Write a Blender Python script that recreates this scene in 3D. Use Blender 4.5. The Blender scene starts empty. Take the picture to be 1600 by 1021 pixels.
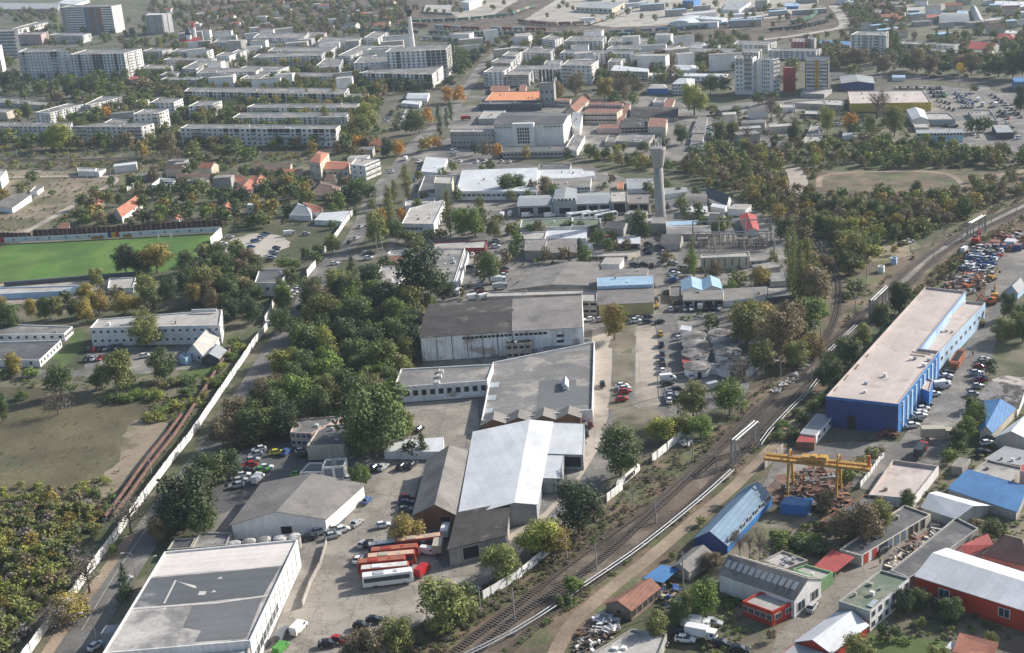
import bpy, math, random
from mathutils.geometry import tessellate_polygon
from mathutils import Vector, Matrix, noise as mnoise
NATURAL = ('field_stubble', 'bare_earth_tan', 'weeds_dry', 'woodland_floor', 'rail_verge', 'lawn', 'scrapyard_earth', 'field_red', 'estate_ground', 'gravel_pale')
random.seed(7)
S = bpy.context.scene
COL = S.collection
# ---------------------------------------------------------------- camera
F, ROLL, HD, CH = 2100.0, math.radians(4.5), 715.0, 158.0
PITCH = math.atan(HD / F)
Rv = Vector((1, 0, 0)); Uv = Vector((0, math.sin(PITCH), math.cos(PITCH))); Fv = Vector((0, math.cos(PITCH), -math.sin(PITCH)))
CX = Rv * math.cos(ROLL) - Uv * math.sin(ROLL)
CY = Rv * math.sin(ROLL) + Uv * math.cos(ROLL)
CP = Vector((0, 0, CH))
cam = bpy.data.cameras.new('camera'); co = bpy.data.objects.new('camera', cam); COL.objects.link(co)
cam.sensor_width = 36; cam.lens = F / 1600 * 36; cam.clip_start = 1; cam.clip_end = 20000
mw = Matrix((CX, CY, -Fv)).transposed().to_4x4(); mw.translation = CP; co.matrix_world = mw
S.camera = co
# ---------------------------------------------------------------- light
SUN_AZ, SUN_EL = math.radians(64), math.radians(29)     # azimuth clockwise from +Y
w = bpy.data.worlds.new('World'); S.world = w; w.use_nodes = True
nt = w.node_tree; bg = nt.nodes['Background']; sky = nt.nodes.new('ShaderNodeTexSky')
sky.sky_type = 'NISHITA'; sky.sun_disc = False; sky.sun_elevation = SUN_EL; sky.sun_rotation = SUN_AZ
sky.air_density = 1.0; sky.dust_density = 2.0
nt.links.new(sky.outputs[0], bg.inputs[0]); bg.inputs[1].default_value = 0.118
sl = bpy.data.lights.new('sun', 'SUN'); sl.energy = 5.0; sl.angle = math.radians(0.6); sl.color = (1, 0.95, 0.88)
so = bpy.data.objects.new('sun', sl); COL.objects.link(so)
sd = Vector((math.sin(SUN_AZ) * math.cos(SUN_EL), math.cos(SUN_AZ) * math.cos(SUN_EL), math.sin(SUN_EL)))
so.rotation_euler = sd.to_track_quat('Z', 'Y').to_euler(); so.location = (0, 0, 300)
S.view_settings.view_transform = 'Standard'; S.view_settings.look = 'None'
S.view_settings.exposure = 0.36; S.view_settings.gamma = 1
try: S.cycles.max_bounces = 6; S.cycles.volume_bounces = 0; S.cycles.volume_max_steps = 64; S.cycles.transparent_max_bounces = 4
except Exception: pass
HAZE = 0.00008
# ---------------------------------------------------------------- mapping from picture to ground
OX = OY = 0.0; OS = 1.0
def tile(c, r):
    global OX, OY, OS
    OX, OY, OS = 400.0 * c, 255.0 * r, 0.25
    if r == 3: OS = 400 / 1595.0
def full():
    global OX, OY, OS
    OX = OY = 0.0; OS = 1.0
def fx(p): return (OX + p[0] * OS, OY + p[1] * OS)
def ray(u, v): return Fv * F + CX * (u - 800) + CY * (510.5 - v)
def G(p, z=0.0):
    u, v = fx(p); d = ray(u, v); t = (z - CH) / d.z
    return Vector((d.x * t, d.y * t, z))
def hgt(p, hp):                     # metres of a vertical edge whose top is at p and which is hp units tall
    u, v = fx(p); g = ray(u, v + hp * OS); t = -CH / g.z; y = g.y * t
    d = ray(u, v); return CH + d.z * (y / d.y)
def proj(P):
    q = Vector(P) - CP; z = q.dot(Fv); return (800 + F * q.dot(CX) / z, 510.5 - F * q.dot(CY) / z)
def spx(P): return F / max(1.0, (Vector(P) - CP).dot(Fv))      # photo pixels per metre there
def PT(s): return [tuple(float(a) for a in q.split(',')) for q in s.split()]
# ---------------------------------------------------------------- materials
MC = {}
def surf(key, col, var=0.25, scale=0.15, fine=1.5, rough=0.85, metal=0.0, stripe=0, sax='X', streak=0.0, seam=0, patch=0.0, patchcol=None, bump=0.0, objvar=0.0, crack=0.0, slab=0):
    if key in MC: return MC[key]
    m = bpy.data.materials.new(key); m.use_nodes = True; n = m.node_tree.nodes; L = m.node_tree.links
    b = n['Principled BSDF']; b.inputs['Roughness'].default_value = rough; b.inputs['Metallic'].default_value = metal
    tc = n.new('ShaderNodeTexCoord'); co_ = tc.outputs['Object']
    oi = n.new('ShaderNodeObjectInfo')
    add = n.new('ShaderNodeVectorMath'); add.operation = 'ADD'; L.new(co_, add.inputs[0])
    mul = n.new('ShaderNodeMath'); mul.operation = 'MULTIPLY'; mul.inputs[1].default_value = 57.0; L.new(oi.outputs['Random'], mul.inputs[0]); L.new(mul.outputs[0], add.inputs[1])
    def noise(sc, det=4, r=0.6, vec=None):
        t = n.new('ShaderNodeTexNoise'); t.inputs['Scale'].default_value = sc; t.inputs['Detail'].default_value = det; t.inputs['Roughness'].default_value = r
        L.new(vec or add.outputs[0], t.inputs['Vector']); return t.outputs['Fac']
    def ramp(v, a, c, x=0.35, y=0.65):
        r = n.new('ShaderNodeMapRange'); r.inputs[1].default_value = x; r.inputs[2].default_value = y; r.inputs[3].default_value = a; r.inputs[4].default_value = c
        L.new(v, r.inputs[0]); return r.outputs[0]
    def mulv(a, c):
        t = n.new('ShaderNodeMath'); t.operation = 'MULTIPLY'; L.new(a, t.inputs[0])
        if isinstance(c, float): t.inputs[1].default_value = c
        else: L.new(c, t.inputs[1])
        return t.outputs[0]
    f = mulv(ramp(noise(scale), 1 - var, 1 + var * 0.6), ramp(noise(fine, 6, 0.7), 1 - var * 0.6, 1 + var * 0.5))
    if streak:
        mp = n.new('ShaderNodeMapping'); mp.inputs['Scale'].default_value = (1.1, 1.1, 0.12); L.new(add.outputs[0], mp.inputs[0])
        f = mulv(f, ramp(noise(1.0, 5, 0.7, mp.outputs[0]), 1 - streak, 1.0, 0.35, 0.55))
    if stripe or seam:
        sp = n.new('ShaderNodeSeparateXYZ'); L.new(co_, sp.inputs[0]); o = sp.outputs[sax]
        per = stripe or seam
        t = mulv(o, 1.0 / per); fr = n.new('ShaderNodeMath'); fr.operation = 'FRACT'; L.new(t, fr.inputs[0])
        if stripe: f = mulv(f, ramp(fr.outputs[0], 0.80, 1.05, 0.0, 0.55))
        else:
            f = mulv(f, ramp(fr.outputs[0], 0.84, 1.0, 0.02, 0.06))
            fl = n.new('ShaderNodeMath'); fl.operation = 'FLOOR'; L.new(t, fl.inputs[0])
            wn = n.new('ShaderNodeTexWhiteNoise'); wn.noise_dimensions = '1D'; L.new(fl.outputs[0], wn.inputs['W'])
            f = mulv(f, ramp(wn.outputs['Value'], 0.93, 1.05, 0, 1))
    if slab:
        br = n.new('ShaderNodeTexBrick'); br.inputs['Scale'].default_value = 1.0; br.inputs['Mortar Size'].default_value = 0.07
        br.inputs['Brick Width'].default_value = slab * 1.5; br.inputs['Row Height'].default_value = slab; br.offset = 0.0
        br.inputs['Color1'].default_value = (1, 1, 1, 1); br.inputs['Color2'].default_value = (.86, .86, .86, 1); br.inputs['Mortar'].default_value = (.6, .6, .57, 1)
        rt = n.new('ShaderNodeMapping'); rt.inputs['Rotation'].default_value = (0, 0, 0.08); L.new(co_, rt.inputs[0]); L.new(rt.outputs[0], br.inputs['Vector'])
        bw = n.new('ShaderNodeRGBToBW'); L.new(br.outputs['Color'], bw.inputs[0]); f = mulv(f, bw.outputs[0])
    if crack:
        vo = n.new('ShaderNodeTexVoronoi'); vo.feature = 'DISTANCE_TO_EDGE'; vo.inputs['Scale'].default_value = 0.13
        nd = n.new('ShaderNodeTexNoise'); nd.inputs['Scale'].default_value = 0.5
        av = n.new('ShaderNodeVectorMath'); av.operation = 'MULTIPLY_ADD'; av.inputs[1].default_value = (5, 5, 5); L.new(nd.outputs['Color'], av.inputs[0]); L.new(add.outputs[0], av.inputs[2]); L.new(add.outputs[0], nd.inputs['Vector'])
        L.new(av.outputs[0], vo.inputs['Vector']); f = mulv(f, ramp(vo.outputs['Distance'], 1 - crack, 1.0, 0.0, 0.03))
    if objvar: f = mulv(f, ramp(oi.outputs['Random'], 1 - objvar, 1 + objvar, 0, 1))
    base = n.new('ShaderNodeRGB'); base.outputs[0].default_value = (*col, 1); bc = base.outputs[0]
    if patchcol:
        mx = n.new('ShaderNodeMix'); mx.data_type = 'RGBA'; L.new(ramp(noise(scale * 0.7 + 0.02, 6, 0.62), 0, 1, 0.60 - patch * 0.25, 0.64 - patch * 0.25 + .03), mx.inputs[0])
        L.new(bc, mx.inputs[6]); mx.inputs[7].default_value = (*patchcol, 1); bc = mx.outputs[2]
    hv = n.new('ShaderNodeVectorMath'); hv.operation = 'SCALE'; L.new(bc, hv.inputs[0]); L.new(f, hv.inputs['Scale']); L.new(hv.outputs[0], b.inputs['Base Color'])
    if bump:
        bm_ = n.new('ShaderNodeBump'); bm_.inputs['Distance'].default_value = bump; bm_.inputs['Strength'].default_value = 0.7; L.new(f, bm_.inputs['Height']); L.new(bm_.outputs[0], b.inputs['Normal'])
    MC[key] = m; return m
def plain(key, col, rough=0.6, metal=0.0, objvar=0.0):
    return surf(key, col, 0.12, 0.5, 3.0, rough, metal, objvar=objvar)
W_ = dict(
 wh=surf('plaster_white', (.80, .79, .77), .14, .12, 1.2, streak=.16), wr=surf('plaster_weathered', (.82, .82, .81), .2, .15, 1, streak=.3, patch=.25, patchcol=(.40, .35, .31)),
 gy=surf('plaster_grey', (.42, .41, .39), .18, .12, 1, streak=.2), ap=surf('panel_wall', (.78, .77, .75), .16, .12, 1, streak=.2, seam=3.3, sax='Z', objvar=.10),
 be=surf('plaster_beige', (.60, .54, .44), .18, .15, 1, streak=.2), pk=surf('plaster_pink', (.58, .42, .39), .15, .15, 1, streak=.15),
 ye=surf('wall_yellow', (.60, .44, .07), .12, .15, 1), yw=surf('metal_yellow', (.52, .45, .20), .12, .15, 1, stripe=.6), bl=surf('wall_blue', (.045, .20, .52), .12, .2, 1, .5, stripe=.8),
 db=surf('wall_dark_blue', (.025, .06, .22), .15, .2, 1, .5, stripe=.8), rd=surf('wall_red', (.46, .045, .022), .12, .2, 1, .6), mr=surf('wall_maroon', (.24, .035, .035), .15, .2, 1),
 br=surf('brick_brown', (.24, .12, .075), .25, .2, 2), rb=surf('rusty_boards', (.26, .19, .15), .35, .3, 2, stripe=.5), gl=surf('metal_wall_grey', (.34, .36, .37), .12, .2, 1, .6, stripe=.7),
 cn=surf('concrete', (.40, .37, .33), .22, .2, 1.5, streak=.25), gn=surf('wall_green', (.20, .36, .17), .12, .2, 1), dk=surf('wall_dark', (.09, .10, .11), .15, .2, 1), lb=surf('wall_light_blue', (.42, .58, .74), .1, .2, 1, stripe=1.2))
R_ = dict(
 bit=surf('bitumen', (.19, .188, .182), .28, .10, 1, seam=1.2, sax='Y', patch=.35, patchcol=(.31, .29, .26)), dk=surf('bitumen_dark', (.10, .105, .11), .25, .12, 1, seam=1.1, patch=.25, patchcol=(.16, .155, .15)),
 cs=surf('asbestos_sheets', (.22, .205, .19), .22, .12, .8, stripe=.6, patch=.2, patchcol=(.17, .16, .145)), dcs=surf('asbestos_dark', (.048, .044, .042), .35, .15, .8, stripe=.7, patch=.12, patchcol=(.13, .12, .11)), hut=surf('hut_roof', (.14, .13, .12), .35, .2, 1.5, patch=.45, patchcol=(.30, .28, .26)),
 wm=surf('roof_white_metal', (.58, .60, .62), .12, .1, 1.0, .7, seam=2.4), gm=surf('roof_grey_metal', (.30, .32, .33), .12, .1, .6, .75, stripe=.7), tile=surf('roof_tile_red', (.42, .17, .11), .2, .3, 2, stripe=.4, sax='Y'),
 bt=surf('roof_tile_brown', (.17, .115, .09), .2, .3, 2, stripe=.5, sax='Y'), bm=surf('roof_blue', (.06, .19, .40), .15, .15, .6, .75, stripe=.9), lbm=surf('roof_light_blue', (.30, .45, .58), .12, .15, .6, .8, stripe=1.0),
 pk=surf('roof_membrane_pink', (.52, .45, .41), .12, .08, .8, seam=2.2, patch=.15, patchcol=(.40, .34, .31)), rust=surf('roof_rusty', (.25, .115, .08), .25, .3, 1.5, stripe=.8), grn=surf('roof_green_bitumen', (.13, .17, .12), .15, .2, 1, seam=1.1, sax='Y', patch=.2, patchcol=(.22, .23, .17)),
 slb=surf('roof_slate_blue', (.15, .24, .33), .12, .15, .6, .8, stripe=1.0), org=surf('roof_orange', (.66, .27, .12), .1, .15, 1), rm=surf('roof_red_metal', (.36, .06, .055), .15, .15, .6, .75, stripe=1.0), asp=surf('roof_mottled', (.27, .26, .25), .3, .12, 1.4, patch=.6, patchcol=(.42, .40, .37)),
 dm=surf('roof_dark_metal', (.055, .06, .07), .12, .2, .8, .5, stripe=.8), lg=surf('roof_light_grey', (.42, .40, .37), .18, .12, .8, seam=1.3), spot=surf('roof_spotted', (.095, .085, .08), .2, .3, 1, stripe=.8, patch=.55, patchcol=(.34, .31, .29)))
GLASS = plain('window_glass', (.035, .05, .065), .15); FRAME = plain('window_frame', (.55, .55, .53), .6); DARK = plain('dark_opening', (.02, .02, .022), .9)
METAL = plain('galvanised_metal', (.45, .46, .47), .4, .6); TYRE = plain('tyre_rubber', (.02, .02, .02), .8); POLE = plain('pole_concrete', (.34, .32, .29), .9)
BLACK = plain('black_paint', (.02, .02, .025), .4); CRANE = plain('crane_yellow', (.50, .29, .06), .6); RUST = surf('rusty_steel', (.22, .10, .055), .4, .3, 2); RAIL = plain('rail_steel', (.26, .22, .2), .4, .7)
WPIPE = plain('pipe_cladding', (.36, .37, .38), .5, .3); ORANGE = plain('orange_paint', (.55, .14, .04), .5); LAMPM = plain('lamp_lens', (.75, .73, .65), .3); TAILM = plain('tail_lens', (.35, .02, .02), .3)
PAINT = {k: surf('paint_' + k, c, .05, .5, 3, .28) for k, c in dict(w=(.78, .78, .77), s=(.42, .43, .44), g=(.16, .17, .18), k=(.02, .022, .026), b=(.05, .12, .32), d=(.02, .035, .09), r=(.42, .02, .02), m=(.16, .02, .03), n=(.08, .28, .05), y=(.62, .58, .04), o=(.38, .05, .025), e=(.45, .40, .30), a=(.66, .40, .03)).items()}
PNAME = dict(w='white', s='silver', g='grey', k='black', b='blue', d='dark blue', r='red', m='maroon', n='green', y='yellow', o='orange', e='beige', a='amber')
# ---------------------------------------------------------------- mesh helpers
class MB:
    def __init__(s): s.v = []; s.f = []; s.m = []
    def face(s, pts, m=0):
        i = len(s.v); s.v += [tuple(p) for p in pts]; s.f.append(tuple(range(i, i + len(pts)))); s.m.append(m)
    def box(s, x0, x1, y0, y1, z0, z1, m=0, T=None):
        c = [Vector((x, y, z)) for z in (z0, z1) for y in (y0, y1) for x in (x0, x1)]
        if T is not None: c = [T @ p for p in c]
        i = len(s.v); s.v += [tuple(p) for p in c]
        for q in ((0, 2, 3, 1), (4, 5, 7, 6), (0, 1, 5, 4), (1, 3, 7, 5), (3, 2, 6, 7), (2, 0, 4, 6)): s.f.append(tuple(i + k for k in q)); s.m.append(m)
    def prism(s, poly, z0, z1, m=0, top=True, bot=False):
        n = len(poly); i = len(s.v)
        s.v += [(p[0], p[1], z0) for p in poly] + [(p[0], p[1], z1 if not isinstance(z1, (list, tuple)) else z1[k]) for k, p in enumerate(poly)]
        for k in range(n): s.f.append((i + k, i + (k + 1) % n, i + n + (k + 1) % n, i + n + k)); s.m.append(m)
        if top: s.f.append(tuple(i + n + k for k in range(n))); s.m.append(m)
        if bot: s.f.append(tuple(i + k for k in reversed(range(n)))); s.m.append(m)
    def tube(s, a, b, r0, r1=None, n=8, m=0, cap=True):
        a = Vector(a); b = Vector(b); r1 = r0 if r1 is None else r1
        d = (b - a).normalized(); x = d.orthogonal().normalized(); y = d.cross(x); i = len(s.v)
        for p, r in ((a, r0), (b, r1)):
            for k in range(n):
                t = 2 * math.pi * k / n; s.v.append(tuple(p + (x * math.cos(t) + y * math.sin(t)) * r))
        for k in range(n): s.f.append((i + k, i + (k + 1) % n, i + n + (k + 1) % n, i + n + k)); s.m.append(m)
        if cap: s.f.append(tuple(i + n + k for k in range(n))); s.m.append(m); s.f.append(tuple(i + k for k in reversed(range(n)))); s.m.append(m)
    def lathe(s, prof, n=24, m=0, c=(0, 0)):
        i = len(s.v)
        for r, z in prof:
            for k in range(n): t = 2 * math.pi * k / n; s.v.append((c[0] + r * math.cos(t), c[1] + r * math.sin(t), z))
        for j in range(len(prof) - 1):
            for k in range(n): s.f.append((i + j * n + k, i + j * n + (k + 1) % n, i + (j + 1) * n + (k + 1) % n, i + (j + 1) * n + k)); s.m.append(m)
        s.f.append(tuple(i + (len(prof) - 1) * n + k for k in range(n))); s.m.append(m)
    def loft(s, st, m=0):          # stations (x, y-halfwidth-low, y-halfwidth-top, z0, z1)
        i = len(s.v)
        for x, w0, w1, z0, z1 in st:
            zm = z0 + (z1 - z0) * .6
            s.v += [(x, -w0 * .94, z0), (x, w0 * .94, z0), (x, w0, zm), (x, w1, z1), (x, -w1, z1), (x, -w0, zm)]
        for j in range(len(st) - 1):
            for k in range(6): s.f.append((i + j * 6 + k, i + (j + 1) * 6 + k, i + (j + 1) * 6 + (k + 1) % 6, i + j * 6 + (k + 1) % 6)); s.m.append(m)
        s.f.append(tuple(i + k for k in range(6))); s.m.append(m)
        j = i + (len(st) - 1) * 6; s.f.append(tuple(j + k for k in reversed(range(6)))); s.m.append(m)
    def mesh(s, name, mats, smooth=False):
        me = bpy.data.meshes.new(name); me.from_pydata(s.v, [], s.f)
        for m in mats: me.materials.append(m)
        me.polygons.foreach_set('material_index', s.m)
        if smooth: me.polygons.foreach_set('use_smooth', [True] * len(s.f))
        me.update(); return me
    def obj(s, name, mats, parent=None, smooth=False):
        if not isinstance(mats, (list, tuple)): mats = [mats]
        return link(name, s.mesh(name, mats, smooth), parent)
def link(name, data, parent=None, M=None):
    o = bpy.data.objects.new(name, data); COL.objects.link(o)
    if parent: o.parent = parent
    if M is not None: o.matrix_local = M
    return o
def tag(o, label, cat, group=None):
    o['label'] = label; o['category'] = cat
    if group: o['group'] = group
    return o
def thing(name, label, cat, loc, rz=0.0, group=None):
    o = bpy.data.objects.new(name, None); COL.objects.link(o); o.location = loc; o.rotation_euler = (0, 0, rz); o.empty_display_size = 0.5
    return tag(o, label, cat, group)
ORD = ['nearest', 'second', 'third', 'fourth', 'fifth', 'sixth', 'seventh', 'eighth', 'ninth', 'tenth', 'eleventh', 'twelfth', 'thirteenth', 'fourteenth', 'fifteenth', 'sixteenth', 'seventeenth', 'eighteenth', 'nineteenth', 'twentieth']
def ordn(i, first='leftmost', rest='from left'):
    if i == 0: return first
    if i < 10: return ORD[i] + ' ' + rest
    return '%d%s %s' % (i + 1, {1: 'st', 2: 'nd', 3: 'rd'}.get((i + 1) % 10, 'th'), rest)
PENDING = []                      # things labelled in the end by colour, place and order
def pend(o, what, place, cat, group): PENDING.append((o, what, place, cat, group)); o['category'] = cat; o['group'] = group
def inpoly(x, y, P):
    c = False; j = len(P) - 1
    for i in range(len(P)):
        if (P[i][1] > y) != (P[j][1] > y) and x < (P[j][0] - P[i][0]) * (y - P[i][1]) / (P[j][1] - P[i][1]) + P[i][0]: c = not c
        j = i
    return c
FOOT = []                         # footprints and roads in which nothing may be planted
def blocked(x, y, r=0.0, yards=True):
    for b, P, gr in FOOT:
        if gr and not yards: continue
        if b[0] - r < x < b[2] + r and b[1] - r < y < b[3] + r:
            if inpoly(x, y, P): return True
            if r:
                for k in range(8):
                    if inpoly(x + r * math.cos(k * .785), y + r * math.sin(k * .785), P): return True
    return False
def foot(P, gr=False):
    P = [(p[0], p[1]) for p in P]; FOOT.append(((min(p[0] for p in P), min(p[1] for p in P), max(p[0] for p in P), max(p[1] for p in P)), P, gr))
ZL = [-0.34]
def sheet(name, pts, mat, keep=False, world=False):
    ZL[0] += 0.004; z = ZL[0]
    P = pts if world else [G(p, 0) for p in (PT(pts) if isinstance(pts, str) else pts)]
    if mat.name in NATURAL:
        Q = []
        for a, b in zip(P, P[1:] + P[:1]):
            n = max(1, min(60, int((b - a).length / 3.5)))
            for i in range(n):
                q = a.lerp(b, i / n)
                if i: q = q + Vector((mnoise.noise(q * .16), mnoise.noise(q * .16 + Vector((9, 5, 0))), 0)) * 3.4 + Vector((random.uniform(-.5, .5), random.uniform(-.5, .5), 0))
                Q.append(q)
        P = Q
    mb = MB(); T3 = [Vector((p[0], p[1], 0)) for p in P]
    for t in tessellate_polygon([T3]): mb.face([(T3[k].x, T3[k].y, z) for k in t])
    o = mb.obj(name, mat); o['kind'] = 'structure'
    if o.data.polygons[0].normal.z < 0: o.data.flip_normals()
    if keep: foot(P, True)
    return o
def spline(pts, step=6.0, closed=False):
    out = []; n = len(pts)
    for i in range(n - 1):
        p0 = pts[max(0, i - 1)]; p1 = pts[i]; p2 = pts[i + 1]; p3 = pts[min(n - 1, i + 2)]
        k = max(1, int((p2 - p1).length / step))
        for j in range(k):
            t = j / k; out.append(0.5 * ((2 * p1) + (p2 - p0) * t + (2 * p0 - 5 * p1 + 4 * p2 - p3) * t * t + (3 * p1 - p0 - 3 * p2 + p3) * t ** 3))
    out.append(pts[-1]); return out
def offs(path, d):
    out = []
    for i, p in enumerate(path):
        a = path[max(0, i - 1)]; b = path[min(len(path) - 1, i + 1)]; t = (b - a).normalized(); out.append(p + Vector((t.y, -t.x, 0)) * d)
    return out
def ribbon(name, pts, width, mat, keep=True, shift=0.0):
    ZL[0] += 0.004; z = ZL[0]; path = spline([G(p, 0) for p in (PT(pts) if isinstance(pts, str) else pts)]); wd = width
    L, R = offs(path, shift - wd / 2), offs(path, shift + wd / 2); mb = MB()
    for i in range(len(path) - 1): mb.face([(q.x, q.y, z) for q in (L[i], R[i], R[i + 1], L[i + 1])])
    o = mb.obj(name, mat); o['kind'] = 'structure'
    if o.data.polygons[0].normal.z < 0: o.data.flip_normals()
    if keep: foot(L + R[::-1])
    return path
# ---------------------------------------------------------------- buildings
def inset(P, d):
    n = len(P); out = []
    for i in range(n):
        a, b, c = P[i - 1], P[i], P[(i + 1) % n]
        e1 = (b - a).normalized(); e2 = (c - b).normalized(); n1 = Vector((-e1.y, e1.x)); n2 = Vector((-e2.y, e2.x))
        k = 1 + n1.dot(n2); out.append(b + (n1 + n2) * (d / max(.35, k)))
    return out
UM = {}
def unit(kind):
    if kind in UM: return UM[kind]
    mb = MB()
    if kind == 'window':
        mb.box(-.5, .5, -.06, .02, -.5, .5, 0); mb.box(-.42, -.03, -.075, -.03, -.42, .42, 1); mb.box(.03, .42, -.075, -.03, -.42, .42, 1); me = mb.mesh('window', [FRAME, GLASS])
    elif kind == 'dark_window':
        mb.box(-.5, .5, -.05, .02, -.5, .5, 0); mb.box(-.46, .46, -.065, -.02, -.45, .45, 1); me = mb.mesh('window', [W_['cn'], DARK])
    elif kind == 'door':
        mb.box(-.5, .5, -.06, .02, -.5, .5, 0); mb.box(-.46, .46, -.075, -.02, -.5, .46, 1); me = mb.mesh('door', [FRAME, DARK])
    elif kind == 'steel_door':
        mb.box(-.5, .5, -.06, .02, -.5, .5, 0); mb.box(-.47, -.01, -.08, -.02, -.5, .47, 1); mb.box(.01, .47, -.08, -.02, -.5, .47, 1); me = mb.mesh('door', [FRAME, plain('steel_door', (.16, .20, .27), .6)])
    elif kind == 'red_door':
        mb.box(-.5, .5, -.06, .02, -.5, .5, 0); mb.box(-.47, .47, -.08, -.02, -.5, .47, 1); me = mb.mesh('door', [FRAME, plain('red_door', (.45, .05, .03), .6)])
    elif kind.startswith('balcony'):
        c = {'a': (.64, .63, .61), 'b': (.46, .44, .41), 'c': (.62, .60, .55)}[kind[-1]]
        mb.box(-.5, .5, -.8, .02, -.48, .06, 0); mb.box(-.40, -.03, -.7, 0, .06, .36, 1); mb.box(.03, .40, -.7, 0, .06, .36, 1); mb.box(-.46, -.40, -.7, 0, .06, .36, 0); mb.box(-.5, .5, -.82, .02, .36, .45, 0); me = mb.mesh('balcony', [plain('balcony_' + kind[-1], c, .8), GLASS])
    UM[kind] = me; return me
def put(root, kind, x, y, z, w, h, ang, d=1.0):
    M = Matrix.Translation((x, y, z)) @ Matrix.Rotation(ang, 4, 'Z') @ Matrix.Diagonal((w, d, h, 1))
    me = unit(kind); return link(me.name, me, root, M)
def facade(root, P, e, h, rows, cols, w=1.5, hh=1.4, style='window', z0=0.0, z1=None, t0=0.0, t1=1.0, cap=100, rnd=None):
    a, b = P[e], P[(e + 1) % len(P)]; d = b - a; ang = math.atan2(d.y, d.x); z1 = h if z1 is None else z1
    nrm = Vector((d.y, -d.x)).normalized(); fl = (z1 - z0) / rows; cnt = root.get('_n', 0); extra = MB(); L = d.length * (t1 - t0)
    cw = L / cols; w = min(w, cw * .85); hh = min(hh, fl * .72)
    kinds = [random.choice(['balcony_a', 'balcony_b', 'balcony_c', 'window', 'window', 'window', 'window', 'window']) if style == 'flat' else style for c in range(cols)]
    for r in range(rows):
        for c in range(cols):
            t = t0 + (t1 - t0) * (c + .5) / cols; p = a + d * t + nrm * .03; z = z0 + (r + .52) * fl; k = kinds[c]
            if style == 'flat' and r == 0 and k != 'window': k = 'window'
            if k.startswith('balcony') and random.random() < .25: k = random.choice(['balcony_a', 'balcony_b', 'balcony_c'])
            if k.startswith('balcony'): ww, h2 = cw * .9, fl * .92
            else: ww, h2 = w, hh
            if rnd and random.random() < rnd: continue
            if cnt < cap: put(root, k, p.x, p.y, z, ww, h2, ang); cnt += 1
            else: extra.box(-ww / 2, ww / 2, -.06, .02, -h2 / 2, h2 / 2, 0, Matrix.Translation((p.x, p.y, z)) @ Matrix.Rotation(ang, 4, 'Z'))
    root['_n'] = cnt
    if extra.v: o = extra.obj('window', GLASS, root); o['kind'] = 'stuff'
BL = {}
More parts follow.
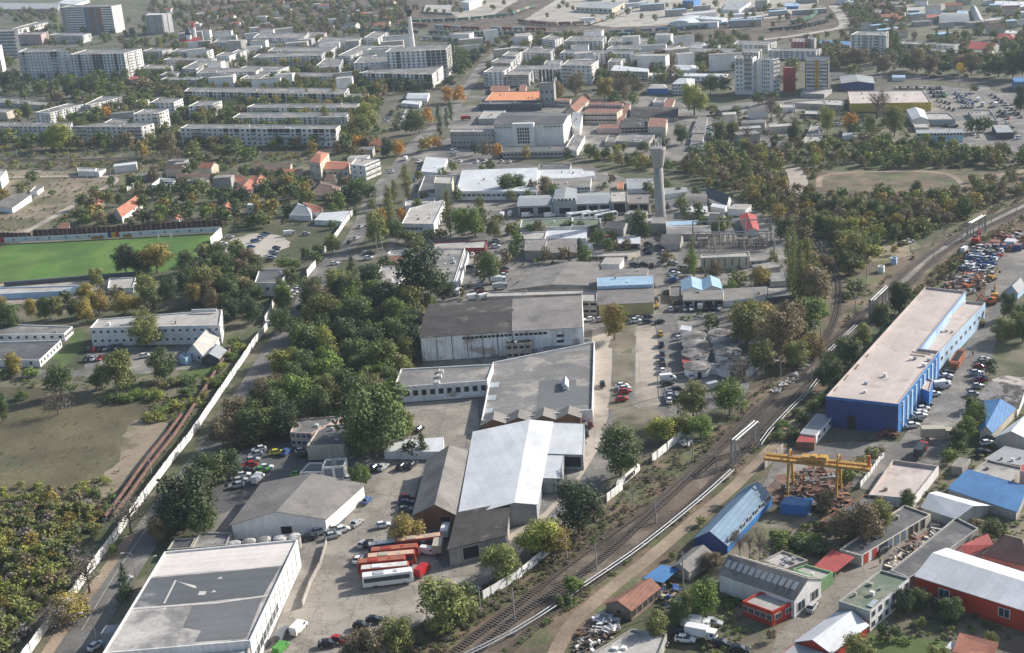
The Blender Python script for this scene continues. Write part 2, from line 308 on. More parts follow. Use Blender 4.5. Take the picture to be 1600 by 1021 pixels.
def B(name, label, cat, pts, hp, wall='gy', roof='bit', kind='flat', rh=2.0, ax=1, rf=.5, win=(), vents=None, h=None, over=.35, group=None, par=.45, world=None, key=None, posts=False):
    pts = PT(pts) if isinstance(pts, str) else pts
    if h is None: h = max(2.2, hgt(pts[0], hp))
    Wp = [G(p, h) for p in pts]; c = sum(Wp, Vector()) / len(Wp); a = math.atan2(Wp[1].y - Wp[0].y, Wp[1].x - Wp[0].x)
    root = thing(name, label, cat, (c.x, c.y, 0), a, group); ca, sa = math.cos(-a), math.sin(-a)
    P = [Vector(((p.x - c.x) * ca - (p.y - c.y) * sa, (p.x - c.x) * sa + (p.y - c.y) * ca)) for p in Wp]; foot(Wp)
    wm, rm = W_[wall], R_[roof]; mb = MB(); n = len(P)
    if par == .45 and kind == 'flat' and roof in ('gm', 'lbm', 'bm', 'rm', 'cs', 'dcs', 'wm', 'tile', 'rust', 'spot'): par = .06
    if posts:
        for i, p in enumerate(inset(P, .3)): q = MB(); q.box(p.x - .1, p.x + .1, p.y - .1, p.y + .1, 0, h - .05); q.obj('post', METAL, root)
    elif kind == 'flat':
        I = inset(P, .28 if par > .1 else .12)
        mb.prism(P, -.3, h, 0, top=False)
        for i in range(n):
            j = (i + 1) % n; mb.face([(*P[i], h), (*P[j], h), (*I[j], h), (*I[i], h)], 1); mb.face([(*I[i], h), (*I[j], h), (*I[j], h - par), (*I[i], h - par)], 1)
        mb.obj('wall', [wm, R_['pk'] if roof == 'pk' else wm], root)
    else: mb.prism(P, -.3, h, 0, top=False)
    rb = MB()
    if kind == 'flat':
        if posts: rb.prism(P, h - .12, h, 0, bot=True)
        else: I2 = inset(P, .275 if par > .1 else .115); rb.face([(*p, h - par + .01) for p in I2])
        ro = rb.obj('roof', rm, root); ztop = h - par
        nv = vents if vents is not None else (0 if posts else min(8, int((P[1] - P[0]).length * (P[2] - P[1]).length / 160)))
        for i in range(nv):
            s_, t_ = random.uniform(.12, .88), random.uniform(.15, .85); p = (P[0] * (1 - s_) + P[1] * s_) * (1 - t_) + (P[3] * (1 - s_) + P[2] * s_) * t_
            v = MB(); q = random.uniform(.25, .55); hh = random.uniform(.4, 1.0); v.box(p.x - q, p.x + q, p.y - q * .7, p.y + q * .7, ztop, ztop + hh); v.box(p.x - q - .1, p.x + q + .1, p.y - q * .7 - .1, p.y + q * .7 + .1, ztop + hh, ztop + hh + .1)
            v.obj('roof_vent', random.choice([W_['cn'], W_['wh'], METAL]), ro)
    elif kind in ('gable', 'hip', 'barrel', 'shed'):
        Q = P if ax == 0 else [P[1], P[2], P[3], P[0]]     # gable ends are edges 0 and 2 of Q
        A, Bq, Cq, D = Q; r0 = A.lerp(Bq, rf); r1 = D.lerp(Cq, rf)
        if kind == 'hip': r0, r1 = r0.lerp(r1, .28), r1.lerp(r0, .28)
        def prof(a_, b_, r_):
            if kind == 'barrel': return [(a_.lerp(b_, t), h + rh * math.sin(math.pi * t)) for t in [i / 10 for i in range(11)]]
            if kind == 'shed': return [(a_, h), (b_, h + rh)]
            return [(a_, h), (r_, h + rh), (b_, h)]
        p0, p1 = prof(A, Bq, r0), prof(D, Cq, r1)
        if kind != 'hip':
            for pr in (p0, p1[::-1]):
                if kind == 'shed': continue
                mb.face([(*q, z) for q, z in [pr[0], pr[-1]] + list(reversed(pr[1:-1]))])
        if kind == 'shed': mb.prism([A, Bq, Cq, D], h - .01, [h, h + rh, h + rh, h], top=False)
        mb.obj('wall', wm, root)
        ax_d = (r1 - r0).normalized() * over if kind != 'hip' else Vector((0, 0))
        cr = (Bq - A).normalized() * over; th = .14
        def ext(pr, s_):
            o = []
            for i, (q, z) in enumerate(pr):
                e = Vector((0, 0)) ; dz = 0
                if i == 0: e = -cr; dz = -(pr[1][1] - pr[0][1]) * over / max(.5, (pr[1][0] - pr[0][0]).length)
                if i == len(pr) - 1: e = cr; dz = (pr[-1][1] - pr[-2][1]) * over / max(.5, (pr[-1][0] - pr[-2][0]).length)
                o.append((q + e + ax_d * s_, z + dz + .03))
            return o
        e0, e1 = ext(p0, -1), ext(p1, 1)
        for i in range(len(e0) - 1):
            a0, a1, b0, b1 = e0[i], e0[i + 1], e1[i], e1[i + 1]
            rb.face([(*a0[0], a0[1] + th), (*a1[0], a1[1] + th), (*b1[0], b1[1] + th), (*b0[0], b0[1] + th)])
            rb.face([(*b0[0], b0[1]), (*b1[0], b1[1]), (*a1[0], a1[1]), (*a0[0], a0[1])])
            rb.face([(*a0[0], a0[1]), (*a1[0], a1[1]), (*a1[0], a1[1] + th), (*a0[0], a0[1] + th)]); rb.face([(*b1[0], b1[1]), (*b0[0], b0[1]), (*b0[0], b0[1] + th), (*b1[0], b1[1] + th)])
        for k in (0, -1): rb.face([(*e0[k][0], e0[k][1]), (*e0[k][0], e0[k][1] + th), (*e1[k][0], e1[k][1] + th), (*e1[k][0], e1[k][1])])
        if kind == 'hip':
            for pr, q in ((e0, r0), (e1, r1)): rb.face([(*pr[0][0], pr[0][1] + th), (*pr[1][0], pr[1][1] + th), (*pr[2][0], pr[2][1] + th)])
        ro = rb.obj('roof', rm, root)
        if vents:
            for i in range(vents):
                s_ = random.uniform(.2, .8); p = r0.lerp(r1, s_) + cr * random.choice([-2.5, 2.5]); v = MB(); v.box(p.x - .3, p.x + .3, p.y - .3, p.y + .3, h + rh * .3, h + rh + .7); v.obj('chimney', W_['br'], ro)
    for wspec in win: facade(root, P, wspec[0], h, *wspec[1:4 + 0], **(wspec[4] if len(wspec) > 4 else {}))
    root['_h'] = h
    BL[key or name] = (root, P, h)
    return root, P, h
ROWN = {}
def AP(row, pts, hp, rows=4, tone='grey', wall='ap', roof='bit', rcols=None, h=None, name='apartment_block'):
    pts = PT(pts); root, P, h = B(name, '', 'apartment block', pts, hp, wall, roof, vents=None, group='apartment blocks of the housing estate', h=h)
    pend(root, '%s %s-storey block' % (tone, ['', 'one', 'two', 'three', 'four', 'five', 'six', 'seven', 'eight', 'nine', 'ten', 'eleven', 'twelve'][rows]), row, 'apartment block', 'apartment blocks of the housing estate')
    L0 = (P[1] - P[0]).length; L1 = (P[2] - P[1]).length; c0 = max(3, int(L0 / 4.2)); c1 = max(1, int(L1 / 4.5))
    cap1 = min(40, rows * c1)
    facade(root, P, 1, h, rows, c1, 1.5, 1.4, 'flat' if L1 > 9 else 'window')
    facade(root, P, 0, h, rows, c0, 1.7, 1.5, 'flat', cap=100)
    return root, P, h
def fence(name, label, cat, pts, h, mat, step=2.5, thick=.12, post=True, pz=.15, wob=0.0, postmat=None, real=False):
    P = [G(p, 0) for p in PT(pts)]; root = thing(name, label, cat, P[0]); o = P[0]; mb = MB(); pb = mb
    for a, b in zip(P, P[1:]):
        L = (b - a).length; k = max(1, round(L / step)); ang = math.atan2(b.y - a.y, b.x - a.x)
        for i in range(k):
            q = a.lerp(b, i / k) - o; hh = h + random.uniform(-wob, wob); T = Matrix.Translation(q) @ Matrix.Rotation(ang + random.uniform(-.015, .015) * (wob > 0), 4, 'Z') @ Matrix.Rotation(random.uniform(-.04, .04) * (wob > 0), 4, 'X')
            mb.box(.08, L / k - .02, -thick / 2, thick / 2, 0, hh, 0, T)
            if post: pb.box(-.1, .1, -.12, .12, 0, hh + pz, 1, T)
    mb.obj('panel', [mat, postmat or W_['cn']], root)
    return root
# ---------------------------------------------------------------- trees
def leafmat(key, c, v=.26, trans=.2):
    if key in MC: return MC[key]
    m = bpy.data.materials.new(key); m.use_nodes = True; n = m.node_tree.nodes; L = m.node_tree.links; b = n['Principled BSDF']; b.inputs['Roughness'].default_value = .75
    ge = n.new('ShaderNodeNewGeometry'); oi = n.new('ShaderNodeObjectInfo'); tc = n.new('ShaderNodeTexCoord'); no = n.new('ShaderNodeTexNoise'); no.inputs['Scale'].default_value = 3.0; no.inputs['Detail'].default_value = 3
    ad = n.new('ShaderNodeVectorMath'); L.new(tc.outputs['Object'], ad.inputs[0]); L.new(oi.outputs['Random'], ad.inputs[1]); L.new(ad.outputs[0], no.inputs['Vector'])
    def mr(o, a, z, x=0., y=1.):
        r = n.new('ShaderNodeMapRange'); r.inputs[1].default_value = x; r.inputs[2].default_value = y; r.inputs[3].default_value = a; r.inputs[4].default_value = z; L.new(o, r.inputs[0]); return r.outputs[0]
    def mu(a, c_):
        t = n.new('ShaderNodeMath'); t.operation = 'MULTIPLY'; L.new(a, t.inputs[0]); L.new(c_, t.inputs[1]); return t.outputs[0]
    f = mu(mu(mr(ge.outputs['Random Per Island'], 1 - v, 1 + v), mr(oi.outputs['Random'], .82, 1.2)), mr(no.outputs['Fac'], .7, 1.35, .35, .65))
    hs = n.new('ShaderNodeHueSaturation'); hs.inputs['Color'].default_value = (*c, 1)
    L.new(mr(oi.outputs['Random'], .492, .506), hs.inputs['Hue']); L.new(f, hs.inputs['Value']); L.new(hs.outputs[0], b.inputs['Base Color'])
    tr = n.new('ShaderNodeBsdfTranslucent'); L.new(hs.outputs[0], tr.inputs[0]); mx = n.new('ShaderNodeMixShader'); mx.inputs[0].default_value = trans; L.new(b.outputs[0], mx.inputs[1]); L.new(tr.outputs[0], mx.inputs[2]); L.new(mx.outputs[0], n['Material Output'].inputs[0])
    MC[key] = m; return m
LEAF = dict(g=leafmat('leaf_dark_green', (0.106, 0.142, 0.045)), o=leafmat('leaf_olive', (0.192, 0.208, 0.061)), l=leafmat('leaf_light_green', (0.264, 0.284, 0.055)), y=leafmat('leaf_yellow', (0.507, 0.274, 0.035)), m=leafmat('leaf_mustard', (0.304, 0.243, 0.061)),
            b=leafmat('leaf_brown', (0.208, 0.168, 0.091)), f=leafmat('leaf_fresh_green', (0.142, 0.203, 0.039)), d=leafmat('leaf_deep_green', (0.063, 0.091, 0.040)), t=leafmat('twig_grey', (0.236, 0.206, 0.177), .25, .1))
LNAME = dict(g='dark green', o='olive green', l='yellow-green', y='orange-yellow', m='mustard-tinged', b='brownish', f='bright green', d='deep green', t='bare grey')
BARK = surf('bark', (.13, .10, .075), .3, 1, 4)
def quad(V, Fc, p, nrm, s, rnd):
    x = nrm.orthogonal().normalized(); a = rnd.uniform(0, 6.28); y = nrm.cross(x); u = x * math.cos(a) + y * math.sin(a); v = nrm.cross(u); i = len(V); k = rnd.uniform(.6, 1.3)
    for e, g in ((-1, -.6), (.2, -1), (1, .3), (-.1, 1)): V.append(tuple(p + u * s * e + v * s * k * g))
    Fc.append((i, i + 1, i + 2, i + 3))
def crown(seed, kind, n=1900, ls=.034):
    rnd = random.Random(seed); V = []; Fc = []; lob = []
    def rv():
        while True:
            q = Vector((rnd.uniform(-1, 1), rnd.uniform(-1, 1), rnd.uniform(-1, 1)))
            if .05 < q.length < 1: return q
    if kind == 'pop':
        for i in range(22):
            z = .1 + .86 * i / 21; r = .5 * (math.sin(math.pi * (.12 + .82 * i / 21)) ** .7); q = rv(); lob.append((Vector((q.x * r * .5, q.y * r * .5, z)), max(.16, r * .62), .085))
    elif kind == 'con':
        for i in range(16):
            z = .1 + .85 * i / 15; r = .5 * (1 - i / 16) + .06; q = rv(); lob.append((Vector((q.x * r * .5, q.y * r * .5, z)), max(.07, r * .7), .1))
    elif kind == 'bush':
        for i in range(12):
            a = rnd.uniform(0, 6.28); r = .36 * math.sqrt(rnd.random()); q = rnd.uniform(.16, .27); lob.append((Vector((r * math.cos(a), r * math.sin(a), rnd.uniform(.15, .62))), q, q * 1.15))
    else:
        for i in range(24):
            a = i * 2.4 + rnd.uniform(-.5, .5); t = rnd.random(); z = .20 + .64 * t; r = .37 * math.sqrt(max(.03, 1 - ((z - .46) / .50) ** 2)) * rnd.uniform(.4, 1.0); q = rnd.uniform(.13, .215)
            lob.append((Vector((r * math.cos(a), r * math.sin(a), z)), q, q * .82))
        lob.append((Vector((0, 0, .52)), .32, .34))
    sparse = kind == 'bare'
    tot = sum(l[1] * l[2] for l in lob)
    for c, rx, rz in lob:
        for k in range(int(n * rx * rz / tot)):
            d = rv().normalized(); q = rnd.uniform(.62, 1.12) if rnd.random() < .8 else rnd.uniform(.2, .6); p = c + Vector((d.x * rx, d.y * rx, d.z * rz)) * q
            if p.z < .02: continue
            nn = (d * .9 + rv() * .8 + Vector((0, 0, .25))).normalized(); quad(V, Fc, p, nn, ls * rnd.uniform(.5, 1.15) * (.45 if sparse else 1), rnd)
    return V, Fc
def trunk(seed, kind):
    rnd = random.Random(seed * 7 + 1); mb = MB(); top = .9 if kind == 'pop' else .62
    if kind == 'bush': top = .3
    mb.tube((0, 0, -.01), (.01, .01, top * .5), .026, .018, 7); mb.tube((.01, .01, top * .5), (.0, .02, top), .018, .007, 6)
    k = 26 if kind == 'bare' else 6
    for i in range(k):
        a = i * 2.4; z = top * rnd.uniform(.35, .9); r = rnd.uniform(.2, .4) * (.3 if kind == 'pop' else 1); e = Vector((r * math.cos(a), r * math.sin(a), min(.93, z + rnd.uniform(.15, .33))))
        s = Vector((.01, .01, z)); m_ = s.lerp(e, .5) + Vector((0, 0, .03)); mb.tube(s, m_, .011, .007, 5, 0, False); mb.tube(m_, e, .007, .002, 4, 0, False)
        if kind == 'bare':
            for j in range(5):
                q = m_.lerp(e, rnd.random()); mb.tube(q, q + Vector((rnd.uniform(-.12, .12), rnd.uniform(-.12, .12), rnd.uniform(.03, .14))), .004, .0015, 3, 0, False)
    return mb.mesh('trunk', [BARK])
PROTO = {}
def protos(kind, cnt, n, ls):
    for i in range(cnt):
        V, Fc = crown(100 * hash_(kind) + i, kind, n, ls); me = bpy.data.meshes.new('crown'); me.from_pydata(V, [], Fc); me.materials.append(LEAF['g'])
        PROTO.setdefault(kind, []).append((me, trunk(i + 3, kind), V, Fc))
def hash_(s): return sum(ord(c) for c in s)
protos('round', 9, 4200, .0245); protos('pop', 3, 1600, .026); protos('bush', 5, 900, .05); protos('bare', 3, 1000, .03); protos('con', 2, 1500, .03)
LOWV = [crown(900 + i, 'round', 420, .062) for i in range(5)]; LOWB = [crown(950 + i, 'bush', 300, .07) for i in range(5)]
TREES = []        # (x, y, height, width, shape, colour, place)
SHAPE = dict(p='pop', t='bare', c='con', s='bush')
def T(x, y, hp, wp, col, place, shape='round'):
    """x,y: foot of the tree in picture units, hp/wp: crown height and width in the same units"""
    P = G((x, y)); s = spx(P); u = OS; h = hp * u / (s * .93); TREES.append((P.x, P.y, h, wp * u / s * 1.1, shape, col, place))
def TS(poly, n, h0, h1, cols, place, shape='round', asp=(.75, 1.05), gap=.62, avoid=True, yards=True):
    P = [G(p) for p in PT(poly)]; xs = [p.x for p in P]; ys = [p.y for p in P]; got = []; tr = 0; PP = [(p.x, p.y) for p in P]
    # sample evenly over the picture rather than over the land
    U = PT(poly); us = [p[0] for p in U]; vs = [p[1] for p in U]
    while len(got) < n and tr < n * 30:
        tr += 1; u, v = random.uniform(min(us), max(us)), random.uniform(min(vs), max(vs))
        if not inpoly(u, v, U): continue
        p = G((u, v)); h = random.uniform(h0, h1); wd = h * random.uniform(*asp)
        if avoid and blocked(p.x, p.y, wd * .2, yards): continue
        if any((p.x - a) ** 2 + (p.y - b) ** 2 < (gap * .5 * (wd + c)) ** 2 for a, b, c in got): continue
        got.append((p.x, p.y, wd)); TREES.append((p.x, p.y, h, wd, shape, random.choice(cols), place))
def place_trees(limit=300):
    def size(t): return spx((t[0], t[1], 0)) * t[2]
    kinds = {}
    for t in TREES: kinds.setdefault({'round': 'tree', 'pop': 'poplar_tree', 'bush': 'shrub', 'bare': 'bare_tree', 'con': 'conifer_tree'}[t[4]], []).append(t)
    for kn, L in kinds.items():
        L.sort(key=size, reverse=True)
        for i, t in enumerate(L[:limit]):
            x, y, h, wd, sh, c, place = t; me, tk, _, _ = PROTO[sh][(i * 7 + int(x * 3)) % len(PROTO[sh])]
            r = bpy.data.objects.new(kn, None); COL.objects.link(r); r.location = (x, y, 0); r.rotation_euler = (0, 0, random.uniform(0, 6.28)); r.scale = (wd * random.uniform(.92, 1.08), wd, h); r.empty_display_size = .1
            cr = link('crown', me, r); cr.material_slots[0].link = 'OBJECT'; cr.material_slots[0].material = LEAF[c]
            link('trunk', tk, r)
            word = {'tree': 'tree', 'poplar_tree': 'tall narrow poplar', 'shrub': 'low shrub', 'bare_tree': 'leafless tree', 'conifer_tree': 'pointed conifer'}[kn]
            pend(r, ('%s %s' % (LNAME[c], word)) if kn != 'bare_tree' else word, place, 'shrub' if kn == 'shrub' else 'tree', word + 's ' + place)
        rest = L[limit:]
        if rest:
            src = LOWB if kn == 'shrub' else LOWV; V = []; Fc = []; mi = []; keys = list(LEAF)
            for t in rest:
                x, y, h, wd, sh, c, _ = t; v0, f0 = random.choice(src); a = random.uniform(0, 6.28); ca, sa = math.cos(a) * wd, math.sin(a) * wd; b = len(V)
                V += [(x + p[0] * ca - p[1] * sa, y + p[0] * sa + p[1] * ca, p[2] * h) for p in v0]; Fc += [tuple(b + k for k in f) for f in f0]; mi += [keys.index(c)] * len(f0)
            me = bpy.data.meshes.new('distant_trees'); me.from_pydata(V, [], Fc)
            for k in keys: me.materials.append(LEAF[k])
            me.polygons.foreach_set('material_index', mi); o = link('distant_' + kn + 's', me); tag(o, 'mass of small distant %ss between the far blocks and yards' % kn.replace('_', ' '), kn.replace('_', ' ')); o['kind'] = 'stuff'
def SCRUB(name, label, poly, n, h0, h1, cols, asp=1.3, cat='undergrowth', yards=True):
    U = PT(poly); us = [p[0] for p in U]; vs = [p[1] for p in U]; V = []; Fc = []; mi = []; tr = 0; k0 = 0; cs = list(dict.fromkeys(cols))
    while k0 < n and tr < n * 12:
        tr += 1; u, v = random.uniform(min(us), max(us)), random.uniform(min(vs), max(vs))
        if not inpoly(u, v, U): continue
        p = G((u, v))
        if blocked(p.x, p.y, .6, yards): continue
        k0 += 1; h = random.uniform(h0, h1); wd = h * asp * random.uniform(.7, 1.4); v0, f0 = random.choice(LOWB); a = random.uniform(0, 6.28); ca, sa = math.cos(a) * wd, math.sin(a) * wd; b = len(V)
        V += [(p.x + q[0] * ca - q[1] * sa, p.y + q[0] * sa + q[1] * ca, q[2] * h) for q in v0]; Fc += [tuple(b + k for k in f) for f in f0]; mi += [cs.index(random.choice(cols))] * len(f0)
    me = bpy.data.meshes.new(name); me.from_pydata(V, [], Fc)
    for c in cs: me.materials.append(LEAF[c])
    me.polygons.foreach_set('material_index', mi); o = link(name, me); tag(o, label, cat); o['kind'] = 'stuff'
# ---------------------------------------------------------------- vehicles
def carmeshes(kind):
    b = MB(); g = MB()
    if kind == 'car':
        b.loft([(-2.15, .70, .68, .35, .78), (-2.05, .84, .76, .22, .95), (-1.2, .88, .80, .2, .98), (.75, .88, .80, .2, .95), (1.6, .86, .74, .22, .80), (2.1, .76, .62, .3, .66), (2.18, .6, .5, .36, .5)])
        g.loft([(-1.75, .76, .70, .9, .96), (-1.25, .76, .58, .9, 1.42), (.25, .76, .58, .9, 1.44), (1.05, .76, .72, .88, .94)]); b.box(-1.22, .22, -.57, .57, 1.42, 1.47)
        b.box(-.38, -.30, -.77, .77, .9, 1.36); wx, wr = (1.35, -1.3), .32; hl = (2.1, .6, .62); tl = (-2.12, .62, .8)
    elif kind == 'van':
        b.loft([(-2.7, .92, .86, .35, 2.1), (-2.65, .97, .88, .3, 2.25), (1.1, .97, .88, .3, 2.25), (1.75, .96, .80, .3, 1.45), (2.55, .9, .74, .3, 1.05), (2.68, .8, .6, .4, .8)])
        g.loft([(1.12, .955, .80, 1.3, 2.15), (1.80, .90, .76, 1.3, 1.44)]); g.box(.5, 1.3, -.985, .985, 1.25, 1.8); wx, wr = (1.75, -1.75), .35; hl = (2.6, .68, .85); tl = (-2.69, .8, 1.0)
    elif kind == 'truck':
        b.box(1.9, 3.9, -1.2, 1.2, .6, 2.7); b.box(-4, 1.7, -1.25, 1.25, 1.0, 3.3, 1); b.box(-4, 3.8, -.45, .45, .55, .95, 2)
        g.box(3.3, 3.94, -1.1, 1.1, 1.55, 2.4); g.box(2.6, 3.4, -1.22, 1.22, 1.55, 2.35); wx, wr = (2.9, -2.6), .5; hl = (3.9, .95, .9); tl = (-4.0, 1.0, .9)
    elif kind == 'bus':
        b.loft([(-5.95, 1.18, 1.1, .45, 3.0), (-5.85, 1.26, 1.16, .35, 3.2), (5.6, 1.26, 1.16, .35, 3.2), (5.85, 1.22, 1.1, .35, 2.9), (5.98, 1.15, .95, .4, 1.4)])
        b.box(-3.2, -.8, -.85, .85, 3.2, 3.38, 1); b.box(1.5, 2.4, -.5, .5, 3.2, 3.3, 1)
        g.box(-5.6, 5.2, -1.275, 1.275, 1.55, 2.65); g.box(5.5, 5.93, -1.1, 1.1, 1.35, 2.75); wx, wr = (3.9, -3.1), .5; hl = (5.96, .9, .75); tl = (-5.95, 1.0, 1.0)
    wh = MB(); wh.tube((0, -.12, 0), (0, .12, 0), wr, None, 14, 0); wh.tube((0, -.13, 0), (0, .13, 0), wr * .55, None, 10, 1)
    hm = MB(); hm.box(-.05, .05, -.16, .16, -.08, .08)
    mats = {'car': [PAINT['w']], 'van': [PAINT['w']], 'truck': [PAINT['w'], PAINT['w'], BLACK], 'bus': [PAINT['w'], PAINT['s']]}[kind]
    return b.mesh('body', mats), g.mesh('windows', [GLASS]), wh.mesh('wheel', [TYRE, METAL]), hm.mesh('headlight', [LAMPM]), hm.mesh('tail_light', [TAILM]), wx, wr, hl, tl, {'car': .86, 'van': .9, 'truck': 1.1, 'bus': 1.16}[kind]
CARS = []
CM = {k: carmeshes(k) for k in ('car', 'van', 'truck', 'bus')}
def V(x, y, c, ang, place, kind='car', label=None, sc=1.0, z=0.0, box=None, word=None, group=None):
    body, gl, wh, hm, tm, wx, wr, hl, tl, wy = CM[kind]; P = G((x, y)); a = math.radians(ang) + random.uniform(-.05, .05)
    r = bpy.data.objects.new({'car': ('wrecked_car' if word else 'parked_car'), 'van': 'van', 'truck': 'box_truck', 'bus': 'coach'}[kind], None); COL.objects.link(r); r.location = (P.x, P.y, z + .01); r.rotation_euler = (0, 0, a)
    k = sc * (random.uniform(.94, 1.06) if kind == 'car' else 1); hz = random.choice([1, 1, 1, 1.13]) if kind == 'car' else 1; r.scale = (k, k * .98, k * hz)
    b = link('body', body, r); b.material_slots[0].link = 'OBJECT'; b.material_slots[0].material = PAINT[c]
    if box and kind in ('truck', 'bus'): b.material_slots[1].link = 'OBJECT'; b.material_slots[1].material = PAINT[box]
    link('windows', gl, r); s = spx(P)
    for x_ in wx:
        for y_ in (-wy, wy): link('wheel', wh, r, Matrix.Translation((x_, y_ * .93, wr)))
    if s > 2.6:
        for y_ in (-1, 1): link('headlight', hm, r, Matrix.Translation((hl[0], hl[1] * y_, hl[2]))); link('tail_light', tm, r, Matrix.Translation((tl[0], tl[1] * y_, tl[2])))
    if kind == 'car' and not word and not label: CARS.append((s, r, c, k))
    wd = word or {'car': 'car', 'van': 'van', 'truck': 'box truck', 'bus': 'coach'}[kind]
    if label: tag(r, label, wd, group)
    else: pend(r, PNAME[c] + ' ' + wd, place, wd, group or (wd + 's ' + place))
    return r
def ROW(x0, y0, x1, y1, ang, cols, place, kind='car', jit=1.0):
    n = len(cols)
    for i, c in enumerate(cols):
        if c == '.': continue
        t = i / max(1, n - 1); V(x0 + (x1 - x0) * t + random.uniform(-jit, jit), y0 + (y1 - y0) * t + random.uniform(-jit, jit) * .4, c, ang + random.choice([0, 0, 180]), place, kind)
# ---------------------------------------------------------------- street furniture
def POLE(x, y, hp, label, kind='mast', side=1, group=None, place=None):
    P = G((x, y)); h = hp * OS / (spx(P) * .93); nm = {'mast': 'catenary_mast', 'lamp': 'street_lamp', 'pole': 'utility_pole'}[kind]
    cat = {'mast': 'mast', 'lamp': 'street lamp', 'pole': 'pole'}[kind]
    r = thing(nm, label or '', cat, (P.x, P.y, 0), random.uniform(-.2, .2)); m = MB()
    if kind == 'lamp':
        m.tube((0, 0, 0), (0, 0, h - .6), .11, .07, 8); m.tube((0, 0, h - .6), (-.5 * side, 0, h - .1), .06, .05, 6); m.tube((-.5 * side, 0, h - .1), (-1.7 * side, 0, h), .05, .04, 6); m.obj('pole', METAL, r)
        q = MB(); q.box(-2.5 * side - .05, -1.7 * side, -.16, .16, h - .05, h + .1); q.obj('lamp_head', plain('lamp_head_grey', (.6, .6, .6)), r)
    else:
        m.tube((0, 0, 0), (0, 0, h), .2, .12, 8); m.obj('pole', POLE_M, r)
        q = MB()
        if kind == 'mast': q.tube((0, 0, h * .8), (2.6 * side, 0, h * .92), .05, .04, 5); q.tube((0, 0, h * .93), (2.6 * side, 0, h * .92), .035, .03, 5); q.obj('bracket', METAL, r); i = MB(); i.tube((2.5 * side, 0, h * .92), (2.5 * side, 0, h * .84), .08, .08, 6); i.obj('insulator', plain('insulator_brown', (.2, .09, .05)), r)
        else: q.box(-.7, .7, -.05, .05, h - .5, h - .38); q.box(-.5, .5, -.05, .05, h - 1.3, h - 1.2); q.obj('crossarm', METAL, r)
    if not label: pend(r, {'mast': 'grey overhead-line mast', 'lamp': 'curved-arm street lamp', 'pole': 'grey utility pole'}[kind], place, cat, {'mast': 'overhead line masts ', 'lamp': 'street lamps ', 'pole': 'utility poles '}[kind] + place)
    return r
POLE_M = POLE_ = surf('pole_concrete_weathered', (.36, .34, .31), .15, .5, 3)
# ---------------------------------------------------------------- ground
GM = dict(
 base=surf('ground_mixed', (.15, .135, .09), .35, .03, .7, .95, patch=.6, patchcol=(.08, .092, .042)), grass=surf('pitch_grass', (.068, .155, .020), .25, .05, 1.2, .9, patch=.5, patchcol=(.095, .175, .028), seam=7, sax='X'), field=surf('field_stubble', (.122, .107, .056), .35, .04, .9, .95, patch=.35, patchcol=(.085, .088, .045)),
 tan=surf('bare_earth_tan', (.27, .22, .155), .25, .03, .4, .95, patch=.5, patchcol=(.15, .14, .075)), asph=surf('asphalt', (.165, .158, .146), .3, .06, 1.1, .9, patch=.4, patchcol=(.26, .24, .21), crack=.3), asd=surf('asphalt_dark', (.095, .095, .095), .15, .05, .6, .9, crack=.2),
 yard=surf('yard_concrete', (.36, .325, .275), .15, .04, .5, .9, slab=6, patch=.5, patchcol=(.25, .225, .19), crack=.4), cons=surf('concrete_pale', (.43, .375, .31), .16, .05, .6, .9, slab=5, patch=.2, patchcol=(.30, .26, .21)),
 ball=surf('railway_ballast', (.105, .080, .060), .6, .08, 1.4, .95, patch=.35, patchcol=(.16, .13, .10)), brush=surf('rail_verge', (.165, .12, .08), .45, .08, 1.2, .95, patch=.5, patchcol=(.11, .115, .05)), dirt=surf('dirt_track', (.29, .225, .16), .3, .08, 1.2, .95, patch=.3, patchcol=(.24, .19, .13)), scrap=surf('scrapyard_earth', (.095, .07, .055), .35, .2, 1.5, .95, patch=.5, patchcol=(.2, .12, .08)),
 weed=surf('weeds_dry', (.21, .18, .13), .35, .08, 1.3, .95, patch=.45, patchcol=(.12, .12, .065)), city=surf('estate_ground', (.125, .12, .09), .25, .03, .4, .95, patch=.55, patchcol=(.10, .10, .055)), pale=surf('gravel_pale', (.40, .37, .32), .14, .02, .3, .95, patch=.3, patchcol=(.3, .27, .22)),
 lawn=surf('lawn', (.08, .12, .03), .25, .1, 1, .95), red=surf('field_red', (.24, .15, .12), .2, .05, .5), wood=surf('woodland_floor', (.10, .085, .05), .3, .06, .6, .95, patch=.5, patchcol=(.06, .065, .03)))
g = MB(); g.face([(-3200, -200, -.345), (3200, -200, -.345), (3200, 7000, -.345), (-3200, 7000, -.345)]); o = g.obj('ground', GM['base']); o['kind'] = 'structure'
full()
sheet('estate_ground', '-100,205 300,190 620,200 700,215 760,120 1140,150 1600,190 1700,60 -100,10', GM['city'])
sheet('gravel_lot', '345,398 362,372 395,364 450,368 452,385 425,398 385,402', GM['pale'], True)
sheet('rail_yard_ground', '330,62 620,40 800,62 1200,70 1330,45 1330,-40 300,-20', GM['ball'])
sheet('freight_yard', '820,30 900,-20 1280,-25 1270,20 1140,36 960,42', GM['pale'])
sheet('freight_yard', '700,18 790,-10 830,-12 760,30 720,30', GM['pale'])
sheet('gravel_lot', '1405,8 1480,6 1460,36 1410,34', GM['pale'])
sheet('empty_lot', '-60,262 180,270 215,262 205,292 30,368 -60,372', GM['tan'])
sheet('field', '-80,640 -80,600 60,605 230,622 283,632 282,642 240,690 205,730 175,765 60,780 -80,800', GM['field'])
sheet('field_edge', '210,655 262,660 262,690 215,735 165,775 120,778 175,730', GM['tan'])
sheet('football_pitch', '-60,405 12,382 346,366 326,392 296,416 215,431 0,441 -60,446', GM['grass'], True)
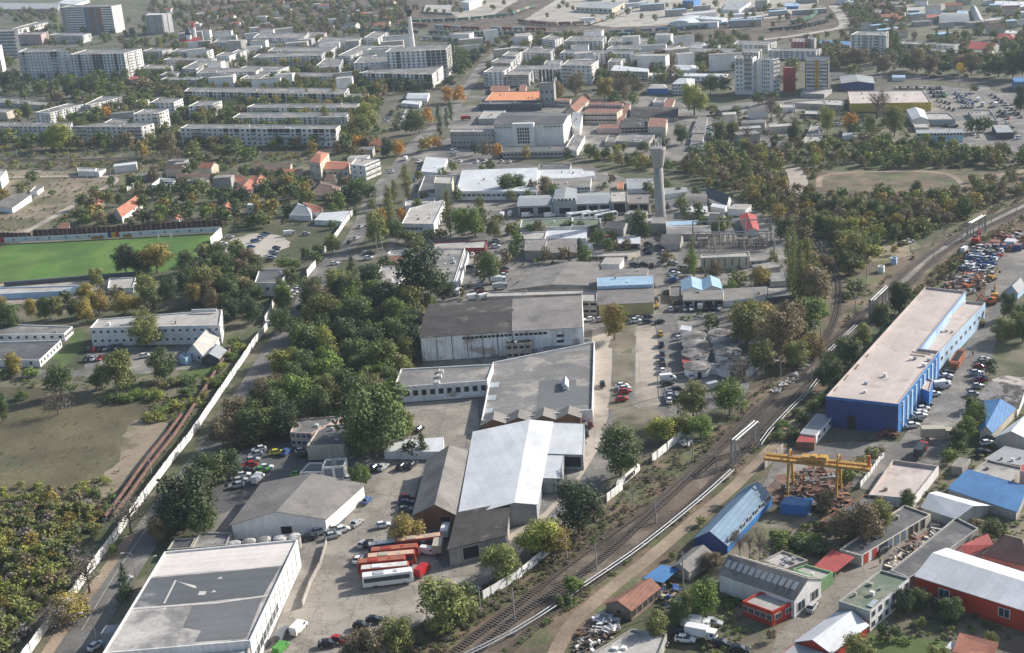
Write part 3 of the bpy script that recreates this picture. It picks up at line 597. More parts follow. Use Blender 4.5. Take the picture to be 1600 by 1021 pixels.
sheet('pitch_apron', '-60,441 0,443 215,434 215,452 0,478 -60,482', GM['cons'], True)
sheet('clinic_yard', '-40,575 130,578 138,541 260,541 330,532 352,560 300,575 180,588 -40,590', GM['asph'], True)
sheet('lawn', '98,575 128,545 132,520 120,512 80,560', GM['lawn'])
sheet('lawn', '278,578 340,570 330,588 270,590', GM['lawn'])
sheet('belt_ground', '430,540 520,430 600,440 660,540 640,600 560,690 400,700 330,790 265,850 235,880 300,760', GM['wood'])
sheet('works_yard', '590,470 600,395 650,262 700,240 830,258 930,262 1010,290 1130,300 1250,372 1245,460 1190,600 1100,645 1040,655 960,740 880,800 770,905 640,985 560,1060 380,1060 300,830 345,762 390,700 470,700 560,690 640,600 690,520', GM['asph'], True)
sheet('coach_yard', '405,1060 470,870 520,840 562,782 575,728 662,724 640,800 690,885 800,880 735,930 640,980 560,1060', GM['yard'], True)
sheet('car_yard', '300,812 372,704 455,690 560,705 470,740 352,800', GM['asd'], True)
sheet('courtyard', '632,640 745,625 752,690 700,702 640,700', GM['yard'], True)
sheet('works_lane', '926,512 957,512 956,575 950,650 935,700 905,750 842,820 800,885 755,900 770,850 850,800 905,740 916,660', GM['cons'], True)
sheet('weed_strip', '957,505 994,505 993,560 988,632 1040,650 1010,700 960,690 954,640', GM['weed'])
sheet('slab_strip', '994,505 1028,505 1032,632 1002,634 992,618', GM['cons'])
sheet('barracks_yard', '700,200 900,235 1090,260 1120,170 1010,150 900,165 740,165 690,170', GM['asph'], True)
sheet('theatre_forecourt', '640,245 700,215 780,232 780,255 690,262', GM['asph'], True)
sheet('lot_ground', '1090,235 1240,232 1240,175 1330,160 1250,150 1120,165', GM['asph'])
sheet('dealer_yard', '1425,225 1620,240 1620,150 1480,135 1440,132 1450,200', GM['asph'], True)
sheet('old_track_ground', '1235,292 1265,268 1480,262 1600,270 1600,300 1530,310 1240,310', GM['brush'])
sheet('clearing', '1310,345 1360,330 1420,338 1410,352 1330,352', GM['red'])
sheet('clearing', '1345,412 1380,378 1425,372 1440,385 1395,415 1355,430', GM['tan'])
sheet('rail_verge', '590,1060 640,990 800,895 905,820 1010,715 1110,680 1190,590 1245,480 1275,385 1310,420 1420,400 1500,345 1620,285 1620,350 1540,372 1470,430 1400,480 1330,560 1262,640 1215,720 1110,830 960,940 900,1060', GM['brush'])
sheet('scrapyard', '1470,470 1500,440 1530,385 1600,392 1565,420 1545,470 1510,455', GM['scrap'])
sheet('hall_yard', '1305,690 1405,690 1475,600 1530,500 1552,400 1620,385 1620,440 1570,470 1550,560 1520,620 1465,730 1425,778 1330,760 1250,765 1190,760 1220,700', GM['asph'], True)
sheet('scrap_ground', '1190,785 1215,740 1330,735 1318,790 1240,800', GM['scrap'])
sheet('yard_ground', '1080,1060 1120,970 1210,900 1110,860 1190,790 1330,800 1420,790 1620,690 1620,1060', GM['weed'])
sheet('alley', '1195,1060 1215,985 1262,950 1300,905 1375,865 1440,815 1478,800 1490,812 1430,858 1345,925 1280,985 1245,1060', GM['yard'], True)
sheet('pond_lawn', '1340,985 1480,1000 1470,1060 1330,1060', GM['lawn'])
for q in ('1083,372 1230,366 1232,412 1088,410', '1000,500 1120,500 1130,630 1000,635', '800,330 960,325 960,345 800,345', '925,500 1000,500 1000,660 905,700'): foot([G(p) for p in PT(q)])
# roads
roadL = ribbon('main_road', '60,1080 122,1000 182,905 240,820 300,742 360,655 420,562 462,498 500,432 530,395 556,370 590,300 628,252 652,220', 9.5, GM['asph'])
ribbon('main_road', '652,220 690,190 722,150 760,95 800,72', 9, GM['asph'])
ribbon('verge_path', '60,1040 100,980 148,915 205,835', 3, GM['dirt'], True, 0)
ribbon('side_road', '505,400 560,402 620,392 690,385 780,378', 9, GM['asph'])
ribbon('boulevard', '-40,160 60,152 200,150 420,148 575,158 640,152 725,150 800,160', 9, GM['asph'])
ribbon('avenue', '1100,120 1240,108 1330,118 1450,122 1540,128 1640,135', 13, GM['asd'])
ribbon('link_road', '1530,132 1555,160 1600,200 1660,240', 9, GM['asph'])
ribbon('overpass_road', '1190,62 1240,56 1290,48 1318,40 1312,22 1300,8', 9, GM['pale'])
ribbon('ring_road', '372,42 385,34 420,28 470,30', 9, GM['pale'])
ribbon('works_street', '1003,372 1012,400 1022,440 1030,475 1034,500', 9, GM['asph'])
ribbon('works_street', '1040,500 1048,540 1056,585 1060,625', 8, GM['asph'])
ribbon('dirt_track', '850,1070 885,985 940,930 1010,875 1080,815 1130,775 1165,742 1205,700 1262,640', 3.6, GM['dirt'])
ribbon('dirt_path', '1520,305 1480,272 1400,268 1320,270 1283,276 1280,292', 3, GM['dirt'])
ribbon('dirt_path', '1240,305 1248,285 1238,262', 9, GM['cons'])
ribbon('dirt_path', '1520,284 1560,275 1590,268 1640,262', 6, GM['dirt'])
ribbon('dirt_path', '30,368 90,335 150,300 178,285 165,276 60,276 -40,280', 4.5, GM['cons'])
ribbon('ballast', '660,1080 795,975 925,885 1050,790 1130,715 1210,635 1270,570 1345,508 1420,430 1500,375 1640,305', 10, GM['ball'])
ribbon('ballast', '1395,460 1425,424 1448,401 1480,381 1512,364 1640,300', 4, surf('ballast_light', (.25, .225, .19), .3, .1, 1.5))
ribbon('ballast', '1268,365 1292,402 1308,430 1309,480 1290,530 1252,585', 4.5, GM['ball'])
# painted kerb line of the road
ribbon('kerb_line', '128,984 178,900 236,816 296,738', .22, plain('road_paint', (.42, .40, .36)), False)
ribbon('ballast', '-60,250 120,250 260,244 420,238 560,232', 9, GM['ball'])
# ---------------------------------------------------------------- railway
def track(pts, label):
    path = spline([G(p, 0) for p in PT(pts)], 5); r = thing('railway_track', label, 'railway track', (path[0].x, path[0].y, -.12), 0, 'tracks of the railway'); o = path[0]
    for d in (-.72, .72):
        A = offs(path, d); m = MB(); L, R = offs(path, d - .05), offs(path, d + .05)
        for i in range(len(A) - 1):
            for (za, zb, p, q) in ((.42, .42, L, R),): m.face([(*(x - o).xy, .42) for x in (L[i], R[i], R[i + 1], L[i + 1])])
            m.face([(*(L[i] - o).xy, .2), (*(L[i + 1] - o).xy, .2), (*(L[i + 1] - o).xy, .42), (*(L[i] - o).xy, .42)]); m.face([(*(R[i + 1] - o).xy, .2), (*(R[i] - o).xy, .2), (*(R[i] - o).xy, .42), (*(R[i + 1] - o).xy, .42)])
        m.obj('rail', RAIL, r)
    s = MB(); acc = 0
    for a, b in zip(path, path[1:]):
        L = (b - a).length; t = (b - a) / L; ang = math.atan2(t.y, t.x); x = acc
        while x < L:
            q = a + t * x - o; s.box(-.13, .13, -1.25, 1.25, .08, .22, 0, Matrix.Translation((q.x, q.y, 0)) @ Matrix.Rotation(ang, 4, 'Z')); x += .9
        acc = x - L
    s.obj('sleeper', surf('sleeper_concrete', (.15, .125, .10), .2, .5, 2), r)['kind'] = 'stuff'
track('690,1070 800,970 930,880 1050,772 1118,708 1192,637 1262,565 1340,500 1420,422 1500,366 1640,297', 'railway track nearest the works wall, running along the dark ballast')
track('640,1070 790,958 905,868 1040,771 1110,700 1180,634', 'overgrown left-hand siding that joins the main railway line')
track('740,1070 850,968 945,898 1060,805 1120,748 1200,662 1270,592 1352,514 1430,433 1510,372 1650,303', 'right-hand railway track beside the silver pipes')
track('-60,250 120,250 260,244 420,238 560,232', 'railway track below the front row of the left estate')
track('1268,365 1292,402 1308,430 1309,480 1290,530 1252,585', 'single curved branch track in the bushes left of the main line')
def roofpatch(root, pts, h, mat, name='roof_patch', dz=.02):
    Mi = (Matrix.Translation(root.location) @ Matrix.Rotation(root.rotation_euler.z, 4, 'Z')).inverted(); m = MB(); m.face([Mi @ (G(p, h)) for p in PT(pts)]); o = m.obj(name, mat, root)
    if o.data.polygons[0].normal.z < 0: o.data.flip_normals()
    return o
# ================================================================ buildings, tile by tile (4x enlarged picture units)
FL = dict(hh=1.5, style='flat'); DW = dict(style='dark_window', hh=1.0)
tile(0, 0)
far = 'in the far left corner of the estate'
r, P, h = B('tower_block', 'tall striped slab tower with orange-brown middle and bright end wall', 'tower block', '375,48 695,40 757,28 440,32', 165, 'ap', 'bit', win=[(1, 11, 1, .8)])
def stripes(root, P, e, h, rows, t0, t1, mat, name='window_band', d=.12):
    a, b = P[e], P[(e + 1) % 4]; dd = (b - a).normalized(); L = (b - a).length; ang = math.atan2(dd.y, dd.x); fl = h / rows
    for i in range(rows):
        m = MB(); m.box(L * t0, L * t1, -d, .02, (i + .42) * fl, (i + .78) * fl, 0, Matrix.Translation((a.x, a.y, 0)) @ Matrix.Rotation(ang, 4, 'Z')); m.obj(name, mat, root)
def panel(root, P, e, t0, t1, z0, z1, mat, name='panel', d=.2):
    a, b = P[e], P[(e + 1) % len(P)]; dd = (b - a).normalized(); L = (b - a).length; ang = math.atan2(dd.y, dd.x)
    m = MB(); m.box(L * t0, L * t1, -d, .02, z0, z1, 0, Matrix.Translation((a.x, a.y, 0)) @ Matrix.Rotation(ang, 4, 'Z')); return m.obj(name, mat, root)
stripes(r, P, 0, h, 11, .10, .44, GLASS); stripes(r, P, 0, h, 11, .80, .99, GLASS); panel(r, P, 0, .45, .56, 0, h - .5, plain('blue_grey_panel', (.13, .17, .23))); panel(r, P, 0, .56, .64, 0, h - .5, W_['br']); panel(r, P, 0, .64, .70, 0, h - .5, plain('blue_grey_panel', (.1, .1, .1)))
panel(r, P, 0, .70, .79, 0, h - .5, W_['br']); panel(r, P, 0, 0, .09, 0, h - .5, plain('pale_brown_panel', (.36, .30, .26)))
r, P, h = B('tower_block', 'plain pale tower with a bright right end wall, behind the church', 'tower block', '905,97 1010,93 1072,84 930,84', 118, 'gy', 'wm', win=[(0, 11, 4, 1.5, FL)])
panel(r, P, 1, .05, .45, 0, h - .3, W_['wh']); panel(r, P, 1, .55, .95, 0, h - .3, W_['wh'])
B('tower_block', 'tall block with white balconies at the left edge of the photo', 'tower block', '-80,200 90,196 105,180 -60,182', 165, 'dk', 'bit', win=[(0, 8, 7, 3, dict(style='balcony_a', hh=3))])
B('tower_block', 'tall block whose white end wall shows at the left edge', 'tower block', '-120,300 -12,292 10,280 -100,282', 160, 'wh', 'bit')
AP('the tree-lined slab pair near the left edge', '110,328 375,322 428,316 170,300', 172, 9, 'long grey', rcols=1)
AP('the tree-lined slab pair near the left edge', '435,342 775,336 885,305 540,310', 155, 9, 'long grey')
AP('the far left corner of the estate', '105,217 255,217 300,197 150,203', 60, 4, 'pinkish', 'pk'); AP('the far left corner of the estate', '305,220 512,224 566,208 360,206', 45, 3, 'pale')
AP('the far left corner of the estate', '40,190 110,186 298,140 235,136', 30, 3, 'white', 'wh')
for q, hp, n in (('890,320 1015,320 1075,305 950,300', 62, 5), ('1078,322 1295,324 1332,308 1112,303', 52, 4), ('1330,265 1510,265 1542,252 1362,246', 50, 4), ('1350,347 1432,352 1486,330 1402,325', 72, 5), ('1445,332 1502,332 1548,310 1492,308', 72, 5), ('1020,374 1320,377 1353,366 1062,360', 60, 4), ('895,427 1040,430 1079,412 930,404', 42, 3), ('1000,470 1092,470 1133,448 1042,448', 42, 3), ('1137,427 1225,432 1320,386 1232,380', 62, 4), ('1002,497 1245,498 1262,482 1040,482', 55, 4), ('1225,457 1600,447 1640,425 1270,425', 70, 5), ('1150,572 2150,590 2176,552 1180,548', 72, 4)):
    AP('the back rows left of the chimney', q, hp, n, 'grey')
fr = 'the front rows at the left, above the field'
AP(fr, '220,702 305,707 520,652 428,646', 66, 4, 'white', 'wh'); AP(fr, '528,652 560,656 763,607 640,600', 66, 4, 'white', 'wh')
AP(fr, '-60,787 440,792 452,766 -40,766', 80, 4); AP(fr, '442,792 885,792 962,771 655,768', 96, 4); AP(fr, '830,713 985,709 1052,683 900,681', 100, 4, 'pale'); AP(fr, '938,641 1086,641 1142,615 992,612', 80, 4, 'pale'); AP(fr, '1175,665 1325,655 1386,630 1240,632', 86, 4)
B('low_shop', 'low pale shop with a small rooftop box between the estate trees', 'shop', '640,772 772,777 836,752 700,742', 26, 'wh', 'bit')
B('low_store', 'long low flat store beside the car park in the left estate', 'store', '-20,640 300,662 330,640 -20,606', 24, 'gy', 'bit')
B('low_store', 'low store with an orange lit end wall at the left edge', 'store', '-60,702 40,704 102,682 -20,676', 44, 'be', 'bit')
B('kiosk', 'small maroon-roofed kiosk at the foot of the long grey slab', 'kiosk', '805,500 872,500 880,478 815,478', 28, 'wh', 'rm')
B('hangar', 'long blue-grey industrial hall in the top left corner', 'hall', '-60,60 360,56 372,22 -60,18', 20, 'gl', 'gm')
B('hangar', 'white-roofed hall right behind the striped tower', 'hall', '360,20 470,30 560,2 420,-8', 14, 'wh', 'wm')
mid = 'the long rows in the middle of the estate'
AP(mid, '1540,670 2220,674 2247,647 1590,650', 70, 4); AP(mid, '1450,737 2160,730 2192,702 1500,706', 62, 4); AP('the front row along the trees, left of the poplars', '1125,802 2098,807 2126,784 1172,777', 105, 4, 'long pale'); AP(mid, '1612,610 2290,610 2306,586 1640,595', 45, 3)
# church
cp = G((1190, 300)); s = spx(cp); r = thing('church', 'white church with dark domes and a red-roofed bell tower', 'church', cp, .2); r.scale = (.75, .75, .8)
m = MB(); m.box(-14, 16, -7, 7, 0, 9); m.box(-5, 5, -10, 10, 0, 9); m.obj('wall', W_['wh'], r); m = MB()
for x0, x1, y, in ((-14.5, 16.5, 7.5),): m.face([(x0, -y, 9), (x1, -y, 9), (x1, 0, 13), (x0, 0, 13)]); m.face([(x1, y, 9), (x0, y, 9), (x0, 0, 13), (x1, 0, 13)]); m.face([(x0, y, 9), (x0, -y, 9), (x0, 0, 13)]); m.face([(x1, -y, 9), (x1, y, 9), (x1, 0, 13)])
m.obj('roof', R_['rm'], r)
for x, y, rr, zz in ((-3, 0, 4.6, 22), (-10, 5, 2, 17), (-10, -5, 2, 17)):
    m = MB(); m.lathe([(rr * .9, 9), (rr * .9, zz - rr)], 16); d = m.obj('drum', W_['wh'], r); m = MB(); m.lathe([(rr, zz - rr), (rr * 1.08, zz - rr * .5), (rr * .8, zz + rr * .3), (rr * .3, zz + rr * .8), (.05, zz + rr * 1.5)], 16); m.obj('dome', plain('dome_dark', (.05, .055, .08), .4), d)
m = MB(); m.lathe([(3, 0), (3, 26), (3.3, 26.3)], 8, 0, (8, 5)); d = m.obj('bell_tower', W_['wh'], r); m = MB(); m.lathe([(3.4, 26.3), (1.5, 30), (.05, 36)], 8, 0, (8, 5)); m.obj('spire', R_['rm'], d)
foot([cp + Vector(q) for q in ((-15, -10, 0), (17, -10, 0), (17, 10, 0), (-15, 10, 0))])
tile(1, 0)
bk = 'the back rows left of the chimney'
for q, hp, n, w_ in (('-20,237 300,237 332,207 20,206', 60, 4, 'ap'), ('300,222 422,222 442,202 330,198', 40, 3, 'pk'), ('382,262 640,264 662,237 412,232', 55, 4, 'ap'), ('675,234 762,241 822,201 742,196', 62, 5, 'wh'), ('512,347 587,352 757,286 652,281', 56, 4, 'wh'), ('72,320 462,322 506,293 112,296', 52, 4, 'ap'), ('-20,360 410,347 432,326 20,335', 66, 4, 'ap'), ('0,275 345,266 371,246 30,250', 34, 3, 'ap'), ('358,425 520,416 546,363 432,363', 44, 3, 'wh'), ('-150,442 130,447 206,416 -60,412', 60, 4, 'ap'), ('-100,492 12,494 86,457 -30,456', 56, 4, 'wh'), ('205,478 525,478 571,456 245,454', 44, 3, 'ap')):
    AP(bk, q, hp, n, {'ap': 'grey', 'pk': 'pinkish', 'wh': 'pale'}[w_], w_)
AP('the big slabs below the chimney', '610,395 805,387 830,350 655,352', 92, 5); AP('the big slabs below the chimney', '808,327 1185,312 1218,278 842,302', 168, 9, 'tall'); AP('the big slabs below the chimney', '640,457 1100,467 1168,413 700,441', 80, 5)
AP('the blocks right of the big slabs', '1470,387 1590,397 1632,362 1512,362', 62, 5); AP('the blocks right of the big slabs', '1420,450 1540,452 1602,412 1482,416', 88, 5)
B('office_block', 'white three-storey office block alone by the far rail yard', 'office', '1280,14 1330,18 1422,-14 1372,-17', 46, 'wh', 'wm', win=[(1, 3, 8, 1.6), (0, 3, 4, 1.6)])
B('warehouse', 'low flat grey warehouse just right of the chimney top', 'warehouse', '1045,72 1225,82 1227,30 1062,28', 8, 'gy', 'lg')
B('filling_station', 'small white-canopied filling station beside the boulevard', 'filling station', '940,618 1070,618 1085,585 960,585', 14, 'wh', 'wm', 'barrel', 1.5, ax=1)
B('fast_food_pavilion', 'small white pavilion in front of the filling station', 'pavilion', '905,645 1020,655 1036,632 925,628', 20, 'wh', 'wm')
# chimney
cb = G((985, 375)); hgt_ = hgt((938, 74), 300); r = thing('chimney', 'tall slender white chimney with a black top, above the slabs', 'chimney', cb); m = MB(); H = 300 * OS / (spx(cb) * .97)
m.lathe([(H * .07, 0), (H * .032, H * .86)], 20); m.obj('shaft', W_['wh'], r); m = MB(); m.lathe([(H * .032, H * .86), (H * .032, H * .9), (H * .075, H * .97), (H * .075, H), (H * .05, H)], 20); m.obj('top', BLACK, r)
tile(2, 0)
# theatre / grain works complex
full()
B('orange_roof_building', 'long low building with a bright orange roof', 'building', '757,157.5 845,156.5 845,142 770,143', 9, 'gy', 'org', vents=8)
B('forehall', 'dark flat forehall directly in front of the orange roof', 'building', '749,163 846,163 846,157.8 752,158', 9, 'dk', 'dk')
B('annex', 'pinkish annex at the back of the orange roof', 'building', '766,142.5 795,142.5 796,134 767,134', 4, 'pk', 'rust')
B('annex', 'small pink roof house on the orange-roofed building', 'building', '811,142 821,142 823,132.5 813,132.5', 4, 'pk', 'rust')
r, P, h = B('clock_tower', 'square pale tower with tall slit windows beside the orange roof', 'tower', '842,130 865,129.5 867.5,126.5 846,127', 36, 'gy', 'bit', vents=0, win=[(0, 1, 4, 1.3, dict(style='dark_window', hh=9, z0=14, z1=27)), (0, 2, 3, 1.2, dict(style='dark_window', hh=1.6, z0=2, z1=12)), (1, 1, 2, 1.2, dict(style='dark_window', hh=9, z0=14, z1=27))])
for c in P: m = MB(); m.box(c.x - .8, c.x + .8, c.y - .8, c.y + .8, h, h + 2.4); m.obj('pinnacle', W_['gy'], r)
r, P, h = B('concert_hall', 'massive pale hall with grey roof and a tall grid window', 'hall', '771.6,196 879.5,193.5 892,178 786,176.5', 32, 'wh', 'dk', 'gable', 1.6, ax=1, over=.6)
cw = P[0].lerp(P[1], .44); wdt = (P[1] - P[0]).length; a = .44
m = MB(); m.box(cw.x - wdt * .155, cw.x + wdt * .155, cw.y - 3.0, cw.y - .05, -.3, h + 1.2); m.obj('portal', W_['wh'], r)
for i in range(5):
    for j in range(5): put(r, 'dark_window', cw.x + (i - 2) * wdt * .036, cw.y - 3.03, h * .19 + j * h * .158, wdt * .027, h * .13, 0)
for i in list(range(8)) + list(range(20, 28)): put(r, 'dark_window', P[0].x + wdt * (i + .5) / 28, P[0].lerp(P[1], (i + .5) / 28).y - .03, h - 1.6, .7, .9, 0)
B('low_front_wing', 'low colonnaded wing along the front of the big pale hall', 'wing', '785,238 884,236 886,227.5 783,228', 9, 'gy', 'dk', win=[(0, 1, 16, 1.6, DW)])
B('side_wing', 'flat side wing at the right foot of the big pale hall', 'wing', '884,230 901,236 914,212.5 897,209', 9, 'wh', 'bit')
B('side_wing', 'narrow striped-roof wing behind the big pale hall', 'wing', '893,197 906,200 911,177 895,175', 14, 'wh', 'gm')
B('left_wing', 'low grey wing with round windows left of the big pale hall', 'wing', '703,206 771,206 773,201.5 706,201.5', 23, 'gy', 'lg', win=[(0, 2, 14, .9, DW)])
B('flat_wing', 'flat pale-roofed wing between the pale hall and the orange roof', 'wing', '747,186 778,185 790,172.5 757,173', 8, 'gy', 'lg')
tile(2, 0)
B('workshop', 'pale stone wing with a pink roof right of the slit-window tower', 'wing', '265,628 360,632 372,616 275,614', 34, 'be', 'rust', win=[(0, 1, 9, .9, DW)])
for lab, q, hp, wl, rf_, kd, kw in (
 ('long gabled works wing with half grey half pink roof', '335,690 400,702 490,616 428,600', 22, 'be', 'rust', 'gable', dict(ax=0, rh=3)),
 ('cream works wing with a row of tall windows behind the front court', '440,707 655,707 690,682 472,680', 62, 'be', 'rust', 'flat', dict(win=[(0, 2, 9, 2.2, DW)])),
 ('rear works wing with dark roof and pink cornice', '478,652 690,657 702,636 502,628', 34, 'pk', 'rust', 'flat', dict(win=[(0, 1, 10, 1.6, DW)])),
 ('pink-roofed works wing closing the court on the right', '655,762 690,772 742,652 692,645', 26, 'be', 'rust', 'flat', {}),
 ('pink-roofed works wing at the front of the court', '530,802 680,802 692,776 550,775', 30, 'pk', 'rust', 'flat', {}),
 ('big dark sawtooth works roof at the right of the court', '740,732 1035,737 1042,673 750,668', 22, 'cn', 'dcs', 'gable', dict(ax=1, rh=2)),
 ('tall cream works block with a pinkish roof', '850,792 960,792 972,742 862,736', 60, 'be', 'rust', 'flat', {}),
 ('dark-fronted works block between pink and cream roofs', '680,797 848,792 850,742 702,736', 40, 'cn', 'dcs', 'flat', dict(win=[(0, 2, 7, 2, DW)])),
 ('long low works shed in front of the cream block', '650,882 855,892 902,826 672,840', 20, 'cn', 'bit', 'flat', {}),
 ('small flat works hut by the front trees', '580,887 642,887 662,850 602,846', 24, 'be', 'bit', 'flat', {}),
 ('upper one of the three grey sheds in a line by the trees', '1122,832 1205,832 1222,732 1162,730', 14, 'gy', 'cs', 'flat', {}),
 ('lower one of the three grey sheds in a line by the trees', '1115,880 1190,880 1204,840 1130,840', 20, 'gy', 'cs', 'flat', {}),
 ('lowest pale-fronted shed in the line of grey sheds', '1112,917 1190,917 1198,890 1122,888', 24, 'wh', 'cs', 'flat', {}),
 ('blue-walled hall with a pale hipped roof behind the works', '845,555 975,555 960,530 870,528', 33, 'bl', 'lg', 'hip', dict(rh=1)),
 ('white three-storey house next to the blue-walled hall', '998,526 1097,526 1142,495 1040,492', 62, 'wh', 'wm', 'hip', dict(win=[(0, 3, 5, 1.4), (1, 3, 3, 1.4)])),
 ('low shed with a salmon roof under the large yellow-green tree', '945,670 1000,670 1020,620 965,617', 9, 'be', 'rust', 'flat', {}),
 ('small flat-roofed store left of the salmon roof', '880,640 950,640 965,612 900,610', 12, 'wh', 'bit', 'flat', {})):
    B('works_building', lab, 'works building', q, hp, wl, rf_, kd, **kw)
AP('the rows behind the works, right of the chimney', '598,387 680,387 702,366 622,363', 70, 5, 'white', 'wh')
for q, hp, n in (('-10,302 170,306 186,292 0,286', 46, 4), ('185,242 270,252 320,235 242,216', 62, 5), ('325,257 560,257 584,228 372,226', 66, 5), ('600,262 840,270 886,241 622,228', 42, 4), ('590,305 800,307 842,279 640,280', 55, 5), ('842,300 1012,302 1052,285 872,277', 52, 4), ('300,332 740,337 772,320 330,313', 60, 4), ('-60,347 15,352 62,323 -20,319', 72, 5), ('62,327 235,332 264,304 102,301', 60, 4), ('200,397 300,399 311,380 215,378', 58, 5), ('310,407 490,412 541,376 352,373', 112, 5), ('0,432 340,435 352,413 30,410', 60, 4), ('-130,467 105,467 132,442 -90,440', 68, 5), ('1060,320 1540,330 1562,306 1090,302', 50, 4), ('1385,276 1600,282 1650,258 1412,252', 45, 4)):
    AP('the rows behind the works, right of the chimney', q, hp, n)
B('school', 'three-storey cream school wing left of the white low roof', 'school', '615,442 850,450 856,431 642,407', 58, 'be', 'wm', win=[(0, 3, 12, 1.6)])
B('school_hall', 'low white-roofed wing stretching right from the school', 'school', '852,472 1330,480 1352,462 862,456', 30, 'wh', 'wm', win=[(0, 1, 16, 1.8)])
B('pavilion', 'white stepped pavilion behind the school wing', 'pavilion', '985,440 1150,440 1166,412 1012,406', 18, 'wh', 'wm', 'hip', 2)
B('warehouse', 'very long white-roofed warehouse behind the estate', 'warehouse', '945,268 1290,294 1309,277 960,253', 12, 'gy', 'wm')
B('warehouse', 'large grey-roofed warehouse with cream end and blue door patch', 'warehouse', '400,46 625,56 706,16 482,10', 28, 'be', 'gm', win=[(0, 1, 8, 3, dict(style='dark_window', hh=2))])
B('warehouse', 'ribbed white hall in the freight yard', 'warehouse', '985,145 1140,150 1211,117 1052,110', 8, 'wh', 'wm', 'barrel', 2.5, ax=0)
B('warehouse', 'long white hall right of the ribbed white hall', 'warehouse', '1135,114 1310,127 1346,113 1162,97', 28, 'wh', 'wm')
B('warehouse', 'bright blue tall building at the top edge', 'warehouse', '1065,8 1135,8 1176,-16 1092,-18', 44, 'bl', 'bm', win=[(0, 3, 5, 1.6)])
B('warehouse', 'grey-roofed white shed at the top, right of the blue building', 'warehouse', '1315,60 1420,62 1492,12 1352,6', 18, 'wh', 'gm')
B('warehouse', 'grey cubic building at the top edge, centre right', 'warehouse', '1520,5 1595,5 1610,-20 1540,-20', 60, 'gy', 'bit')
full()
# white twin towers, maroon block, yellow-striped tower
r, P, h = B('white_tower', 'left white high-rise with balconies and dark lettering at the top', 'tower block', '1147.5,91 1176,91 1182,87.5 1150,87', 56, 'wh', 'bit', vents=2, win=[(0, 8, 2, 1.3, dict(t0=.06, t1=.45, z0=2, z1=24.5)), (1, 8, 1, 1)])
facade(r, P, 0, h, 8, 2, 2.6, 1.8, 'balcony_b', t0=.52, t1=.95, z0=2, z1=27)
txt = bpy.data.curves.new('lettering', 'FONT'); txt.body = 'RESIDENCE'; txt.size = 1.9; txt.extrude = .05; to = bpy.data.objects.new('lettering', txt); COL.objects.link(to); to.parent = r; to.location = (P[0].x + .7, P[0].y - .12, h - 3.4); to.rotation_euler = (math.pi / 2, 0, 0); to.data.materials.append(BLACK)
r, P, h = B('white_tower', 'right white high-rise with narrow vertical slit windows', 'tower block', '1182.5,92.5 1206.5,93.5 1217,91 1187,89.5', 53, 'wh', 'bit', vents=2, win=[(0, 8, 4, .8, dict(hh=2, t0=.3, t1=.85)), (1, 8, 2, 2, dict(style='balcony_a', hh=2))])
B('maroon_block', 'windowless maroon block between the white towers and yellow-striped tower', 'building', '1223.5,105.5 1243,106.5 1241,104 1225,103', 37, 'mr', 'bit', vents=0)
r, P, h = B('striped_tower', 'dark high-rise with two yellow vertical stripes and white balconies', 'tower block', '1258,94.5 1294,94.5 1296,87 1262,87', 50, 'dk', 'dm', vents=0)
facade(r, P, 0, h, 9, 2, 3.5, 2, 'balcony_a', t0=.04, t1=.42); facade(r, P, 0, h, 9, 2, 3.5, 2, 'balcony_a', t0=.60, t1=.97); facade(r, P, 1, h, 9, 1, 3, 2, 'window')
yel = plain('yellow_stripe', (.60, .36, .03)); panel(r, P, 0, .435, .495, 0, h - .6, yel, 'stripe', .5); panel(r, P, 0, .525, .585, 0, h - .6, yel, 'stripe', .5); panel(r, P, 0, 0, 1, h - 1.5, h - .6, yel, 'cornice', .55)
B('podium', 'grey podium building at the foot of the yellow-striped tower', 'building', '1251,146 1288,147 1300,139 1255,139', 6, 'gy', 'lg')
tile(3, 0)
AP('the far right behind the avenue trees', '515,217 735,222 748,197 562,195', 145, 8, 'grey tall')
AP('the far right behind the avenue trees', '835,272 1160,287 1196,275 852,257', 48, 4, 'pale'); AP('the far right behind the avenue trees', '0,316 300,322 330,304 20,300', 50, 4); AP('the far right behind the avenue trees', '945,312 1200,332 1222,317 962,300', 40, 3)
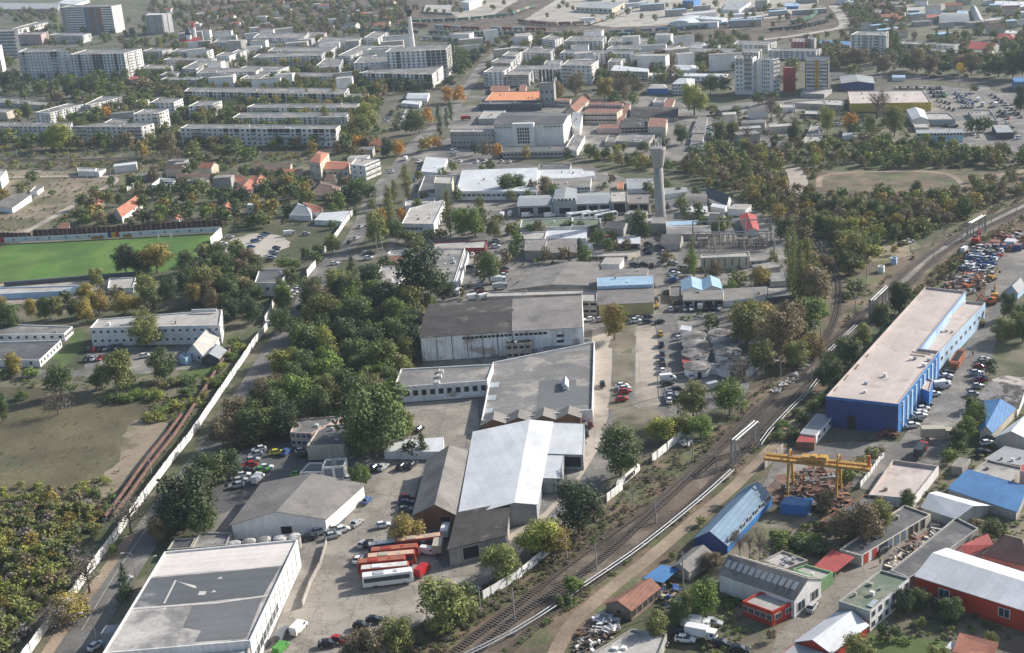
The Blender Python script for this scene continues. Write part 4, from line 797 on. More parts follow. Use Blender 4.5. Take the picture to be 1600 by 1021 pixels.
for lab, q, hp, wl, rf_, kd, kw in (
 ('long shed with a bright light-blue roof behind the maroon tower house', '300,270 512,282 514,260 305,245', 33, 'be', 'bm', 'flat', dict(win=[(0, 1, 12, 2)])),
 ('maroon tower house left of the light-blue shed', '145,262 235,264 247,237 160,233', 80, 'mr', 'bit', 'flat', dict(win=[(0, 5, 4, 1.3)])),
 ('grey and white narrow tower house beside the maroon one', '248,240 290,250 303,232 255,226', 92, 'gy', 'bit', 'flat', dict(win=[(1, 6, 2, 1.3)])),
 ('terrace with a maroon mansard roof behind the avenue', '1255,305 1400,312 1452,282 1282,264', 30, 'gy', 'rm', 'gable', dict(ax=1, rh=3, win=[(0, 1, 9, 1.4)])),
 ('pale flat-roofed building below the maroon mansard terrace', '1250,327 1390,337 1412,317 1265,307', 40, 'be', 'bit', 'flat', {}),
 ('house with a bright red hipped roof at the far right', '1420,242 1540,250 1547,222 1442,213', 30, 'wh', 'rm', 'hip', dict(rh=2.5, win=[(0, 2, 5, 1.4)])),
 ('low white shed behind the red hipped roof', '1480,207 1565,212 1572,196 1490,191', 8, 'wh', 'wm', 'flat', {}),
 ('grey arched hangar at the far right', '1070,137 1258,140 1240,94 1090,94', 8, 'gl', 'gm', 'barrel', dict(ax=1, rh=4)),
 ('long narrow grey gabled hangar right of the arched one', '1300,142 1350,136 1302,46 1266,50', 8, 'gl', 'gm', 'gable', dict(ax=0, rh=2)),
 ('flat pale hall at the far right under the top rows', '1385,127 1500,132 1507,109 1392,104', 14, 'wh', 'lg', 'flat', {}),
 ('very large pale hall in the top right corner', '1415,32 1640,48 1640,12 1420,6', 24, 'be', 'wm', 'flat', {}),
 ('small blue-roofed shed near the top right lot', '1180,82 1250,87 1252,70 1186,66', 8, 'wh', 'lbm', 'flat', {}),
 ('small white workshop beside the ring road', '640,77 730,82 752,62 662,57', 20, 'wh', 'bit', 'flat', {}),
 ('grey low store behind the rail yard, top right', '620,30 740,34 745,20 630,16', 12, 'br', 'rust', 'flat', {}),
 ('small blue shed inside the rail loop', '100,40 190,40 195,22 105,20', 14, 'bl', 'lbm', 'flat', {}),
 ('grey office behind the gravel lot, top right', '760,26 860,28 862,8 770,6', 36, 'gy', 'bit', 'flat', {}),
 ('dark blue hall with a two-tone pale roof behind the yellow store', '458,524 665,524 652,481 450,481', 38, 'db', 'gm', 'gable', dict(ax=0, rh=1.5)),
 ('small white kiosk with a flat roof beside the avenue', '775,485 860,485 858,470 778,470', 14, 'wh', 'lbm', 'flat', {}),
 ('white gabled hall in front of the dealer car park', '905,750 1005,748 972,688 868,688', 32, 'wh', 'wm', 'gable', dict(ax=0, rh=1.6)),
 ('flat pale hall joined to the right of the white gabled hall', '1006,748 1172,746 1130,708 985,708', 36, 'gl', 'lg', 'flat', {}),
 ('flat grey hall right of the pale hall by the dealer lot', '1290,747 1437,757 1387,687 1250,692', 16, 'gy', 'bit', 'flat', {}),
 ('low beige shed in front of the white gabled hall', '920,797 1008,797 1007,768 906,770', 12, 'be', 'lg', 'flat', {}),
 ('blue and white two-storey hall behind the tree belt', '930,842 1218,837 1212,807 925,812', 52, 'lb', 'gm', 'flat', dict(win=[(0, 1, 14, 1.8, dict(z0=3, z1=6))])),
 ('dark glass showroom with a light roof near the right edge', '1430,830 1540,827 1500,780 1400,782', 38, 'dk', 'gm', 'flat', {}),
 ('blue-roofed blue building at the right edge beside the avenue', '1540,512 1640,512 1640,482 1525,487', 52, 'bl', 'bm', 'flat', dict(win=[(0, 2, 4, 1.6)])),
 ('ruined flat block with open dark bays beside the yellow tree', '230,712 325,714 318,690 235,688', 22, 'gy', 'lg', 'flat', dict(win=[(0, 1, 4, 3, DW)])),
 ('long ruined dark shed behind the bare trees', '100,640 470,660 475,625 380,620', 26, 'cn', 'lg', 'flat', {}),
 ('white low workshop at the left of the ruined sheds', '75,672 170,672 162,650 80,650', 30, 'wh', 'lg', 'flat', {}),
 ('pale site hut on the concrete lot', '465,850 530,850 528,828 468,828', 16, 'wh', 'gm', 'flat', {}),
 ('low flat concrete building across the empty lot', '190,900 350,880 335,850 240,850', 12, 'gy', 'lg', 'flat', dict(vents=6)),
 ('low flat concrete building with pale roof patches in the lot', '240,845 345,840 330,780 270,780', 10, 'gy', 'bit', 'flat', dict(vents=5))):
    B('industrial_building', lab, 'building', q, hp, wl, rf_, kd, **kw)
B('yellow_store', 'large store with yellow walls and a pale pink flat roof', 'store', '512,648 1020,640 970,565 498,570', 50, 'ye', 'pk', vents=9)
full()
sp = G((1498.7, 133)); r = thing('petrol_sign', 'round yellow sign on a tall pole beside the avenue', 'sign', sp); Hs = 34 / (spx(sp) * .95); m = MB(); m.tube((0, 0, 0), (0, 0, Hs * .6), .35, .35, 8); m.obj('pole', METAL, r); m = MB(); m.tube((0, -.5, Hs * .8), (0, .5, Hs * .8), Hs * .17, None, 20); m.obj('disc', plain('sign_yellow', (.75, .45, .03), .5), r)
tile(0, 1)
B('shed', 'white two-part farm building behind the empty lot', 'shed', '485,50 590,52 602,31 480,28', 30, 'wh', 'lg'); B('shed', 'white lean-to on the right of the white farm building', 'shed', '592,52 618,55 662,36 606,31', 30, 'wh', 'lg')
B('house', 'tall white-sided house cut by the left edge above the lot', 'house', '-60,72 0,92 42,46 -30,36', 70, 'wh', 'lg')
B('shed', 'long grey-roofed shed with white end on the empty lot', 'shed', '-40,268 75,282 196,208 80,201', 28, 'wh', 'cs', 'shed', 1, ax=1); B('shed', 'small white hut behind the long grey shed on the lot', 'shed', '185,177 232,177 271,148 222,143', 22, 'wh', 'bit')
B('long_house', 'long low house with brown tiled roof near the red roofs', 'house', '1105,107 1470,110 1462,64 1115,72', 14, 'be', 'bt', 'gable', 2, ax=1)
for lab, q, hp, rf_, kd, ax, rh in (('house with red hipped roof and grey central slope among garden trees', '712,308 762,338 886,247 825,232', 34, 'tile', 'gable', 0, 3), ('small red-roofed white cottage left of the larger garden house', '575,270 622,275 648,240 592,235', 10, 'tile', 'gable', 0, 1.5), ('red tiled cottage right of the garden, near the car park', '1370,292 1425,313 1482,266 1402,250', 22, 'tile', 'hip', 0, 2), ('red tiled house at the end of the brown roof', '1462,118 1530,122 1528,85 1455,78', 14, 'tile', 'gable', 1, 2), ('pink-roofed white house behind the garden trees', '1460,180 1560,188 1600,125 1520,118', 16, 'tile', 'gable', 0, 2), ('small red shed roof among the gardens', '1040,308 1080,308 1082,292 1048,290', 10, 'tile', 'gable', 1, 1), ('little red hut behind the pitch fence', '365,410 430,408 432,375 400,372', 10, 'rust', 'gable', 1, 1), ('orange-red house beside the long brown roof', '1565,110 1610,112 1625,85 1575,80', 14, 'tile', 'gable', 1, 1.6), ('tall white cabin with orange balcony near the gardens', '1545,262 1610,262 1612,252 1550,250', 52, 'wm', 'flat', 0, 1), ('tiny white hut with a pink roof behind the pitch', '1085,355 1118,358 1132,335 1100,330', 16, 'tile', 'gable', 0, .8)):
    B('house', lab, 'house', q, hp, 'wh', rf_, kd, rh, ax=ax, win=[(0, 1, 2, 1.2)], vents=0)
B('ruin', 'roofless white-walled ruin beside the garden lane', 'ruin', '945,135 1050,155 1105,100 1000,92', 14, 'wh', 'gy' if 0 else 'lg', par=2.2)
fence('garden_wall', 'broken white garden wall running along the lane', 'wall', '795,175 850,135 880,105 915,90', 2.2, W_['wh'])
fence('pitch_fence', 'tall dark rust-coloured fence behind the football pitch', 'fence', '-60,478 200,478 215,462 700,440 1010,418 1390,395', 3.6, surf('fence_rust', (.075, .04, .033), .3, .4, 2), wob=.15, thick=.2)
# banner with coloured fields
def banner():
    pts = [G(p) for p in PT('-20,502 380,485 700,468 1000,452 1380,432')]; r = thing('pitch_banner', 'long white banner wall with blue, yellow and red fields behind the pitch', 'banner', pts[0]); o = pts[0]
    L = sum((b - a).length for a, b in zip(pts, pts[1:])); m = MB(); mats = [surf('banner_white', (.66, .68, .70), .08, .3, 2), plain('banner_blue', (.03, .06, .25)), plain('banner_yellow', (.6, .42, .03)), plain('banner_red', (.45, .03, .03)), plain('banner_light_blue', (.25, .42, .62)), plain('board_dark_yellow', (.30, .20, .05)), BLACK]
    acc = 0
    for a, b in zip(pts, pts[1:]):
        l = (b - a).length; n = max(1, int(l / 2)); ang = math.atan2(b.y - a.y, b.x - a.x)
        for i in range(n):
            t = (acc + l * (i + .5) / n) / L; k = 0
            if .505 < t < .522: k = 1
            elif .522 < t < .545: k = 2
            elif .545 < t < .56: k = 3
            elif t < .03: k = 3
            T = Matrix.Translation(a.lerp(b, i / n) - o) @ Matrix.Rotation(ang, 4, 'Z'); m.box(0, l / n, -.06, .06, .2, 2.7, k, T)
            if k == 0:
                q = (i * 7 + int(acc)) % 9
                if q == 1: m.box(.4, .9, -.1, -.07, .9, 2.2, 6, T); m.box(.2, 1.1, -.1, -.065, 1.3, 1.6, 3, T)
                if q == 4: m.box(.1, 1.8, -.1, -.07, 1.2, 2.0, 4, T)
                if q == 7: m.tube(T @ Vector((.9, -.07, 1.5)), T @ Vector((.9, -.1, 1.5)), .5, None, 12, 1)
            if .44 < t < .485 or .575 < t < .61: m.box(0, l / n, -.9, -.5, 0, 1.5, 5, T)
        acc += l
    m.obj('panel', mats, r)
banner()
fence('panel_wall', 'tall white panel wall at the right end of the pitch', 'wall', '1322,532 1390,465', 5, W_['wh'], 1.2, post=False); fence('panel_wall', 'shorter white panel wall near the right pitch corner', 'wall', '1238,608 1280,572', 4.6, W_['wh'], 1.2, post=False)
fence('pitch_stand', 'dark low stand along the near side of the pitch', 'stand', '30,765 570,722 850,704', 1.6, W_['dk'], thick=1.6)
for q, lab in (((990, 472, 1068, 468), 'white goal at the far side of the pitch'), ((758, 697, 842, 692), 'white goal at the near side under the trees')):
    a, b = G(q[:2]), G(q[2:]); r = thing('football_goal', lab, 'goal', a); m = MB(); e = b - a; bk = Vector((-e.y, e.x, 0)).normalized() * 1.6
    for s_, t_ in ((Vector(), Vector((0, 0, 2.44))), (e, e + Vector((0, 0, 2.44))), (Vector((0, 0, 2.44)), e + Vector((0, 0, 2.44))), (Vector((0, 0, 2.44)), bk), (e + Vector((0, 0, 2.44)), e + bk), (bk, e + bk)): m.tube(s_, t_, .09, None, 6)
    m.obj('frame', PAINT['w'], r)
B('changing_rooms', 'long low grey-roofed building below the pitch stand', 'building', '-10,818 372,800 502,764 -10,778', 28, 'lb', 'lg', vents=0); B('stand_building', 'pale flat block behind the trees below the pitch', 'building', '672,782 830,777 847,714 682,717', 10, 'wh', 'lg', vents=0)
tile(0, 2)
r, P, h = B('clinic', 'long two-storey white clinic building with small dark windows', 'clinic', '560,10 1372,-8 1388,-105 610,-45', 112, 'wh', 'lg', vents=6, key='clinic')
facade(r, P, 0, h, 2, 18, 1.2, 1.0); facade(r, P, 1, h, 2, 4, 1.2, 1.0)
m = MB(); m.box(P[3].x + 36, P[2].x - 1, P[2].y - 3, P[2].y - 2.6, h, h + 1.2); m.obj('parapet_screen', W_['wh'], r)
B('clinic_wing', 'white wing with round arches on its right wall, at the left edge', 'clinic', '-20,52 400,46 452,0 -20,-16', 42, 'wh', 'bit', win=[(1, 1, 4, 1.6, DW), (0, 1, 8, 1.2, DW)]); B('clinic_wing', 'low dark-roofed white wing in front of the arched wing', 'clinic', '-90,207 246,212 381,86 -30,97', 40, 'wh', 'dk', win=[(1, 1, 7, 1.2), (0, 1, 3, 1.2)], vents=0)
B('house', 'white house with a steep pale grey gable roof and dormers', 'house', '1168,160 1268,186 1384,56 1290,8', 32, 'wh', 'lg', 'gable', 3.5, ax=0, win=[(0, 1, 2, 1.4), (1, 1, 4, 1.2)]); B('porch', 'small dark house with a grey gable in front of the steep-roofed house', 'house', '1257,205 1368,203 1412,152 1312,142', 16, 'dk', 'gm', 'gable', 2, ax=0); B('hut', 'small white garden hut beside the steep-roofed house', 'hut', '1118,185 1160,200 1195,180 1150,165', 40, 'lb', 'lg', vents=0)
# long white wall beside the road
full()
fence('boundary_wall', 'long white concrete wall beside the main road', 'wall', '-10,1090 48,1021 82,972 116,933 155,878 182,842 235,768 265,728 300,684 340,625 380,566 400,536 418,514', 2.6, surf('wall_slab_white', (.84, .83, .79), .1, .3, 1, streak=.12), 2.6, wob=.06, thick=.14)
fence('boundary_wall', 'short piece of white wall by the parked cars near the white house', 'wall', '414,505 420,495 431,470 438,462', 2.4, W_['wh'], 2.6, wob=.06); fence('boundary_wall', 'white wall panel beside the road junction', 'wall', '480,434 494,417', 3.2, W_['wh'], 2.6, wob=.06); fence('boundary_wall', 'long white wall beside the road at the white-roofed house', 'wall', '505,398 516,384 528,368 540,350 551,336', 2.6, W_['wh'], 2.6, wob=.06)
# rusty pipes by the wall
for k, (q, lab) in enumerate((('163,808 188,775 228,718 262,676 283,648', 'left one of two thick rusty pipes beside the white wall'), ('176,805 198,778 238,722 270,682 293,648', 'right one of two thick rusty pipes beside the white wall'), ('293,648 320,606 345,566 366,538', 'rusty pipe continuing uphill under yellow-green bushes'))):
    pp = spline([G(p, 1.1) for p in PT(q)], 8); r = thing('rusty_pipe', lab, 'pipe', (pp[0].x, pp[0].y, 0)); m = MB()
    for a, b in zip(pp, pp[1:]): m.tube(a - pp[0] + Vector((0, 0, 1.1)), b - pp[0] + Vector((0, 0, 1.1)), .55, None, 10)
    m.obj('pipe_run', surf('pipe_rusty', (.155, .085, .065), .3, .4, 2), r); m = MB()
    for a in pp[::2]: q_ = a - pp[0]; m.box(q_.x - .7, q_.x + .7, q_.y - .15, q_.y + .15, 0, .7)
    m.obj('saddle', W_['cn'], r)
tile(1, 1)
B('white_house', 'white house with dark flat roof and rooftop room by the parked cars', 'house', '-10,748 146,747 216,662 20,661', 80, 'wh', 'dk', win=[(0, 1, 3, 1.4), (1, 2, 3, 1.2, DW)], vents=1)
full()
B('villa', 'tall cream villa with red tiled roof beside the road', 'house', '483,252 500,256 514,240 497,237', 26, 'be', 'tile', 'hip', 2, win=[(0, 2, 2, 1.3), (1, 3, 2, 1.3)]); B('villa', 'pink-roofed cream villa joined to the tall villa', 'house', '503,264 544,265 546,254 507,252', 14, 'be', 'tile', 'gable', 1.6, ax=1, win=[(0, 1, 5, 1.3)])
r, P, h = B('white_villa', 'white three-storey villa with a lit balcony side beside the road', 'house', '548,257 568,259 592,249 556,247', 24, 'wh', 'lg', win=[(1, 3, 3, 2, dict(style='balcony_a', hh=2)), (0, 3, 2, 1.3)])
tile(1, 1)
B('house', 'red-roofed low house left of the tall cream villa', 'house', '110,66 255,72 292,38 130,46', 16, 'wh', 'tile', 'gable', 1.6, ax=1); B('house', 'long low house with dark brown roof behind the red roofs', 'house', '-10,42 210,42 225,5 0,2', 8, 'be', 'bt', 'gable', 1.8, ax=1)
B('house', 'large brown hipped-roof house among garden trees', 'house', '325,203 505,203 527,152 400,112', 20, 'be', 'bt', 'hip', 2.6); B('house', 'dark brown roofed house behind the hipped-roof house', 'house', '420,105 500,110 515,75 440,70', 12, 'be', 'bt', 'hip', 1.6)
B('house', 'house with silvery pyramid roof and red extension', 'house', '205,327 345,332 352,292 258,248', 20, 'wh', 'gm', 'hip', 2.6); B('house', 'red-roofed extension behind the silvery roof', 'house', '345,305 410,308 412,275 290,245', 16, 'wh', 'tile', 'gable', 1.4, ax=1); B('house', 'white house with red roof at the left of the gardens', 'house', '-30,140 40,148 68,98 0,82', 26, 'wh', 'tile', 'gable', 2, ax=0)
B('shed', 'white flat shed behind the roadside wall', 'shed', '365,356 530,362 600,297 410,310', 16, 'wh', 'wm', vents=0)
B('office_building', 'white flat office building with a dark window band beside the poplars', 'office', '910,377 1110,380 1182,226 960,282', 66, 'wh', 'lg', win=[(0, 1, 5, 3, dict(hh=1.3, t0=.0, t1=.65))], vents=5); B('rooftop_house', 'long flat white hut at the rear of the office roof', 'hut', '930,268 1118,240 1120,212 935,238', 36, 'wh', 'lg', vents=0)
whr = 'white_roof_hall'
B(whr, 'white flat-roofed hall at the top of the works, nearest the road', 'hall', '1030,52 1157,62 1196,-30 1062,-40', 28, 'wh', 'wm', vents=1)
full()
B(whr, 'very large white flat-roofed hall behind the poplars', 'hall', '713,299 838,299 840,262 722,266', 13, 'wh', 'wm', vents=3, win=[(0, 1, 16, 2.2)])
B('grey_roof_hall', 'dark-roofed hall with white parapets and a rooftop cabin', 'hall', '653,301 710,304 719,273 663,275', 10, 'wh', 'dk', vents=0)
B('rooftop_cabin', 'beige-walled cabin standing on the dark-roofed hall', 'cabin', '678,286 706,287 708,276 680,275', 9, 'be', 'lg', h=9.5, vents=0)
tile(1, 1)
for lab, q, hp, wl, rf_, vv in (('pale-roofed sheds left of the big dark tree', '735,752 890,747 932,640 782,645', 52, 'wh', 'lg', 2), ('brown-roofed shed behind the pale sheds', '782,640 935,636 960,575 808,580', 20, 'gy', 'rust', 0), ('flat white-edged roof behind the brown-roofed shed', '808,576 962,572 985,545 838,548', 14, 'wh', 'lg', 1), ('long grey flat roof right of the big dark tree', '1010,742 1238,742 1306,532 1085,535', 24, 'wh', 'bit', 5), ('light grey roof with maroon wall below the office trees', '1108,532 1432,530 1447,482 1112,497', 20, 'mr', 'lg', 0), ('low white-trimmed lean-to along the grey flat roof', '1245,745 1275,742 1330,560 1308,545', 18, 'wh', 'lg', 0)):
    B('works_shed', lab, 'shed', q, hp, wl, rf_, vents=vv)
tile(2, 1)
for lab, q, hp, wl, rf_, kd, kw in (
 ('white ridge roof of the hall next to the very large white roof', '150,97 437,92 442,36 165,41', 10, 'wh', 'wm', 'flat', {}),
 ('dark rooftop hall at the top of the white roofs', '165,42 360,40 370,2 170,2', 6, 'gy', 'dk', 'flat', {}),
 ('grey-roofed hall with a window band beside the brown trees', '255,152 490,147 496,87 250,97', 25, 'wh', 'cs', 'flat', dict(win=[(0, 1, 12, 2.5, dict(hh=1))])),
 ('small white-roofed block at the right end of the white roofs', '440,87 515,77 515,50 445,50', 18, 'wh', 'wm', 'flat', {}),
 ('blue-grey workshop at the left end of the garage row', '35,272 255,264 257,202 50,207', 60, 'gl', 'gm', 'gable', dict(ax=1, rh=1.2, win=[(0, 1, 2, 7, dict(style='door', hh=4))])),
 ('tallest workshop of the garage row with brown cladding', '256,242 400,237 402,162 275,166', 85, 'gl', 'gm', 'gable', dict(ax=0, rh=1, win=[(0, 1, 1, 6, dict(style='door', hh=3, z0=0, z1=4)), (0, 1, 6, 1.3, dict(z0=5.5, z1=9))])),
 ('wide blue-grey workshop in the middle of the garage row', '401,257 615,252 612,187 410,192', 65, 'gl', 'gm', 'gable', dict(ax=1, rh=1.2, win=[(0, 1, 3, 5, dict(style='door', hh=4))])),
 ('grey workshop with a dark square gate in the garage row', '618,242 722,240 720,172 620,177', 78, 'cn', 'lg', 'flat', dict(win=[(0, 1, 1, 6, dict(style='door', hh=5, z0=0, z1=6))])),
 ('right-end workshop of the garage row with two gates', '725,252 855,250 852,197 722,197', 56, 'cn', 'cs', 'flat', dict(win=[(0, 1, 2, 5, dict(style='door', hh=4))])),
 ('low hall with greenish roof in front of the garage row', '50,402 375,397 377,337 60,352', 18, 'wh', 'grn', 'flat', {}),
 ('right part of the greenish-roofed low hall', '377,392 555,387 552,347 379,347', 16, 'wh', 'grn', 'flat', {}),
 ('white-roofed workshop with pink roof patch below the greenish hall', '45,474 205,472 217,427 55,432', 40, 'wh', 'lg', 'flat', {}),
 ('bright white-roofed workshop left of the dark conifer', '207,472 465,470 467,417 218,422', 18, 'wh', 'wm', 'flat', {}),
 ('small square grey-roofed block in front of the white roof', '75,547 205,547 217,477 85,480', 52, 'cn', 'cs', 'flat', {}),
 ('grey flat block left of the dark conifer', '207,560 400,560 402,472 218,477', 28, 'cn', 'cs', 'flat', {}),
 ('detached block with a light striped roof beside the works street', '662,502 803,504 804,460 657,460', 38, 'cn', 'wm', 'flat', dict(win=[(0, 1, 1, 12, dict(style='door', hh=2))])),
 ('row of brown garages with a curved white roof', '490,582 722,577 802,547 495,562', 28, 'be', 'lg', 'flat', dict(win=[(0, 1, 9, 2.6, DW)])),
 ('wide grey gabled factory roof with a lighter right part', '-20,795 525,768 545,620 170,660', 16, 'cn', 'cs', 'gable', dict(ax=0, rh=1.4, rf=.5)),
 ('upper grey corner roof behind the wide factory roof', '545,650 548,650 545,618 360,618', 8, 'cn', 'cs', 'flat', {}),
 ('narrow beige strip building in front of the wide factory roof', '-160,835 525,812 527,785 -150,805', 14, 'cn', 'lg', 'flat', {}),
 ('tall narrow flat block between the dark hall and yellow-fronted hall', '436,862 530,862 530,812 433,812', 86, 'cn', 'lg', 'flat', dict(win=[(0, 2, 2, 2.4, DW)])),
 ('long grey-roofed shed at the back of the yellow-fronted hall', '528,712 845,697 852,657 530,667', 12, 'cn', 'cs', 'flat', {}),
 ('hall with pale yellow front wall, grey and light-blue roof', '540,887 885,872 880,702 530,717', 66, 'yw', 'cs', 'gable', dict(ax=1, rh=2, rf=.55)),
 ('beige control building with pilasters under the substation', '1180,592 1485,582 1482,552 1182,572', 72, 'be', 'lg', 'flat', dict(win=[(0, 1, 7, .35, dict(style='dark_window', hh=5))])),
 ('low grey annex right of the substation control building', '1487,612 1610,607 1612,567 1487,577', 28, 'gy', 'cs', 'flat', dict(win=[(0, 1, 3, 1.4)])),
 ('workshop with sky-blue gabled roof, left of a pair', '1065,802 1190,797 1182,732 1060,737', 14, 'wh', 'lbm', 'gable', dict(ax=0, rh=1.6)),
 ('workshop with pale blue gabled roof, right of a pair', '1191,797 1312,787 1292,727 1186,732', 14, 'wh', 'lbm', 'gable', dict(ax=0, rh=1.6)),
 ('open-fronted grey garage behind the parked white vans', '1070,857 1322,852 1317,792 1065,802', 55, 'cn', 'cs', 'flat', dict(win=[(0, 1, 4, 5, dict(style='door', hh=3.5))])),
 ('long grey-roofed shed right of the open garages', '1322,862 1590,832 1590,772 1318,787', 34, 'wh', 'cs', 'flat', {}),
 ('small dark green roofed lean-to left of the garages', '985,830 1062,828 1060,765 985,770', 28, 'cn', 'bit', 'flat', {}),
 ('long low shed with a red metal roof beside the substation', '1468,427 1542,422 1520,327 1420,327', 16, 'wh', 'rm', 'gable', dict(ax=0, rh=1.2)),
 ('shed with bright white roof strip right of the water tower', '1060,307 1226,307 1222,267 1060,270', 30, 'be', 'wm', 'flat', {}),
 ('brown-roofed old shed above the white strip roof', '1090,242 1215,247 1217,197 1085,197', 14, 'wh', 'cs', 'barrel', dict(ax=1, rh=1.5)),
 ('house with black metal roof and white gable end', '1215,215 1342,262 1372,225 1222,157', 25, 'wh', 'dm', 'gable', dict(ax=1, rh=3)),
 ('low light-blue-roofed shed right of the water tower foot', '965,392 1170,382 1166,357 965,364', 10, 'wh', 'lbm', 'flat', {}),
 ('old grey shed with broken roof below the light-blue roof', '970,447 1240,442 1240,392 970,397', 18, 'cn', 'asp', 'gable', dict(ax=1, rh=1.5)),
 ('brick base building at the foot of the water tower', '866,377 962,377 962,337 880,337', 66, 'cn', 'cs', 'flat', {}),
 ('long grey workshop left behind the water tower', '720,162 880,157 880,97 715,97', 18, 'wh', 'gm', 'flat', {}),
 ('flat white block behind the water tower', '952,197 1096,177 1091,152 955,157', 20, 'wh', 'gm', 'flat', {}),
 ('small white-walled yard building under the tree edge', '1240,270 1330,285 1345,262 1255,250', 18, 'wh', 'wm', 'flat', {})):
    B('workshop', lab, 'workshop', q, hp, wl, rf_, kd, vents=kw.pop('vents', None), **kw)
r, P, h = BL['workshop']
B('roof_patch_strip', 'light-blue roof strip along the ridge of the yellow-fronted hall', 'roof strip', '532,770 880,757 879,703 532,715', 10, 'lb', 'lbm', 'flat', h=6.9, vents=2)
B('container', 'yellow shipping container behind the garage row', 'container', '655,160 695,160 700,118 660,118', 14, 'yw', 'org' if 0 else 'tile', vents=0)
full()
# water tower
wb = G((1032, 343)); sc_ = spx(wb) * .93; Hw = 106 / sc_; r = thing('water_tower', 'tall round concrete water tower with flared tank and antennas', 'water tower', wb); R0 = 8.3 / spx(wb)
m = MB(); m.lathe([(R0 * 1.02, 0), (R0 * .82, Hw * .76)], 32); m.obj('shaft', surf('tower_concrete', (.36, .35, .32), .12, .12, 1, streak=.15, seam=2.2, sax='Z'), r, True)
m = MB(); m.lathe([(R0 * .84, Hw * .73), (R0 * .98, Hw * .745), (R0 * 1.04, Hw * .78), (R0 * 1.45, Hw * .965), (R0 * 1.5, Hw), (R0 * 1.4, Hw)], 32); m.obj('tank', surf('tank_concrete', (.42, .39, .36), .12, .12, 1, streak=.2), r, True)
for i in range(14):
    a = i * .45; m = MB(); q = Vector((math.cos(a) * R0 * 1.3, math.sin(a) * R0 * 1.3, Hw)); hh = random.uniform(1.5, 4.5); m.tube(q, q + Vector((0, 0, hh)), .12, None, 5); m.box(q.x - .3, q.x + .3, q.y - .2, q.y + .2, Hw + hh * .4, Hw + hh); m.obj('antenna', random.choice([METAL, BLACK, W_['wh']]), r)
tile(3, 1)
B('dark_shed', 'dark open-fronted shed under the poplars', 'shed', '-5,842 177,822 167,767 -5,772', 30, 'dk', 'bit', vents=0)
B('blue_shed', 'small blue-grey gabled house beside the scrapyard lane', 'house', '1490,792 1562,812 1602,772 1552,732', 34, 'lb', 'gm', 'gable', 2, ax=0)
full()
# blue hall
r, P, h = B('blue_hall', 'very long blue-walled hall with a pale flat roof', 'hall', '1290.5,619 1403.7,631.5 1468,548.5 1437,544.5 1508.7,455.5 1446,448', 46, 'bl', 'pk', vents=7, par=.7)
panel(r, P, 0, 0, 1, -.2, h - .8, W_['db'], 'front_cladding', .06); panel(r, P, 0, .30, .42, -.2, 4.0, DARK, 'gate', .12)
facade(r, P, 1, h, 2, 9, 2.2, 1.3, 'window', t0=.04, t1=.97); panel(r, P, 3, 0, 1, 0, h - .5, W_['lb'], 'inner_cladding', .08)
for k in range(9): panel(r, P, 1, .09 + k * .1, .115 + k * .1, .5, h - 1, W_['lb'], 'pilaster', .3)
for q in ('1301,611 1306,604 1309,605 1304,612', '1317,594 1324,584 1327,585 1320,595', '1334,577 1340,569 1343,570 1337,578', '1352,558 1356,553 1358,554 1354,559', '1425,549 1455,553 1454,555 1425,551', '1422,553 1446,556 1446,558 1422,555'): roofpatch(r, q, h - .62, surf('roof_damage', (.16, .115, .085), .3, .5, 2))
r2, P2, h2 = B('blue_annex', 'lower light-blue annex along the right side of the blue hall', 'hall', '1438,546 1468,549.5 1540,473 1509,470', 30, 'lb', 'pk', vents=3, par=.8, win=[(1, 1, 10, 2, dict(hh=1.4))])
B('stair_block', 'small blue stair block in front of the blue hall, by parked cars', 'building', '1440,607 1452,612 1458,594 1447,590', 26, 'bl', 'pk', vents=0)
tile(2, 1)
tile(1, 2)
P0 = '860,382 1445,338 1482,236 905,266'
r, P, h = B('white_wing', 'long white wing with tall windows facing the courtyard', 'wing', P0, 92, 'wh', 'bit', vents=0, key='wing')
facade(r, P, 0, h, 1, 11, 1.6, 2.6, 'dark_window', z0=1.2, z1=h - 1.2); panel(r, P, 0, 0, 1, 0, .9, W_['wh'], 'plinth', 1.1); panel(r, P, 0, .60, .66, .9, 2.4, W_['cn'], 'steps', 1.5)
for x, y in ((1155, 272), (1145, 303), (1133, 344)):
    p = G((x, y), h); q = r.matrix_basis.inverted() if False else None
    B('skylight', 'small white skylight box on the white wing roof, %s' % {272: 'farthest back', 303: 'in the middle', 344: 'nearest the front'}[y], 'skylight', '%d,%d %d,%d %d,%d %d,%d' % (x - 13, y + 6, x + 13, y + 5, x + 15, y - 6, x - 11, y - 6), 4, 'wh', 'lg', h=h + .5, vents=0, par=.1)
full()
# the dark factory hall
r, P, h = B('factory_hall', 'high dark-roofed factory hall with stained white walls', 'hall', '657,528 800,518 801,468 672,476', 36, 'wr', 'dcs', 'gable', 1.2, ax=1, over=.5, key='fh')
facade(r, P, 0, h, 1, 12, 2.4, .9, 'dark_window', z0=h - 2.2, z1=h - .4, t0=.45)
for k in range(1, 6): panel(r, P, 0, k / 6, k / 6 + .006, 0, h - .2, DARK, 'downpipe', .15)
r, P, h = B('factory_hall', 'grey-roofed right half of the high factory hall with stained walls', 'hall', '801,518 909,512 908,463 802,468', 30, 'wr', 'cs', 'gable', 1.0, ax=1, over=.3, h=h + .2)
facade(r, P, 0, h, 1, 7, 2.4, .9, 'dark_window', z0=h - 2.2, z1=h - .4, t0=.02, t1=.5); facade(r, P, 0, h, 3, 1, 2.4, 1, 'dark_window', t0=.60, t1=.76, z0=1, z1=7); panel(r, P, 1, 0, 1, -.2, h, W_['wh'], 'end_wall', .4)
p = G((870, 490), h + 1); q = r.matrix_world
